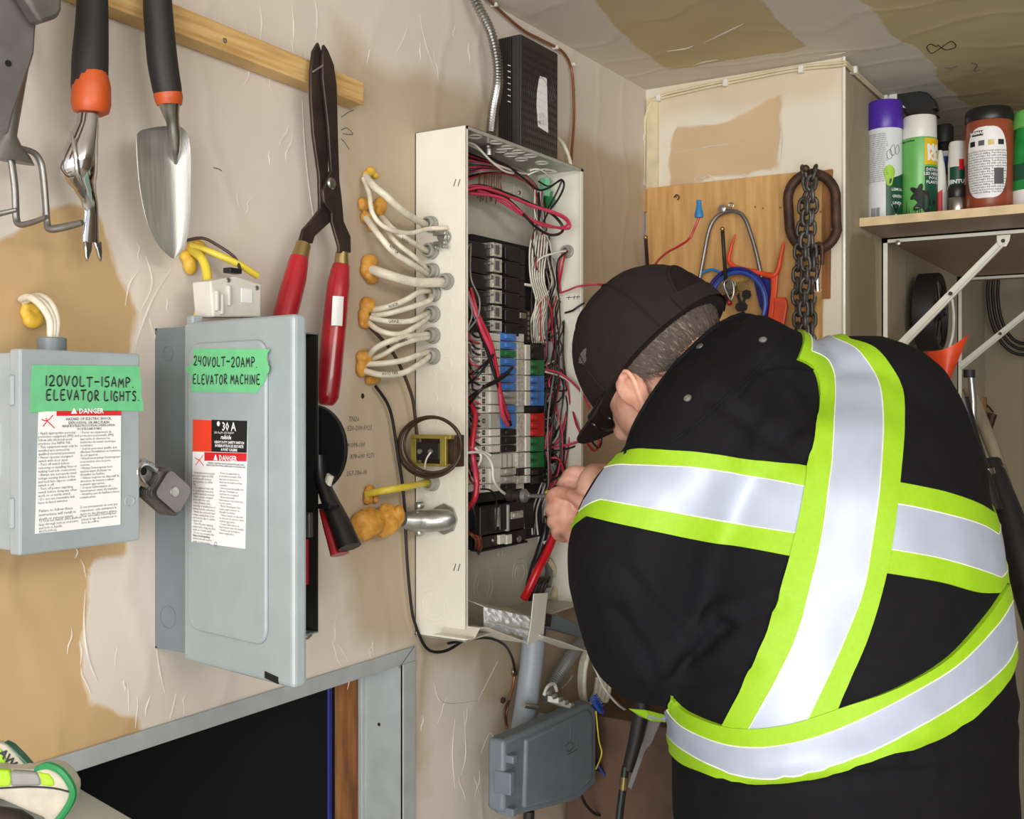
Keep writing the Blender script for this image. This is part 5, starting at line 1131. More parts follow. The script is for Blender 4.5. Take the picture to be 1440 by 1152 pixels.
# bent steel handle hanging from a screw
bh = thing('steel_handle', BB(1028, 300, HB), 'bent steel rod handle hanging on the plywood board behind the cap', 'handle')
obj('rod', MB().tube([BB(984, 392, HB), BB(990, 360, HB), (BB(997, 325, HB)), BB(1006, 307, HB), BB(1020, 298, HB), BB(1036, 298, HB), BB(1047, 307, HB), BB(1056, 330, HB), BB(1064, 358, HB), BB(1071, 390, HB)], .0042, 10, smooth=5), 'cast_alu', bh)
obj('bolt', MB().lathe(BB(1027, 298, 0.0), -AX, [(.0028, 0), (.0028, .03), (.0085, .03), (.0085, .046), (.003, .048)], 6), 'zinc', bh)
obj('eye', MB().tube([BB(1028, 289, HB+.01)+AY*.005*math.cos(q)+AZ*.005*math.sin(q) for q in [k*math.pi/5 for k in range(10)]], .0015, 6, closed=True), 'zinc', bh)
def peg(P_, nm, lab, par=None, r=.0038, m='dark_steel'):
    o = thing('peg', P_[0], lab, 'peg'); obj('rod', MB().tube(P_, r, 10, smooth=4), m, o); obj('tip', MB().ball(P_[0], r*1.25, 10, 8), 'brass', o); return o
peg([BB(1016, 322, .09), BB(1017, 340, .08), BB(1019, 370, .07), BB(1021, 398, .05), BB(1021, 402, bd_)], 'a', 'straight steel peg with a brass tip in front of the bent rod handle')
peg([BB(908, 334, .09), BB(909, 350, .08), BB(911, 378, .05), BB(912, 384, .0)], 'b', 'steel peg standing at the left edge of the plywood board')
# orange plastic tool
ot = thing('orange_clamp', BB(1060, 380, HB), 'orange forked plastic tool hanging on the plywood board left of the chain', 'tool')
obj('fork', MB().tube([BB(1034, 330, HB), BB(1028, 350, HB), BB(1025, 366, HB), BB(1034, 376, HB), BB(1060, 382, HB), BB(1086, 388, HB), BB(1094, 380, HB), BB(1098, 362, HB), BB(1103, 340, HB)], [.002, .0045, .006, .0065, .0065, .008, .0065, .0055, .0025], 8, smooth=4, flat=.8), 'orange_red', ot, smooth=60)
obj('stem', MB().prism([BB(a, b, HB+.004) for a, b in ((1082, 384), (1094, 382), (1092, 410), (1087, 440), (1094, 460), (1096, 500), (1078, 500), (1080, 440), (1085, 400))], (.008, 0, 0)), 'orange_red', ot, smooth=0, bevel=.002)
obj('pad', MB().prism([BB(a, b, HB+.006) for a, b in ((1088, 418), (1104, 418), (1107, 430), (1101, 466), (1095, 478), (1084, 476))], (.010, 0, 0)), 'orange_red', ot, smooth=0, bevel=.003)
obj('blue_web', MB().prism([BB(a, b, HB-.004) for a, b in ((1058, 384), (1082, 390), (1083, 420), (1078, 450), (1068, 430), (1062, 405))], (.004, 0, 0)), 'deep_blue', ot, smooth=0)
# blue cord ring with keys and carabiner
kr = thing('key_bundle', BB(1035, 420, HB), 'blue cord loops with keys and a carabiner hanging behind the collar', 'keys')
for k, (cx_, cy_, rx, ry) in enumerate(((1036, 425, 42, 47), (1038, 427, 38, 44))):
    P = [BB(cx_+rx*math.cos(a), cy_-ry*math.sin(a), HB+.012+.004*k) for a in [math.pi*(-.12+1.2*j/13) for j in range(14)]]; obj('cord', MB().tube(P, .0042, 8, smooth=3), 'deep_blue' if k == 0 else 'blue_wire', kr)
P = [BB(987, 384, HB), BB(1000, 379, HB), BB(1014, 384, HB), BB(1022, 395, HB)]; obj('cord', MB().tube(P, .003, 8, smooth=3), 'blue_nut', kr)
obj('carabiner', MB().tube([BB(a, b, HB+.025) for a, b in ((1024, 393), (1018, 400), (1023, 414), (1028, 422), (1032, 410), (1030, 397))], .0018, 8, smooth=3, closed=True), 'zinc', kr)
rr = random.Random(3)
for k in range(8):
    c = BB(1012+rr.uniform(0, 44), 400+rr.uniform(0, 34), HB+.008+.002*k); e = Vector((0, rr.uniform(-1, 1), rr.uniform(-1, 1))).normalized(); f2 = AX.cross(e)
    ky = obj('key', MB().prism([c+e*a*.012+f2*b*.010 for a, b in ((-1, -.5), (-.4, -1), (.3, -.8), (.5, -.25), (2, -.2), (2, .25), (.5, .3), (.3, .8), (-.4, 1), (-1, .5))], (.002, 0, 0)), ['dark_steel', 'brass', 'steel', 'black_plastic'][k % 4], kr, smooth=0, bevel=.0003)
obj('red_fob', MB().ball(BB(1026, 426, HB+.03), (.007, .005, .006), 12, 8), 'red_grip', kr)
# chain
co = thing('chain', BB(1138, 244, HB), 'heavy steel chain looped over a big oval ring on the plywood board', 'chain')
def link(c, d, nrm, l=.0148, w=.0102, r=.0036):
    d = d.normalized(); s = nrm.cross(d).normalized(); P = []
    for k in range(12):
        a = 2*math.pi*k/12; P.append(c+d*((l-w)*(1 if math.cos(a) > 0 else -1)*(abs(math.cos(a)) > .01)+w*math.cos(a))+s*w*math.sin(a)*.8)
    return MB().tube(P, r, 7, closed=True)
def strand(pts, step=.0215):
    P, _ = crom([Vector(p) for p in pts], [1]*len(pts), 20); acc = 0; k = 0; nxt = 0
    for i in range(1, len(P)):
        l = (P[i]-P[i-1]).length
        while acc+l >= nxt:
            c = P[i-1].lerp(P[i], (nxt-acc)/l); d = P[i]-P[i-1]
            n1 = (AX+AY*.5).normalized() if k % 2 else (AY-AX*.6).normalized()
            obj('link', link(c, d, n1), 'chain_steel', co, smooth=60); k += 1; nxt += step
        acc += l
o = HB+.03
strand([BB(1131, 244, o), BB(1136, 262, o), BB(1130, 285, o), BB(1128, 315, o), BB(1124, 345, o), BB(1122, 375, o), BB(1120, 410, o), BB(1122, 450, o), BB(1118, 500, o)])
strand([BB(1145, 243, o+.004), BB(1141, 262, o+.012), BB(1143, 290, o+.012), BB(1140, 320, o+.012), BB(1142, 350, o+.01), BB(1143, 380, o+.01), BB(1140, 415, o), BB(1141, 455, o), BB(1138, 500, o)])
strand([BB(1134, 290, o+.024), BB(1134, 320, o+.024), BB(1131, 350, o+.026), BB(1134, 385, o+.024), BB(1130, 420, o+.02), BB(1131, 460, o+.02), BB(1128, 500, o+.02)])
ov = []
for k in range(28):
    a = 2*math.pi*k/28; cy = 281 if math.sin(a) > 0 else 315
    ov.append(BB(1142+34*math.cos(a)+ (2 if math.sin(a) < 0 else 0), cy-37*math.sin(a), HB+.012))
rg = solo('oval_ring', MB().tube(ov, .0098, 12, closed=True), 'rust_steel', 'big rusty oval steel ring hanging with the chain on the board', 'ring', smooth=60)
solo('hook_bolt', MB().tube([BB(1136, 246, 0.01), BB(1134, 242, .05), BB(1133, 237, .075)], .0055, 8).ball(BB(1133, 237, .078), .0072, 10, 8), 'rust_steel', 'thick bolt carrying the chain and the oval ring', 'bolt')
sh_ = thing('shackle_pin', BB(1152, 345, o), 'small shackle with a bright pin at the lower right of the oval ring', 'shackle')
obj('bow', MB().tube([BB(1150, 372, o), BB(1146, 352, o), BB(1150, 343, o), BB(1156, 348, o), BB(1156, 372, o)], .0042, 8, smooth=4), 'rust_steel', sh_); obj('pin', MB().tube([BB(1149, 388, o), BB(1150, 410, o)], .0048, 10), 'chrome', sh_); obj('pin', MB().tube([BB(1153, 370, o), BB(1150, 388, o)], .0028, 10), 'dark_steel', sh_)
cable([BB(1150, 408, o), BB(1149, 440, .03), BB(1146, 500, .03)], .0075, 'ply', 'tan rope end hanging down behind the shackle', name='rope_end', cat='rope')
# red ring at the ceiling
solo('red_hook', MB().tube([T(925+26*math.cos(a), -8+20*math.sin(a), 1.9) for a in [2*math.pi*k/20 for k in range(20)]], .0052, 10, closed=True), 'bright_red', 'red plastic ring hanging from the ceiling at the top of the picture', 'ring')

# ------------------------------------------------------------------ shelf on the side wall
SH = L(1208, 307, -YS); szt = SH.z; szb = L(1208, 319, -YS).z; SXa, SXb = SH.x, 3.42; SYb = -1.06
shelf = thing('shelf', ((SXa+SXb)/2, YS-.2, szb), 'wood-effect shelf board on white brackets holding cans and bottles', 'shelf')
obj('board', MB().box2((SXa, YS-.001, szb), (SXb, SYb, szt)), 'melamine', shelf, smooth=0)
obj('front_edge', MB().box2((SXa-.0012, YS-.001, szb), (SXa, SYb, szt)), 'board_edge', shelf, smooth=0)
def bracket(X_, ztop, tipY, strutpx, lab):
    g = thing('shelf_bracket', (X_, YS, ztop-.2), lab, 'bracket')
    obj('vertical_arm', MB().box2((X_, YS, ztop-.42), (X_+.018, YS-.003, ztop)).box2((X_, YS, ztop-.42), (X_+.002, YS-.012, ztop)), 'cream', g, smooth=0)
    obj('horizontal_arm', MB().box2((X_, YS, ztop-.003), (X_+.018, tipY-.15, ztop)).box2((X_, YS, ztop-.010), (X_+.002, tipY-.15, ztop)), 'cream', g, smooth=0)
    tp = strutpx[0]; bt = strutpx[1]; d = (bt-tp).normalized(); s = AX.cross(d).normalized()
    pts = [tp+s*.008, tp-s*.008, bt-s*.010, bt+s*.010]
    obj('strut', MB().prism(pts, (.004, 0, 0)).prism([tp-s*.008, tp-s*.005, bt-s*.007, bt-s*.010], (-.008, 0, 0)), 'cream', g, smooth=0, bevel=.0008)
    obj('pivot_plate', MB().prism([tp+Vector((-.001, a, b)) for a, b in ((.012, .012), (-.014, .012), (-.012, 0), (-.006, -.012), (.006, -.012), (.012, 0))], (-.003, 0, 0)), 'cream', g, smooth=0, bevel=.0008)
    for q in (tp, tp.lerp(bt, .48)): obj('rivet', MB().lathe(q-AX*.0085*(q != tp)-AX*.004*(q == tp), -AX, [(.0042, 0), (.003, .0015)], 10), 'dark_steel', g)
    return g
X1_ = L(1240, 400, -YS).x
zt1 = B(1330, 337, X1_).z
bracket(X1_, szb-.0005, B(1415, 340, X1_).y, (B(1411, 339, X1_-.004), B(1262, 490, X1_-.004)), 'nearer white shelf bracket, its strut ending at the man\'s shoulder')
X2_ = L(1346, 430, -YS).x
bracket(X2_, szb-.0005, B(1470, 392, X2_).y, (B(1462, 425, X2_-.004), B(1350, 516, X2_-.004)), 'farther white shelf bracket, partly hidden by the man')
obj('bolt', MB().lathe(B(1263, 342, X1_-.001), -AX, [(.006, 0), (.005, .004), (.002, .005)], 10), 'zinc', shelf)
# bottles and cans
def cx(a, Y):  # x at picture column a for a given y
    d = ray(a, 300); return CAM.x+d.x*((Y+1)/d.y)
def cyl_at(pxl, pxr_, X):
    "axis position (X, Y) and radius of an upright cylinder seen between two picture columns with its axis at x=X"
    c = B((pxl+pxr_)/2, 300, X); r = (pxr_-pxl)/2*dep(c)/FPX; return c, r
def zat(py, c): return HZ+(CY-py)/FPX*dep(c)
def wrap_text(par, s, c, r, ang, z, size, m, nm='print', w=None, line=1.0, align='CENTER', bold=.0001):
    mb = MB(); text_mb(mb, s, (0, 0, 0), AX, AY, size, align=align, width=w, line=line, bold=bold)
    for v in mb.v:
        a = ang+v.x/r; x, y, z_ = math.cos(a), math.sin(a), v.y; v.x, v.y, v.z = c.x+(r+.0013)*x, c.y+(r+.0013)*y, z+z_
    return obj(nm, mb, m, par, smooth=0)
def wrap_quad(par, c, r, a0, a1, z0, z1, m, nm='label', lift=.0004, shape=None, n=12, **k):
    rows = []
    for z in (z0, z1): rows.append([Vector((c.x+(r+lift)*math.cos(a0+(a1-a0)*j/n), c.y+(r+lift)*math.sin(a0+(a1-a0)*j/n), z)) for j in range(n+1)])
    if shape: 
        for row, q in zip(rows, (0, 1)):
            for j in range(n+1): row[j].z += shape(j/n, q)
    return obj(nm, MB().loft(rows, caps=False, ringclosed=False), m, par, smooth=60, **k)
def wrap_poly(par, c, r, pts, m, nm, lift=.0007):
    mb = MB(); mb.add([Vector((c.x+(r+lift)*math.cos(a), c.y+(r+lift)*math.sin(a), z)) for a, z in pts], [list(range(len(pts)))])
    return obj(nm, mb, m, par, smooth=0)
def face_ang(c): v = CAM-c; return math.atan2(v.y, v.x)    # angle of the side turned to the camera; increasing angle goes right in the picture
def bottle(nm, lab, cat, pl_, pr_, X, ybot, prof, m):
    c, r = cyl_at(pl_, pr_, X); c.z = szt+.0003
    g = thing(nm, c, lab, cat); obj('body', MB().lathe(c, AZ, [(r*a, b) for a, b in prof], 28), m, g, smooth=40); return g, c, r
XA = 2.33
# tall white can with purple cap
c, r = cyl_at(1221, 1268, XA); H1 = zat(144, c)-szt
g, c, r = bottle('spray_can', 'tall white aerosol can with a purple cap, first from the left on the shelf', 'spray can', 1221, 1268, XA, 305, [(.9, 0), (1, .003), (1, H1*.765), (.96, H1*.775), (.01, H1*.775)], 'can_white')
obj('cap', MB().lathe(c+AZ*H1*.76, AZ, [(1.0*r, 0), (1.03*r, .002), (1.0*r, H1*.22), (.93*r, H1*.235), (.01, H1*.235)], 28), 'purple', g, smooth=40)
A = face_ang(c)
wrap_quad(g, c, r, A+.05, A+1.7, c.z+.002, c.z+H1*.33, 'dark_green', 'label_band', shape=lambda f, q: q*.02*f)
wrap_poly(g, c, r, [(A+.25+.30*math.cos(t)*(1+.25*math.sin(3*t)), c.z+H1*.37+.022*math.sin(t)) for t in [2*math.pi*k/20 for k in range(20)]], 'lime', 'leaf_print')
for k, s in enumerate(('LEMON', 'GREEN', 'LINEN')): wrap_text(g, s, c, r, A+.75, c.z+H1*(.27-.055*k), .008, 'white_print')
wrap_text(g, '\n'.join('Directions shake well before each use and spray evenly over surface '[:26+k % 7] for k in range(24)), c, r, A-.62, c.z+H1*.72, .0042, 'print_grey', bold=0)
ol_ = MB()
for P_ in ([(A+.3, .58), (A+.5, .62), (A+.6, .56), (A+.45, .53), (A+.3, .55)], [(A+.1, .55), (A+.3, .58), (A+.4, .52), (A+.2, .5)], [(A+.6, .58), (A+.8, .62), (A+.9, .57), (A+.7, .54)]):
    ol_.tube([Vector((c.x+(r+.0004)*math.cos(a), c.y+(r+.0004)*math.sin(a), c.z+H1*h)) for a, h in P_], .0005, 4, smooth=3, closed=True)
obj('flower_print', ol_, 'print_grey', g)
tri = [(A+.35, .135), (A+.95, .135), (A+.65, .03)]
wrap_poly(g, c, r, [(a, c.z+H1*h) for a, h in tri], 'white_print', 'hazard_triangle'); wrap_poly(g, c, r, [(a, c.z+H1*h) for a, h in [(A+.43, .127), (A+.87, .127), (A+.65, .05)]], 'ink', 'hazard_inner', .0009)
mb = MB(); rr = random.Random(6); a = A-.85
while a < A-.3: h = rr.uniform(.015, .05); mb.add([Vector((c.x+(r+.0005)*math.cos(q), c.y+(r+.0005)*math.sin(q), c.z+z)) for q, z in ((a, .008), (a+h, .008), (a+h, .028), (a, .028))], [(0, 1, 2, 3)]); a += h+rr.uniform(.01, .05)
obj('bars', mb, 'ink', g, smooth=0)
# green can with white cap
c, r = cyl_at(1268, 1317, XA+.02); H2 = zat(166, c)-szt
g, c, r = bottle('spray_can', 'green weed spray can with a white cap, beside the purple-capped can', 'spray can', 1269, 1317, XA+.02, 305, [(.93, 0), (1, .003), (1, H2*.775), (.92, H2*.79), (.01, H2*.79)], 'can_green')
obj('cap', MB().lathe(c+AZ*H2*.785, AZ, [(.94*r, 0), (.97*r, .002), (.95*r, H2*.2), (.9*r, H2*.215), (.01, H2*.215)], 28), 'off_white', g, smooth=40)
A = face_ang(c)
wrap_quad(g, c, r, A+.28, A+1.5, c.z+H2*.52, c.z+H2*.77, 'label_yellow', 'brand_patch'); wrap_quad(g, c, r, A+.3, A+1.5, c.z+.003, c.z+H2*.5, 'dark_green', 'label_band', lift=.0003)
wrap_text(g, 'MA\nKIL', c, r, A+.85, c.z+H2*.72, .021, 'white_print', bold=.0012, line=.8); wrap_text(g, 'DETRUIT\nLES HERBES\nPOUR\nPLANTES', c, r, A+.85, c.z+H2*.49, .0085, 'white_print', bold=.0002)
for t0, zz_, s in ((A-.05, .25, 1), (A+.25, .16, 1.3)):
    wrap_poly(g, c, r, [(t0+.42*s*math.cos(t)*(1+.35*math.cos(5*t)), c.z+H2*zz_+.015*s*math.sin(t)*(1+.35*math.cos(5*t))) for t in [2*math.pi*k/30 for k in range(30)]], 'ink', 'weed_print')
for k in range(9): a = A-1.0+k*.13; wrap_poly(g, c, r, [(a, c.z+.004), (a+.06, c.z+.004), (a+.03+.08*math.sin(k*2), c.z+.03+.02*math.sin(k))], 'ink', 'grass_print')
wrap_text(g, 'WEED CONTROL', c, r, A-.7, c.z+H2*.76, .004, 'ink', bold=.0002)
# black trigger sprayer behind
c, r = cyl_at(1268, 1312, XA+.11)
tg = thing('trigger_sprayer', Vector((c.x, c.y, szt)), 'black trigger spray bottle standing behind the two tall cans', 'spray bottle')
zz1 = zat(128, c)-szt
obj('body', MB().lathe(Vector((c.x, c.y, szt+.0003)), AZ, [(.9*r, 0), (r, .004), (r, zz1*.68), (.6*r, zz1*.76), (.35*r, zz1*.8)], 20), 'black_plastic', tg, smooth=40)
def hd(a, b, X=c.x): return B(a, b, X)
obj('trigger_head', MB().prism([hd(a, b) for a, b in ((1262, 129), (1290, 127), (1304, 130), (1314, 140), (1317, 152), (1312, 153), (1319, 162), (1280, 167), (1272, 158), (1262, 140))], (.035, 0, 0)), 'black_plastic', tg, smooth=0, bevel=.004)
obj('nozzle', MB().prism([hd(a, b, c.x-.004) for a, b in ((1250, 133), (1261, 129), (1261, 144), (1246, 144))], (.03, 0, 0)), 'off_white', tg, smooth=0, bevel=.002)
obj('nozzle_ring', MB().prism([hd(a, b, c.x-.006) for a, b in ((1236, 144), (1240, 136), (1244, 144), (1268, 146), (1274, 152), (1262, 150))], (.03, 0, 0)), 'off_white', tg, smooth=0, bevel=.001)
# dark small bottle with blue label
c, r = cyl_at(1316, 1340, XA+.12); zz1 = zat(176, c)-szt
g = thing('bottle', Vector((c.x, c.y, szt)), 'dark bottle with a blue label and black cap behind the green can', 'bottle')
obj('body', MB().lathe(Vector((c.x, c.y, szt+.0003)), AZ, [(r, 0), (r*1.05, .003), (r*1.05, zz1*.72), (r*.7, zz1*.83)], 20), 'black_plastic', g, smooth=40)
obj('cap', MB().lathe(Vector((c.x, c.y, szt+zz1*.82)), AZ, [(r*1.0, 0), (r*1.05, .002), (r*1.05, zz1*.15), (r*.8, zz1*.18)], 20), 'black_rubber', g, smooth=40)
c.z = szt; A = face_ang(c); wrap_quad(g, c, r*1.05, A-1.2, A+1.2, szt+zz1*.56, szt+zz1*.68, 'label_blue', 'label'); wrap_quad(g, c, r*1.05, A-1.2, A+1.2, szt+zz1*.34, szt+zz1*.5, 'brass', 'lower_label')
wrap_quad(g, c, r*1.05, A-1.2, A+1.2, szt+zz1*.68, szt+zz1*.73, 'white_print', 'label_stripe')
# white and red squeeze bottle
c, r = cyl_at(1313, 1331, XA+.04)
g = thing('squeeze_bottle', Vector((c.x, c.y, szt)), 'white tapering bottle with a red patch squeezed beside the green can', 'bottle')
zz1 = zat(212, c)-szt
obj('body', MB().lathe(Vector((c.x, c.y, szt+.0003)), AZ, [(1.1*r, 0), (1.15*r, .003), (1.1*r, zz1*.4), (.8*r, zz1*.75), (.3*r, zz1)], 20), 'off_white', g, smooth=40)
c.z = szt; A = face_ang(c); wrap_quad(g, c, r*1.13, A-.8, A+.3, szt+.003, szt+zz1*.36, 'label_red', 'red_patch', shape=lambda f, q: q*.012*f)
# small white can + black-capped jar
c, r = cyl_at(1335, 1358, XA+.03); zz1 = zat(199, c)-szt
g = thing('spray_can', Vector((c.x, c.y, szt)), 'small white-capped wood texture can behind the little black-capped jar', 'spray can')
obj('body', MB().lathe(Vector((c.x, c.y, szt+.0003)), AZ, [(r*1.05, 0), (r*1.1, .003), (r*1.1, zz1*.74), (r, zz1*.77)], 22), 'off_white', g, smooth=40)
obj('cap', MB().lathe(Vector((c.x, c.y, szt+zz1*.76)), AZ, [(r*1.05, 0), (r*1.02, zz1*.2), (r*.9, zz1*.23), (.001, zz1*.23)], 22), 'off_white', g, smooth=40)
c.z = szt; A = face_ang(c); r *= 1.1
wrap_quad(g, c, r, A-.9, A+1.0, szt+zz1*.3, szt+zz1*.66, 'dark_green', 'label'); wrap_quad(g, c, r, A+.15, A+.7, szt+zz1*.62, szt+zz1*.75, 'label_red', 'red_patch', lift=.0006)
wrap_text(g, 'TEINTURE\nBRONZAGE', c, r, A+.05, szt+zz1*.5, .0105, 'white_print', bold=.0005)
c, r = cyl_at(1333, 1358, XA-.02); zz1 = zat(260, c)-szt
g = thing('small_jar', Vector((c.x, c.y, szt)), 'little clear jar with a black lid in front of the small white can', 'jar')
obj('body', MB().lathe(Vector((c.x, c.y, szt+.0003)), AZ, [(r*.95, 0), (r, .002), (r, zz1*.5), (r*.85, zz1*.58)], 22), 'steel', g, smooth=40)
obj('lid', MB().lathe(Vector((c.x, c.y, szt+zz1*.56)), AZ, [(r*.85, 0), (r*.92, .002), (r*.92, zz1*.36), (r*.8, zz1*.42), (.001, zz1*.42)], 22), 'black_plastic', g, smooth=40)
# big brown cleaner bottle
c, r = cyl_at(1359, 1423, XA-.005); H3 = zat(155, c)-szt
g, c, r = bottle('cleaner_bottle', 'large brown cleaner bottle with a black cap and white oval label', 'bottle', 1359, 1423, XA-.005, 295, [(.94, 0), (1, .004), (1, H3*.80), (.97, H3*.86), (.94, H3*.88)], 'cleaner_brown')
obj('cap', MB().lathe(c+AZ*H3*.87, AZ, [(.98*r, 0), (1.0*r, .002), (.98*r, H3*.10), (.88*r, H3*.13), (.01, H3*.13)], 28), 'black_plastic', g, smooth=40)
A = face_ang(c)-.12; lp_ = [(A+math.copysign(abs(math.cos(t))**.6, math.cos(t))*.88, c.z+H3*.46+H3*.34*math.copysign(abs(math.sin(t))**.7, math.sin(t))) for t in [2*math.pi*k/36 for k in range(36)]]
def fan(par, c, r, cen, pts, m, nm, lift):
    mb = MB(); q = [Vector((c.x+(r+lift)*math.cos(a), c.y+(r+lift)*math.sin(a), z)) for a, z in pts]; n = len(q); rows = 8
    # strips between left and right halves keep the label on the curved body
    vs = []
    zs = sorted(set(round(p[1], 5) for p in pts))
    L_, R_ = [], []
    for z in zs:
        xs = []
        for i in range(n):
            a0, z0 = pts[i]; a1, z1 = pts[(i+1) % n]
            if (z0-z)*(z1-z) <= 0 and abs(z1-z0) > 1e-7: xs.append(a0+(a1-a0)*(z-z0)/(z1-z0))
        if len(xs) >= 2: L_.append((min(xs), z)); R_.append((max(xs), z))
    rws = [[Vector((c.x+(r+lift)*math.cos(a), c.y+(r+lift)*math.sin(a), l[1])) for a in [l[0]+(rr_[0]-l[0])*k/12 for k in range(13)]] for l, rr_ in zip(L_, R_)]
    mb.loft(rws, caps=False, ringclosed=False); return obj(nm, mb, m, par, smooth=60)
lbl = fan(g, c, r, None, lp_, 'label_white', 'label', .0004)
wrap_quad(g, c, r, A-.62, A-.12, c.z+H3*.715, c.z+H3*.765, 'leather', 'name_patch', lift=.0008); wrap_text(g, 'WEIMAN', c, r, A-.37, c.z+H3*.76, .0075, 'white_print', bold=.0003).location.x -= .0004
for k in range(4): wrap_quad(g, c, r, A-.72+.4*k, A-.47+.4*k, c.z+H3*.62, c.z+H3*.67, ['ink', 'print_grey', 'brass', 'ink'][k], 'picture', lift=.0007, n=3)
wrap_text(g, '\n'.join(("Cleans polishes and protects sealed wood", "surfaces without dulling. Test first in a", "hidden spot and wipe dry with soft cloth.")[k % 3] for k in range(17)), c, r, A-.05, c.z+H3*.58, .0050, 'print_grey', bold=.00005)
wrap_quad(g, c, r, A+.32, A+.72, c.z+H3*.25, c.z+H3*.4, 'print_grey', 'code_patch', lift=.0007, n=4)
# green bottle at the frame edge
c, r = cyl_at(1421, 1480, XA+.0); H4 = zat(156, c)-szt
g, c, r = bottle('green_bottle', 'translucent green bottle at the right edge of the shelf', 'bottle', 1424, 1480, XA+.01, 290, [(.95, 0), (1, .003), (1, H4*.22), (.97, H4*.5), (.9, H4*.55), (.97, H4*.6), (.9, H4*.66), (.8, H4*.85)], 'bottle_green')
obj('cap', MB().lathe(c+AZ*H4*.82, AZ, [(.9*r, 0), (.95*r, .002), (.9*r, H4*.15), (.8*r, H4*.18), (.01, H4*.18)], 24), 'can_green', g, smooth=40)
A = face_ang(c); wrap_quad(g, c, r, A-1.4, A+1.4, c.z+.002, c.z+H4*.2, 'label_white', 'label'); wrap_quad(g, c, r, A-1.4, A+1.4, c.z+H4*.3, c.z+H4*.46, 'dark_green', 'dark_band', lift=-.0000+.0006)

# ------------------------------------------------------------------ clutter right of the man
wc_ = L(1299, 440, -YS+.02)
wh = thing('wheel', Vector((2.98, YS-.03, wc_.z)), 'small black plastic wheel hanging under the shelf on the side wall', 'wheel')
wx = L(1283, 440, -YS+.02).x
cW = Vector((2.70, YS-.04, B(1296, 440, 2.70).z)); 
R_ = 55/FPX*dep(cW)
obj('tyre', MB().lathe(cW+AY*.034, -AY, [(R_*.84, .012), (R_, .016), (R_, .058), (R_*.97, .062), (R_*.88, .063), (R_*.84, .056), (R_*.84, .012)], 36), 'black_rubber', wh, smooth=40)
obj('hub', MB().lathe(cW+AY*.02, -AY, [(.022, 0), (.022, .05), (.012, .055), (.012, .0)], 16), 'black_plastic', wh)
obj('web', MB().lathe(cW-AY*.016, -AY, [(R_*.82, 0), (R_*.82, .004)], 30), 'arm_grey', wh)
for k in range(7):
    a = 2*math.pi*k/7; e = AX*math.cos(a)+AZ*math.sin(a); obj('spoke', MB().tube([cW-AY*.026+e*.015, cW-AY*.022+e*R_*.86], .004, 8), 'black_plastic', wh)
cable([cW+Vector((-.01, -.05, .05)), cW+Vector((.0, -.055, 0)), cW+Vector((.02, -.05, -.05)), cW+Vector((.02, -.04, -.09))], .0035, 'white_wire', 'short white cord across the face of the black wheel', name='cord')
fn = thing('orange_funnel', B(1330, 530, 2.35), 'orange plastic scoop poking up behind the man\'s shoulder', 'scoop')
rows = []
for j in range(7):
    f = j/6; yl, yr = 494+56*f, 470+80*f; xl, xr = 1299+30*f, 1362-32*f
    rows.append([B(xl+(xr-xl)*k/8, yl+(yr-yl)*k/8+8*math.sin(math.pi*k/8)*(1-f), 2.35-.02*math.sin(math.pi*k/8)) for k in range(9)])
obj('scoop_body', MB().sheet(rows, .003, (1, 0, 0)), 'orange_red', fn, smooth=60)
obj('scoop_stem', MB().tube([B(1330, 545, 2.35), B(1334, 600, 2.36), B(1344, 800, 2.4), Vector((2.44, B(1350, 900, 2.44).y, 0.005))], .008, 10), 'orange_red', fn)
def pole(nm, lab, cat, P_, r, m, parts=()):
    P = [B(a, b, X) for a, b, X in P_]; g = thing(nm, P[-1], lab, cat); obj('shaft', MB().tube(P, r, 12), m, g, smooth=60)
    for n2_, q0, q1, rr_, mm in parts: obj(n2_, MB().tube([B(*q0), B(*q1)], rr_, 12), mm, g, smooth=60)
    return g
pole('golf_club', 'black shafted handle leaning right of the man below the orange scoop', 'pole', [(1365, 528, 2.3), (1368, 560, 2.3), (1372, 760, 2.32), (1390, 1560, 2.36)], [.006, .007, .007, .007], 'zinc', [('end_cap', (1363, 520, 2.299), (1363, 531, 2.299), .011, 'black_rubber'), ('brass_sleeve', (1356, 560, 2.28), (1352, 590, 2.28), .012, 'brass')])
pole('wooden_pole', 'grey brown wooden pole leaning behind the man\'s right arm', 'pole', [(1362, 545, 2.6), (1400, 640, 2.58), (1450, 800, 2.5)], .014, 'barnwood')
pole('black_tube', 'glossy black tubular handle at the right edge behind the man\'s arm', 'pole', [(1392, 650, 2.2), (1420, 730, 2.15), (1450, 840, 2.1), (1500, 1000, 2.0)], [.02, .026, .028, .028], 'black_plastic', [('ring', (1395, 658, 2.199), (1398, 666, 2.199), .024, 'chrome')])
pole('black_tube', 'thin black tube with chrome collars just behind the man\'s shoulder', 'pole', [(1352, 560, 2.1), (1368, 620, 2.1), (1400, 720, 2.05)], .013, 'black_plastic', [('ring', (1371, 635, 2.095), (1374, 648, 2.095), .016, 'chrome'), ('ring', (1385, 660, 2.085), (1387, 668, 2.085), .016, 'chrome')])
XQ = XF-.035
g = thing('small_brush', B(1392, 590, XQ), 'small dark tool hanging on a nail on the far planks', 'tool')
obj('handle', MB().tube([B(1396, 582, XQ), B(1390, 600, XQ), B(1388, 620, XQ)], .014, 10), 'rust_steel', g); obj('head', MB().box(B(1378, 570, XQ), (.02, .04, .05)), 'stud', g, smooth=0, bevel=.003); obj('wire_hook', MB().tube([B(1378, 560, XQ), B(1392, 574, XQ), B(1397, 580, XQ)], .003, 6), 'dark_steel', g)
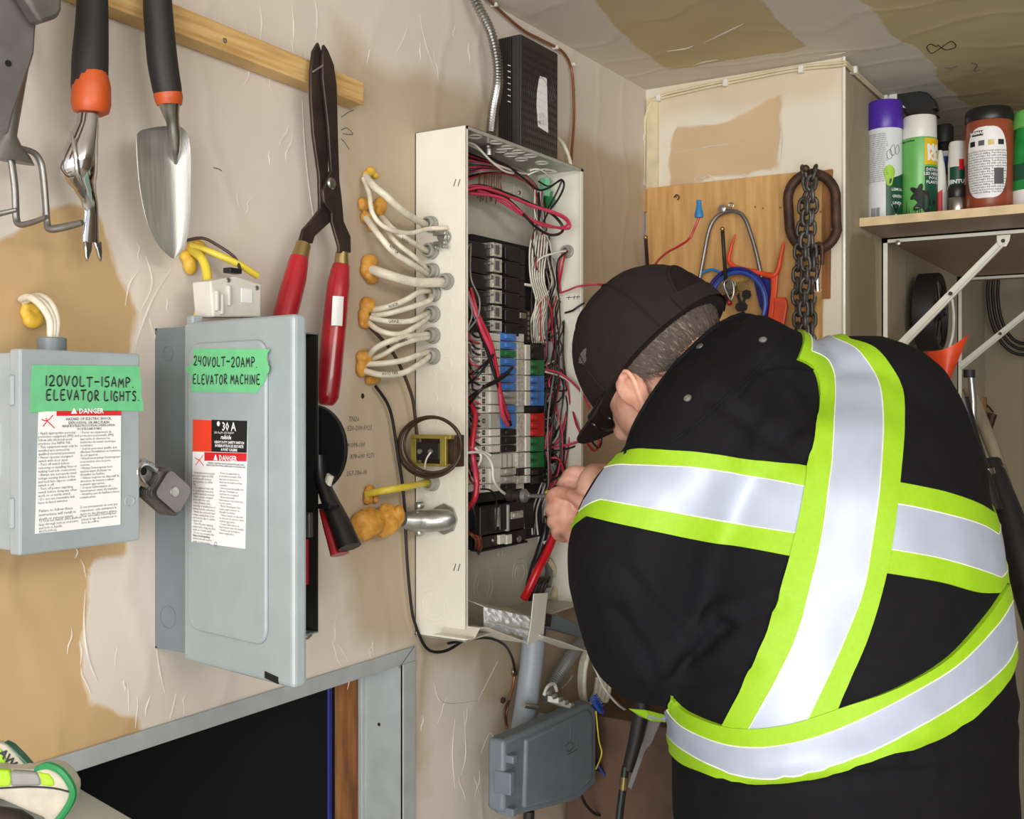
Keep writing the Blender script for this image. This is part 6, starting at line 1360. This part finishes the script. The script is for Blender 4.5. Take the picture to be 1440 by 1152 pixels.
for k in range(3):
    c = B(1440, 410, XF-.06)+AY*.0; rY, rZ = .075+.013*k, .16+.018*k
    cable([c+AY*rY*math.cos(a)+AZ*rZ*math.sin(a)-AX*.01*k for a in [2*math.pi*j/20 for j in range(21)]], .005, 'black_wire', '%s loop of black cable on the far planks under the shelf' % ('smallest', 'middle', 'largest')[k], 'coils of black cable on the far planks', sub=2, name='cable_coil')
# low clutter between utility box and man
cb = solo('brown_box', MB().box2((1.72, -.03, 0), (2.10, -.36, B(860, 1010, 1.72).z)), 'dark_brown', 'low brown box standing in the corner below the cable coils', 'brown_box', smooth=0, bevel=.004)  # plain dark brown box filling the low corner
um = thing('umbrella', T(885, 1100, 1.62), 'furled black umbrella with a brass band standing left of the man\'s hip', 'umbrella')
obj('canopy', MB().tube([T(908, 960, 1.66), T(896, 1030, 1.64), T(882, 1085, 1.62)], [.013, .011, .008], 10, smooth=3), 'black_rubber', um, smooth=50)
obj('band', MB().tube([T(878, 1092, 1.62), T(876, 1110, 1.62)], .0065, 12), 'brass', um)
obj('shaft', MB().tube([T(880, 1078, 1.62), T(872, 1140, 1.62), T(862, 1240, 1.62)], .0058, 12), 'black_plastic', um)
gt = thing('grey_tool', T(905, 1060, 1.66), 'flat grey metal tool leaning behind the furled umbrella', 'tool')
obj('blade', MB().prism([T(a, b, 1.68) for a, b in ((912, 1010), (932, 1012), (918, 1045), (908, 1058), (889, 1112), (882, 1108), (898, 1056), (905, 1040))], FV*.006), 'arm_grey', gt, smooth=0, bevel=.002)
pole('orange_post', 'reddish wooden post low beside the man\'s hip', 'post', [(925, 1040, 1.75), (922, 1200, 1.75)], .016, 'stud')
# glove on the counter
gl = thing('glove', L(50, 1100, .12), 'work glove with neon stripe, grey band and green hem on the counter corner', 'glove')
gz = sz
def gp(a, b, t): return T(a, b, t)
def gpatch(q, m, nm, t=.772, th=.006, bev=.002, **k): return obj(nm, MB().prism([gp(a, b, t) for a, b in q], FV*th), m, gl, smooth=30, bevel=bev, seg=4, **k)
gpatch([(-80, 1080), (0, 1083), (30, 1085), (50, 1084), (58, 1080), (68, 1079), (80, 1085), (92, 1096), (99, 1108), (101, 1118), (96, 1132), (84, 1150), (70, 1166), (58, 1152), (36, 1143), (0, 1127), (-80, 1110)], 'glove_hide', 'cuff', .775, .022, .008)
gpatch([(-20, 1083), (12, 1084), (15, 1095), (14, 1107), (-20, 1108)], 'hivis', 'neon_stripe', .7735); gpatch([(13, 1085), (50, 1087), (56, 1095), (57, 1106), (14, 1107)], 'grey_wire', 'grey_band', .7737); gpatch([(51, 1087), (68, 1089), (75, 1098), (76, 1107), (57, 1106), (56, 1095)], 'hivis', 'neon_stripe', .7735)
obj('hem', MB().tube([gp(52, 1083, .78), gp(66, 1077, .778), gp(82, 1082, .777), gp(94, 1094, .777), gp(102, 1110, .777), gp(101, 1124, .777), gp(92, 1140, .777), gp(80, 1156, .777)], .0028, 8, smooth=4), 'breaker_green', gl)
gpatch([(-30, 1046), (0, 1052), (4, 1060), (11, 1076), (8, 1084), (-30, 1084)], 'hivis', 'back_patch', .79, .008, .002); gpatch([(-10, 1044), (8, 1048), (20, 1060), (34, 1078), (32, 1085), (12, 1080), (3, 1058)], 'glove_hide', 'wrist_strap', .789, .008, .002); gpatch([(4, 1044), (16, 1050), (30, 1064), (46, 1082), (34, 1085), (20, 1062)], 'dark_green', 'strap_edge', .791, .008, .002)
obj('finger', MB().tube([gp(-30, 1160, .80), gp(20, 1164, .80), gp(40, 1180, .8)], [.014, .013, .010], 12, smooth=3), 'leather', gl, smooth=60)
mb = MB(); text_mb(mb, 'AWAK', gp(7, 1051, .7885), (RV*.68-AZ*.73).normalized(), (AZ*.68+RV*.73).normalized(), .0085, bold=.0003); obj('lettering', mb, 'ink', gl, smooth=0)
obj('stitching', MB().tube([gp(0, 1109, .7745), gp(40, 1107, .7745), gp(76, 1109, .7745), gp(97, 1114, .775)], .0007, 5, smooth=3), 'ink', gl)
# ------------------------------------------------------------------ the man
man = thing('person', (T(1180, 1000, 1.42).x, T(1180, 1000, 1.42).y, 0), 'person in dark jacket with neon and silver bands and cap, bent towards the breaker box', 'person')
def fuse(mb, voxel, smooth=6, fac=.5):
    me = bpy.data.meshes.new('tmp'); me.from_pydata(mb.v, [], mb.f); o = bpy.data.objects.new('tmp', me); COL.objects.link(o)
    q = o.modifiers.new('r', 'REMESH'); q.mode = 'VOXEL'; q.voxel_size = voxel
    if smooth: q = o.modifiers.new('s', 'SMOOTH'); q.iterations = smooth; q.factor = fac
    bpy.context.view_layer.update(); dg = bpy.context.evaluated_depsgraph_get()
    m2 = bpy.data.meshes.new_from_object(o.evaluated_get(dg)); bpy.data.objects.remove(o); bpy.data.meshes.remove(me)
    return m2
def link_mesh(nm, me, m, par, **k):
    base = worldloc(par)
    for v in me.vertices: v.co -= base
    me.name = nm; me.materials.clear(); me.materials.append(M[m]); me.shade_smooth()
    o = bpy.data.objects.new(nm, me); COL.objects.link(o); o.parent = par
    for a, b in k.items(): o[a] = b
    return o
UP = AZ
def chain_(mb, pts, n=16, sub=4):
    mb.tube([T(a, b, t) for a, b, t, r in pts], [r for *_, r in pts], n, smooth=sub)
    mb.ball(T(*pts[0][:3]), pts[0][3], n, 10); mb.ball(T(*pts[-1][:3]), pts[-1][3], n, 10)
# ---- jacket
jk = MB()
rows = [(500, 1150, 1262, 1.50, .06), (540, 1085, 1300, 1.47, .12), (600, 985, 1350, 1.44, .155), (680, 945, 1388, 1.425, .18), (760, 935, 1414, 1.415, .19), (850, 928, 1424, 1.405, .195), (950, 930, 1432, 1.40, .2), (1050, 936, 1436, 1.41, .2), (1150, 940, 1440, 1.42, .2), (1290, 936, 1446, 1.43, .205)]
rings = []
for y_, xl, xr, t_, dp in rows:
    c = T((xl+xr)/2, y_, t_); h = (xr-xl)/2*t_/FPX; ra = RV*.985+FV*.17
    rings.append([c+ra*h*math.cos(a)+FV*dp*math.sin(a)*(1 if math.sin(a) > 0 else 1) for a in [2*math.pi*k/36 for k in range(36)]])
jk.loft(rings)
TV = [v.copy() for v in jk.v]; TF = [list(f) for f in jk.f]
chain_(jk, [(1192, 575, 1.47, .100), (1232, 592, 1.455, .108), (1280, 690, 1.47, .10), (1280, 800, 1.56, .09)])        # his right shoulder and upper arm
chain_(jk, [(1150, 585, 1.46, .085), (1080, 598, 1.42, .10), (1010, 610, 1.38, .10), (958, 690, 1.345, .088), (914, 748, 1.345, .094), (905, 810, 1.35, .094), (922, 895, 1.38, .088), (890, 850, 1.48, .072), (862, 775, 1.57, .052), (848, 748, 1.60, .042)])   # left arm
chain_(jk, [(1290, 800, 1.56, .09), (1150, 790, 1.64, .075), (1000, 740, 1.64, .06), (905, 700, 1.62, .046)])          # right forearm, hidden side
chain_(jk, [(1060, 580, 1.44, .12), (990, 620, 1.43, .09), (925, 655, 1.45, .052)])   # lapel
cring = []
for (cx_, cy_, t_, ax_, ay_, mn) in ((966, 548, 1.475, -92, 100, .075), (985, 562, 1.465, -98, 102, .095), (1010, 575, 1.45, -98, 100, .11), (1045, 600, 1.45, -66, 84, .115)):
    c = T(cx_, cy_, t_); A_ = T(cx_+ax_, cy_+ay_, t_+.06)-c; Bm = (-FV*.93+AZ*.12-RV*.2).normalized()*mn
    cring.append([c+A_*math.cos(a)+Bm*math.sin(a) for a in [2*math.pi*k/28 for k in range(28)]])
jk.loft(cring)
chain_(jk, [(905, 628, 1.42, .018), (938, 566, 1.405, .022), (974, 516, 1.42, .024), (1014, 481, 1.445, .026), (1050, 463, 1.47, .026), (1078, 488, 1.49, .026)], 12)
chain_(jk, [(940, 620, 1.42, .035), (972, 585, 1.42, .045), (1006, 545, 1.435, .052), (1042, 512, 1.46, .052), (1068, 524, 1.48, .048)], 14)
jm_ = fuse(jk, .0075, 10, .6)
creases = [((1000, 560), (1130, 650), .004), ((940, 955), (1020, 880), .008), ((1020, 880), (1100, 850), .005), ((960, 960), (1060, 940), .004), ((1100, 560), (1060, 620), .004), ((1130, 600), (1040, 650), .003),
           ((1000, 1110), (1300, 1085), .004), ((1280, 1060), (1420, 1010), .004), ((880, 800), (960, 900), .004), ((870, 860), (930, 960), .003)]
for v in jm_.vertices:
    p = v.co; n = v.normal
    d = .0045*noise.noise(Vector((p.x*7, p.y*7, p.z*11)))+.0020*noise.noise(p*22)
    r = p-CAM; t_ = r.x*CT+r.y*ST; px = CX+FPX*(r.x*ST-r.y*CT)/t_; py = CY-FPX*r.z/t_
    if t_ < 1.5:
        for (a, b), (c_, e), am in creases:
            ex_, ey_ = c_-a, e-b; L2 = ex_*ex_+ey_*ey_; f = ((px-a)*ex_+(py-b)*ey_)/L2
            if -.3 < f < 1.3:
                f2 = max(0, min(1, f)); dd = math.hypot(px-a-ex_*f2, py-b-ey_*f2); dd2 = ((px-a)*ey_-(py-b)*ex_)/math.sqrt(L2)
                d += am*(-math.exp(-(dd/9)**2)+.8*math.exp(-((dd-20)/13)**2)*(1 if dd2 > 0 else .5))
    v.co = p+n*d
jm_.update()
vv = [v.co.copy() for v in jm_.vertices]; BV = BVHTree.FromPolygons(vv, [list(p.vertices) for p in jm_.polygons])
BT = BVHTree.FromPolygons(TV, TF)
jacket = link_mesh('jacket', jm_, 'jacket', man)
def hit(px, py):
    d = ray(px, py); loc, n, i, ds = BV.ray_cast(CAM, d.normalized())
    return (loc, n) if loc is not None else None
def spl(P, s):      # spline through 2d/3d tuples
    Q, _ = crom([Vector((*p, 0)) if len(p) == 2 else Vector(p) for p in P], [1]*len(P), s); return Q
def band(cols, lift, nm, ext0=0, ext1=0, dir0=None, dir1=None, W=None, parts=((0, 1, 'hivis', 'lime_strip'), (1, 2, 'reflective', 'silver_strip'), (2, 3, 'hivis', 'lime_strip')), sub=8, step=.012):
    tracks = [spl([c[k] for c in cols], sub) for k in range(4)]; n = len(tracks[0])
    K = 5
    def surf(px, py):
        h = hit(px, py)
        return None if h is None else [h[0], h[1]]
    par_ = obj(nm, MB(), 'hivis', jacket) if False else None
    first = None
    for a, b, m, pn in parts:
        G = []
        for i in range(n):
            row = []
            for k in range(K+1):
                f = k/K; q = tracks[a][i].lerp(tracks[b][i], f); row.append(surf(q.x, q.y))
            G.append(row)
        # fill misses from neighbours then walk the surface beyond the ends
        for k in range(K+1):
            ok = [i for i in range(n) if G[i][k]]
            if not ok: continue
            for i in range(n):
                if G[i][k] is None:
                    j = min(ok, key=lambda q: abs(q-i)); G[i][k] = [G[j][k][0].copy(), G[j][k][1]]
        if any(g is None for row in G for g in row): continue
        def walk(rows, cnt, dr=None):
            out = []; cur = [(rows[0][k][0].copy(), (rows[0][k][0]-rows[2][k][0]).normalized() if (rows[0][k][0]-rows[2][k][0]).length > 1e-5 else -RV) for k in range(K+1)]
            if dr is not None: cur = [(p, dr.normalized()) for p, d in cur]
            for s in range(cnt):
                nr = []
                for k in range(K+1):
                    p, d = cur[k]; q, nn, ii, dd = (W or BV).find_nearest(p+d*step); d2 = (q-p)
                    d2 = d2-nn*d2.dot(nn); d2 = d2.normalized() if d2.length > 1e-6 else d
                    cur[k] = (q, d2); nr.append([q, nn])
                out.append(nr)
            return out
        if ext0: G = walk(G, ext0, dir0)[::-1]+G
        if ext1: G = G+walk(G[::-1], ext1, dir1)
        V3 = [[g[0]+g[1]*lift for g in row] for row in G]; W3 = [[g[0]-g[1]*.003 for g in row] for row in G]
        mb = MB(); R, C = len(V3), K+1; fs = []
        for i in range(R-1):
            for j in range(C-1): q = (i*C+j, i*C+j+1, (i+1)*C+j+1, (i+1)*C+j); fs.append(q); fs.append(tuple(x+R*C for x in q[::-1]))
        per = list(range(C))+[i*C+C-1 for i in range(1, R)]+[(R-1)*C+j for j in range(C-2, -1, -1)]+[i*C for i in range(R-2, 0, -1)]
        for i in range(len(per)): p, q = per[i], per[(i+1) % len(per)]; fs.append((q, p, p+R*C, q+R*C))
        mb.add([p for r in V3 for p in r]+[p for r in W3 for p in r], fs)
        o = obj(pn, mb, m, jacket, smooth=45)
        if m == 'reflective':
            for e in (0, K): obj('piping', MB().tube([V3[i][e] for i in range(R)], .0009, 5), 'stitch', jacket, smooth=60)
    return
band([[(905, 632), (885, 655), (846, 703), (825, 726)], [(940, 634), (925, 656), (900, 712), (885, 740)], [(985, 637), (985, 659), (985, 727), (985, 760)], [(1060, 647), (1060, 671), (1055, 740), (1052, 771)], [(1150, 658), (1145, 687), (1135, 752), (1125, 785)]], .0022, 'band', ext0=4, dir0=FV*.8-AZ*.45)
band([[(1240, 675), (1238, 706), (1232, 770), (1230, 804)], [(1285, 683), (1283, 713), (1278, 777), (1276, 811)], [(1335, 694), (1335, 725), (1328, 787), (1326, 820)], [(1378, 710), (1378, 738), (1376, 801), (1374, 833)], [(1402, 726), (1402, 752), (1406, 812), (1404, 834)]], .0022, 'band', ext1=9, dir1=FV)
band([[(1120, 506), (1138, 496), (1176, 480), (1196, 480)], [(1143, 520), (1162, 510), (1208, 497), (1232, 494)], [(1152, 556), (1174, 547), (1233, 537), (1262, 535)], [(1148, 600), (1172, 597), (1240, 590), (1270, 585)], [(1137, 656), (1167, 665), (1235, 680), (1263, 680)], [(1122, 735), (1156, 750), (1224, 765), (1252, 770)], [(1106, 800), (1142, 815), (1212, 830), (1238, 835)], [(1080, 885), (1119, 897), (1190, 890), (1218, 900)], [(1045, 965), (1083, 972), (1158, 962), (1194, 957)], [(1012, 1030), (1050, 1032), (1128, 1025), (1168, 1020)]], .0042, 'band', ext0=8, dir0=FV*.9+AZ*.15)
band([[(943, 978), (940, 992), (937, 1025), (937, 1043)], [(972, 1002), (967, 1022), (965, 1052), (966, 1074)], [(1030, 1022), (1030, 1046), (1040, 1088), (1042, 1096)], [(1100, 1019), (1105, 1045), (1125, 1085), (1130, 1092)], [(1180, 996), (1190, 1019), (1205, 1062), (1212, 1072)], [(1260, 967), (1275, 985-8), (1290, 1020), (1300, 1042)], [(1330, 925), (1345, 932), (1358, 978), (1370, 1004)], [(1385, 865), (1395, 880), (1408, 935), (1412, 958)], [(1414, 822), (1418, 845), (1424, 902), (1425, 925)]], .0058, 'band', ext0=16, ext1=16, dir0=FV*.9+AZ*.25, dir1=FV*.95+AZ*.3, W=BT)
for a, b in ((984, 487), (1073, 478), (967, 560)):
    h = hit(a, b)
    if h: obj('snap', MB().lathe(h[0]-h[1]*.001, h[1], [(.0052, 0), (.0048, .002), (.0022, .003), (.001, .0025)], 14), 'zinc', jacket)
def seam(pts, r=.0018, m='jacket'):
    P = []
    for q in spl(pts, 6):
        h = hit(q.x, q.y)
        if h: P.append(h[0]+h[1]*.0005)
    if len(P) > 2: obj('seam', MB().tube(P, r, 6), m, jacket, smooth=60)
seam([(940, 625), (975, 600), (1020, 560), (1060, 525), (1100, 480)]); seam([(944, 621), (979, 596), (1024, 556), (1064, 521), (1103, 476)], .0012)
seam([(880, 640), (892, 600), (925, 545), (965, 497), (1010, 458), (1050, 440)], .0032)
seam([(1145, 520), (1080, 520), (1040, 560)], .0014)
# loose hem flap with neon edge at his front
obj('front_flap', MB().sheet([[T(884, 997, 1.5), T(908, 999, 1.48), T(936, 1006, 1.44)], [T(900, 1008, 1.5), T(916, 1014, 1.48), T(936, 1016, 1.44)]], .003, FV), 'hivis', jacket, smooth=0)
obj('flap_silver', MB().sheet([[T(914, 1002, 1.478), T(936, 1008, 1.438)], [T(910, 1010, 1.478), T(936, 1014, 1.438)]], .003, FV), 'reflective', jacket, smooth=0)
# ---- trousers and boots (mostly below the picture)
tr_ = MB()
hipL, hipR = T(1110, 1200, 1.44), T(1280, 1200, 1.46)
for hp, kn, ft in ((Vector((hipL.x, hipL.y, .92)), Vector((hipL.x+.03, hipL.y+.02, .5)), Vector((hipL.x-.02, hipL.y-.01, .10))), (Vector((hipR.x, hipR.y, .92)), Vector((hipR.x+.04, hipR.y+.02, .5)), Vector((hipR.x+.01, hipR.y-.02, .10)))):
    tr_.tube([hp+AZ*.05, hp, (hp+kn)/2, kn, (kn+ft)/2, ft], [.12, .125, .10, .08, .075, .07], 18, smooth=3)
c = (hipL+hipR)/2; tr_.ball(Vector((c.x, c.y, .95)), (.20, .17, .14), 20, 14)
tm = fuse(tr_, .012, 5); link_mesh('trousers', tm, 'trouser', man)
fdir = (FV*.85-RV*.4).normalized()
for hp in (Vector((hipL.x-.02, hipL.y-.01, 0)), Vector((hipR.x+.01, hipR.y-.02, 0))):
    b_ = MB().tube([hp+AZ*.12, hp+AZ*.06, hp+AZ*.05+fdir*.06, hp+AZ*.042+fdir*.14, hp+AZ*.036+fdir*.19], [.058, .06, .05, .046, .034], 16, smooth=3)
    for i, v in enumerate(b_.v): v.z = max(v.z, 0.0)
    obj('boot', b_, 'leather', man, smooth=60)
# ---- head frame (right, up, forward of the picture)
def hv(r, u, f): return RV*r+AZ*u+FV*f
hf = hv(-.56, -.70, .42).normalized(); hu = hv(-.58, .66, .36); hu = (hu-hf*hu.dot(hf)).normalized(); hl = hu.cross(hf).normalized()
HC = T(918, 503, 1.50)
def hp(f, u, l): return HC+hf*f+hu*u+hl*l
bd = MB()
bd.ball(hp(-.008, .018, 0), (.098, .077, .088), 28, 20, ax=hu, x=hf)
bd.ball(hp(.040, -.050, 0), (.062, .062, .076), 24, 18, ax=hu, x=hf)
bd.ball(hp(.058, -.092, 0), (.026, .032, .024), 16, 12, ax=hu, x=hf)
bd.tube([hp(.082, .0, 0), hp(.095, -.018, 0), hp(.110, -.038, 0), hp(.098, -.050, 0)], [.008, .010, .013, .010], 12, smooth=3)
for s in (-1, 1):
    bd.ball(hp(.052, -.036, .046*s), (.022, .016, .020), 14, 10, ax=hu, x=hf)
    bd.tube([hp(.084, .004, .012*s), hp(.080, .006, .035*s), hp(.064, .002, .055*s)], [.008, .009, .006], 10, smooth=2)
    bd.tube([hp(.01, -.085, .046*s), hp(.035, -.098, .038*s), hp(.06, -.104, .018*s)], [.014, .014, .014], 10, smooth=2)
bd.tube([hp(.095, -.068, -.022), hp(.101, -.068, 0), hp(.095, -.068, .022)], [.004, .0065, .004], 8, smooth=3)
bd.tube([hp(.093, -.078, -.018), hp(.098, -.079, 0), hp(.093, -.078, .018)], [.004, .007, .004], 8, smooth=3)
bd.tube([hp(-.03, -.05, 0), hp(-.055, -.10, 0), T(1030, 590, 1.47), T(1070, 640, 1.46)], [.055, .056, .065, .075], 18, smooth=3)
bd.tube([T(1070, 640, 1.46), T(1150, 760, 1.44), T(1185, 950, 1.43), T(1190, 1150, 1.44)], [.09, .14, .15, .15], 20, smooth=3)
bd.tube([T(1060, 620, 1.46), T(1010, 620, 1.41), T(935, 760, 1.37), T(918, 880, 1.40), T(880, 835, 1.50), T(850, 765, 1.59), T(838, 766, 1.62)], [.07, .07, .055, .05, .042, .033, .030], 14, smooth=4)
bd.tube([T(1120, 640, 1.46), T(1250, 620, 1.47), T(1285, 780, 1.56), T(1150, 790, 1.64), T(1000, 740, 1.64), T(900, 700, 1.62), T(868, 690, 1.62)], [.07, .07, .055, .05, .042, .033, .031], 14, smooth=4)
bdm = fuse(bd, .0055, 5)
# finer surface for the ear and the hands is fused with the body in a second pass
fine = MB(); fine.add([v.co.copy() for v in bdm.vertices], [list(p.vertices) for p in bdm.polygons])
def ear(s):
    def e(a, b, out): return hp(.024+a*.015-b*.008, -.034+b*.029, (.074+out)*s)
    P = [e(.35, -.75, .002), e(-.3, -1.0, .004), e(-.7, -.4, .009), e(-.95, .25, .012), e(-.6, .7, .012), e(.05, .82, .009), e(.6, .5, .004), e(.7, .1, .0)]
    fine.tube(P, [.0055, .0055, .0036, .0036, .0036, .0036, .0036, .003], 8, smooth=4)
    fine.ball(e(0, 0, .001), (.021, .029, .009), 14, 10, ax=hl*s, x=hf); fine.ball(e(.1, -.8, .003), (.008, .009, .005), 10, 8, ax=hl*s)
    fine.tube([e(-.2, .4, .009), e(-.4, .1, .009), e(-.1, -.35, .006)], [.003, .0035, .003], 8, smooth=3); fine.ball(e(.8, -.15, .002), .005, 10, 8)
ear(1); ear(-1)
def finger(pts, r):
    P = [T(*p) for p in pts]; n = len(P); fine.tube(P, [r*(1-.25*i/(n-1)) for i in range(n)], 10, smooth=4); fine.ball(P[-1], r*.76, 10, 8); fine.ball(P[0], r, 10, 8)
# hand B: his left, lower, wrist rising from the sleeve to a fist round the driver
fine.tube([T(846, 790, 1.60), T(832, 764, 1.62), T(818, 738, 1.655), T(806, 718, 1.68), T(800, 706, 1.69)], [.030, .030, .034, .036, .030], 16, smooth=3)
fine.ball(T(803, 722, 1.66), (.034, .022, .036), 14, 10)
for k, (dy, r, dx) in enumerate(((0, .0105, 0), (17, .0108, -1), (34, .0102, 1), (49, .0088, 6))):
    finger([(800+dx, 696+dy, 1.665), (787+dx, 692+dy, 1.645), (776+dx, 697+dy, 1.655), (778+dx, 705+dy, 1.68), (788+dx, 709+dy, 1.70)], r)
finger([(824, 716, 1.64), (812, 702, 1.625), (797, 694, 1.63), (784, 692, 1.645)], .0118)
# hand A: his right, upper, wrapped over the first
fine.tube([T(905, 694, 1.63), T(878, 690, 1.64), T(850, 684, 1.65), T(826, 682, 1.66)], [.033, .031, .034, .032], 16, smooth=3)
fine.ball(T(836, 684, 1.635), (.036, .024, .032), 14, 10)
for k, (dy, r, dx) in enumerate(((-1, .0105, 0), (9, .0108, -6), (20, .010, -3), (29, .009, 4))):
    finger([(826+dx, 668+dy, 1.665), (808+dx, 664+dy, 1.665), (797+dx, 672+dy, 1.68), (800+dx, 682+dy, 1.70), (812+dx, 686+dy, 1.705)], r)
finger([(862, 702, 1.61), (840, 708, 1.60), (818, 706, 1.605), (803, 696, 1.62)], .0118)
body_me = fuse(fine, .0026, 3, .5)
body = link_mesh('body', body_me, 'skin', man)
# eyes, glasses
for s in (-1, 1):
    obj('eye', MB().ball(hp(.068, -.018, .030*s), .012, 14, 10), 'off_white', man)
    obj('iris', MB().ball(hp(.0755, -.020, .030*s), .0058, 10, 8), 'leather', man)
gs = obj('glasses', MB().tube([hp(.02, -.005, .084), hp(.06, -.010, .082), hp(.096, -.012, .072)], .0022, 8, smooth=3).tube([hp(.02, -.005, -.084), hp(.06, -.010, -.082), hp(.096, -.012, -.072)], .0022, 8, smooth=3).tube([hp(.106, -.012, .01), hp(.107, -.008, 0), hp(.106, -.012, -.01)], .002, 8, smooth=2), 'lens_black', man, smooth=60, label='black framed glasses')
for s in (-1, 1):
    rim = [hp(.103, -.018+.017*math.sin(a), (.040+.028*math.cos(a))*s) for a in [2*math.pi*k/20 for k in range(20)]]
    obj('rim', MB().tube(rim, .0017, 6, closed=True), 'lens_black', gs)
# hair: cropped grey shell with strands
hr = MB(); rowsH = []
def cr(az, el, g=1.0): return hp(-.008+.101*g*math.cos(el)*math.cos(az), .018+.090*g*math.sin(el), .080*g*math.cos(el)*math.sin(az))
A0, A1 = math.radians(62), math.radians(298)
for j in range(10):
    row = []
    for i in range(41):
        az = A0+(A1-A0)*i/40; w_ = math.sin(math.pi*i/40); lowest = -.30-.62*min(1, w_*1.6)
        el = .25+(lowest-.25)*j/9; row.append(cr(az, el, 1.03-.02*(j == 9)))
    rowsH.append(row)
hr.loft(rowsH, caps=False, ringclosed=False); 
hro = obj('hair', hr, 'hair', man, smooth=60, label='cropped grey hair'); q = hro.modifiers.new('s', 'SOLIDIFY'); q.thickness = .006; q.offset = -1
st_ = MB(); rr = random.Random(12)
for k in range(1300):
    az = math.radians(rr.uniform(66, 200)); w_ = math.sin(math.pi*(az-A0)/(A1-A0)); el = rr.uniform(-.28-.55*min(1, w_*1.6), .18)
    p0 = cr(az, el, 1.03); p1 = cr(az+rr.uniform(-.01, .08), el-rr.uniform(.08, .16), 1.045+rr.uniform(0, .02)); p2 = cr(az+rr.uniform(-.0, .14), el-rr.uniform(.18, .26), 1.04+rr.uniform(0, .03))
    st_.tube([p0, p1, p2], [.0006, .0006, .0002], 3, caps=False)
obj('hair_strands', st_, 'hair_dark', hro, kind='stuff', smooth=0)
# cap
CC = hp(-.008, .0, 0)
def cp(az, el, g=1.0):
    ce__ = math.cos(el)**.85 if math.cos(el) > 0 else 0
    return CC+hf*(.116*g*ce__*math.cos(az))+hl*(.098*g*ce__*math.sin(az))+hu*(.118*g*math.sin(el))
capr = []
for j in range(15):
    el = -.10+(math.pi/2-.01+.10)*j/14; capr.append([cp(2*math.pi*i/48, el, 1+.006*math.sin(6*2*math.pi*i/48*.5)**2+.008*noise.noise(cp(2*math.pi*i/48, el)*14)) for i in range(48)])
cap = obj('cap', MB().loft(capr), 'cap_cloth', man, smooth=70, label='dark baseball cap')
for k in range(6):
    az = math.pi/3*k+math.pi/6*0; obj('panel_seam', MB().tube([cp(az, -.08+(math.pi/2-.0)*i/12*.98, 1.004) for i in range(13)], .0011, 5), 'cap_cloth', cap)
obj('button', MB().ball(cp(0, math.pi/2, 1.01), (.007, .007, .004), 12, 8, ax=hu), 'cap_cloth', cap)
vis = []
for j in range(9):
    f = j/8; row = []
    for i in range(17):
        az = (-1.0+2.0*i/16); base = cp(az, -.09, 1.0); s = math.sin(az); outd = hf*(.056*math.cos(az*.95))*f; row.append(base+outd+hu*(.004*f-.020*(s*s)*f**.7)-hl*.0)
    vis.append(row)
obj('visor', MB().sheet(vis, .003, hu), 'cap_cloth', cap, smooth=60)
# strap opening at the back of the cap
def bo_pt(a, b): return cp(math.pi-a, b, 1.012)
rim = [bo_pt(.62*math.cos(t), -.06+.60*math.sin(t)) for t in [math.pi*k/20 for k in range(21)]]
rws = [[bo_pt(.60*math.cos(math.pi*k/20)*s, -.05+.56*math.sin(math.pi*k/20)*s) for k in range(21)] for s in (1, .75, .5, .25, .02)]
obj('back_opening', MB().loft(rws, caps=False, ringclosed=False), 'cap_dark', cap, smooth=60); obj('opening_rim', MB().tube(rim, .0022, 6), 'cap_cloth', cap, smooth=60)
st2 = [[cp(math.pi-.72+1.44*i/16, e, 1.03) for i in range(17)] for e in (-.10, .10)]
obj('strap', MB().loft(st2, caps=False, ringclosed=False), 'cap_cloth', cap, smooth=60)
sp_ = [cp(math.radians(62)+.12*math.cos(t)*(1+.4*math.sin(3*t)), .40+.07*math.sin(t), 1.006) for t in [2*math.pi*k/14 for k in range(14)]]
obj('paint_spot', MB().add(sp_, [list(range(14))]), 'arm_grey', cap, smooth=0)
# screwdriver in his hands
sd_ = thing('screwdriver', T(780, 697, 1.68), 'steel nut driver with a yellow ring held in the man\'s hands', 'screwdriver')
s0, s1 = L(712, 697, .082), T(800, 698, 1.672)
dd = (s1-s0).normalized()
obj('shaft', MB().tube([s0+dd*.03, s1], .0034, 10), 'steel', sd_)
obj('socket', MB().lathe(s0, dd, [(.006, 0), (.0085, .001), (.0085, .010), (.007, .011), (.007, .018), (.009, .019), (.009, .024), (.005, .026)], 14), 'dark_steel', sd_)
obj('chuck', MB().lathe(s0+dd*.025, dd, [(.006, 0), (.0105, .001), (.0105, .008), (.006, .011), (.004, .014)], 14), 'zinc', sd_)
obj('yellow_ring', MB().lathe(T(768, 697, 1.70)+dd*.0, dd, [(.004, 0), (.0085, .001), (.0085, .006), (.004, .007)], 14), 'yellow_cable', sd_)
obj('grip', MB().tube([T(772, 697, 1.695), T(792, 698, 1.685), T(810, 699, 1.67)], [.008, .011, .010], 12, smooth=3), 'black_rubber', sd_)
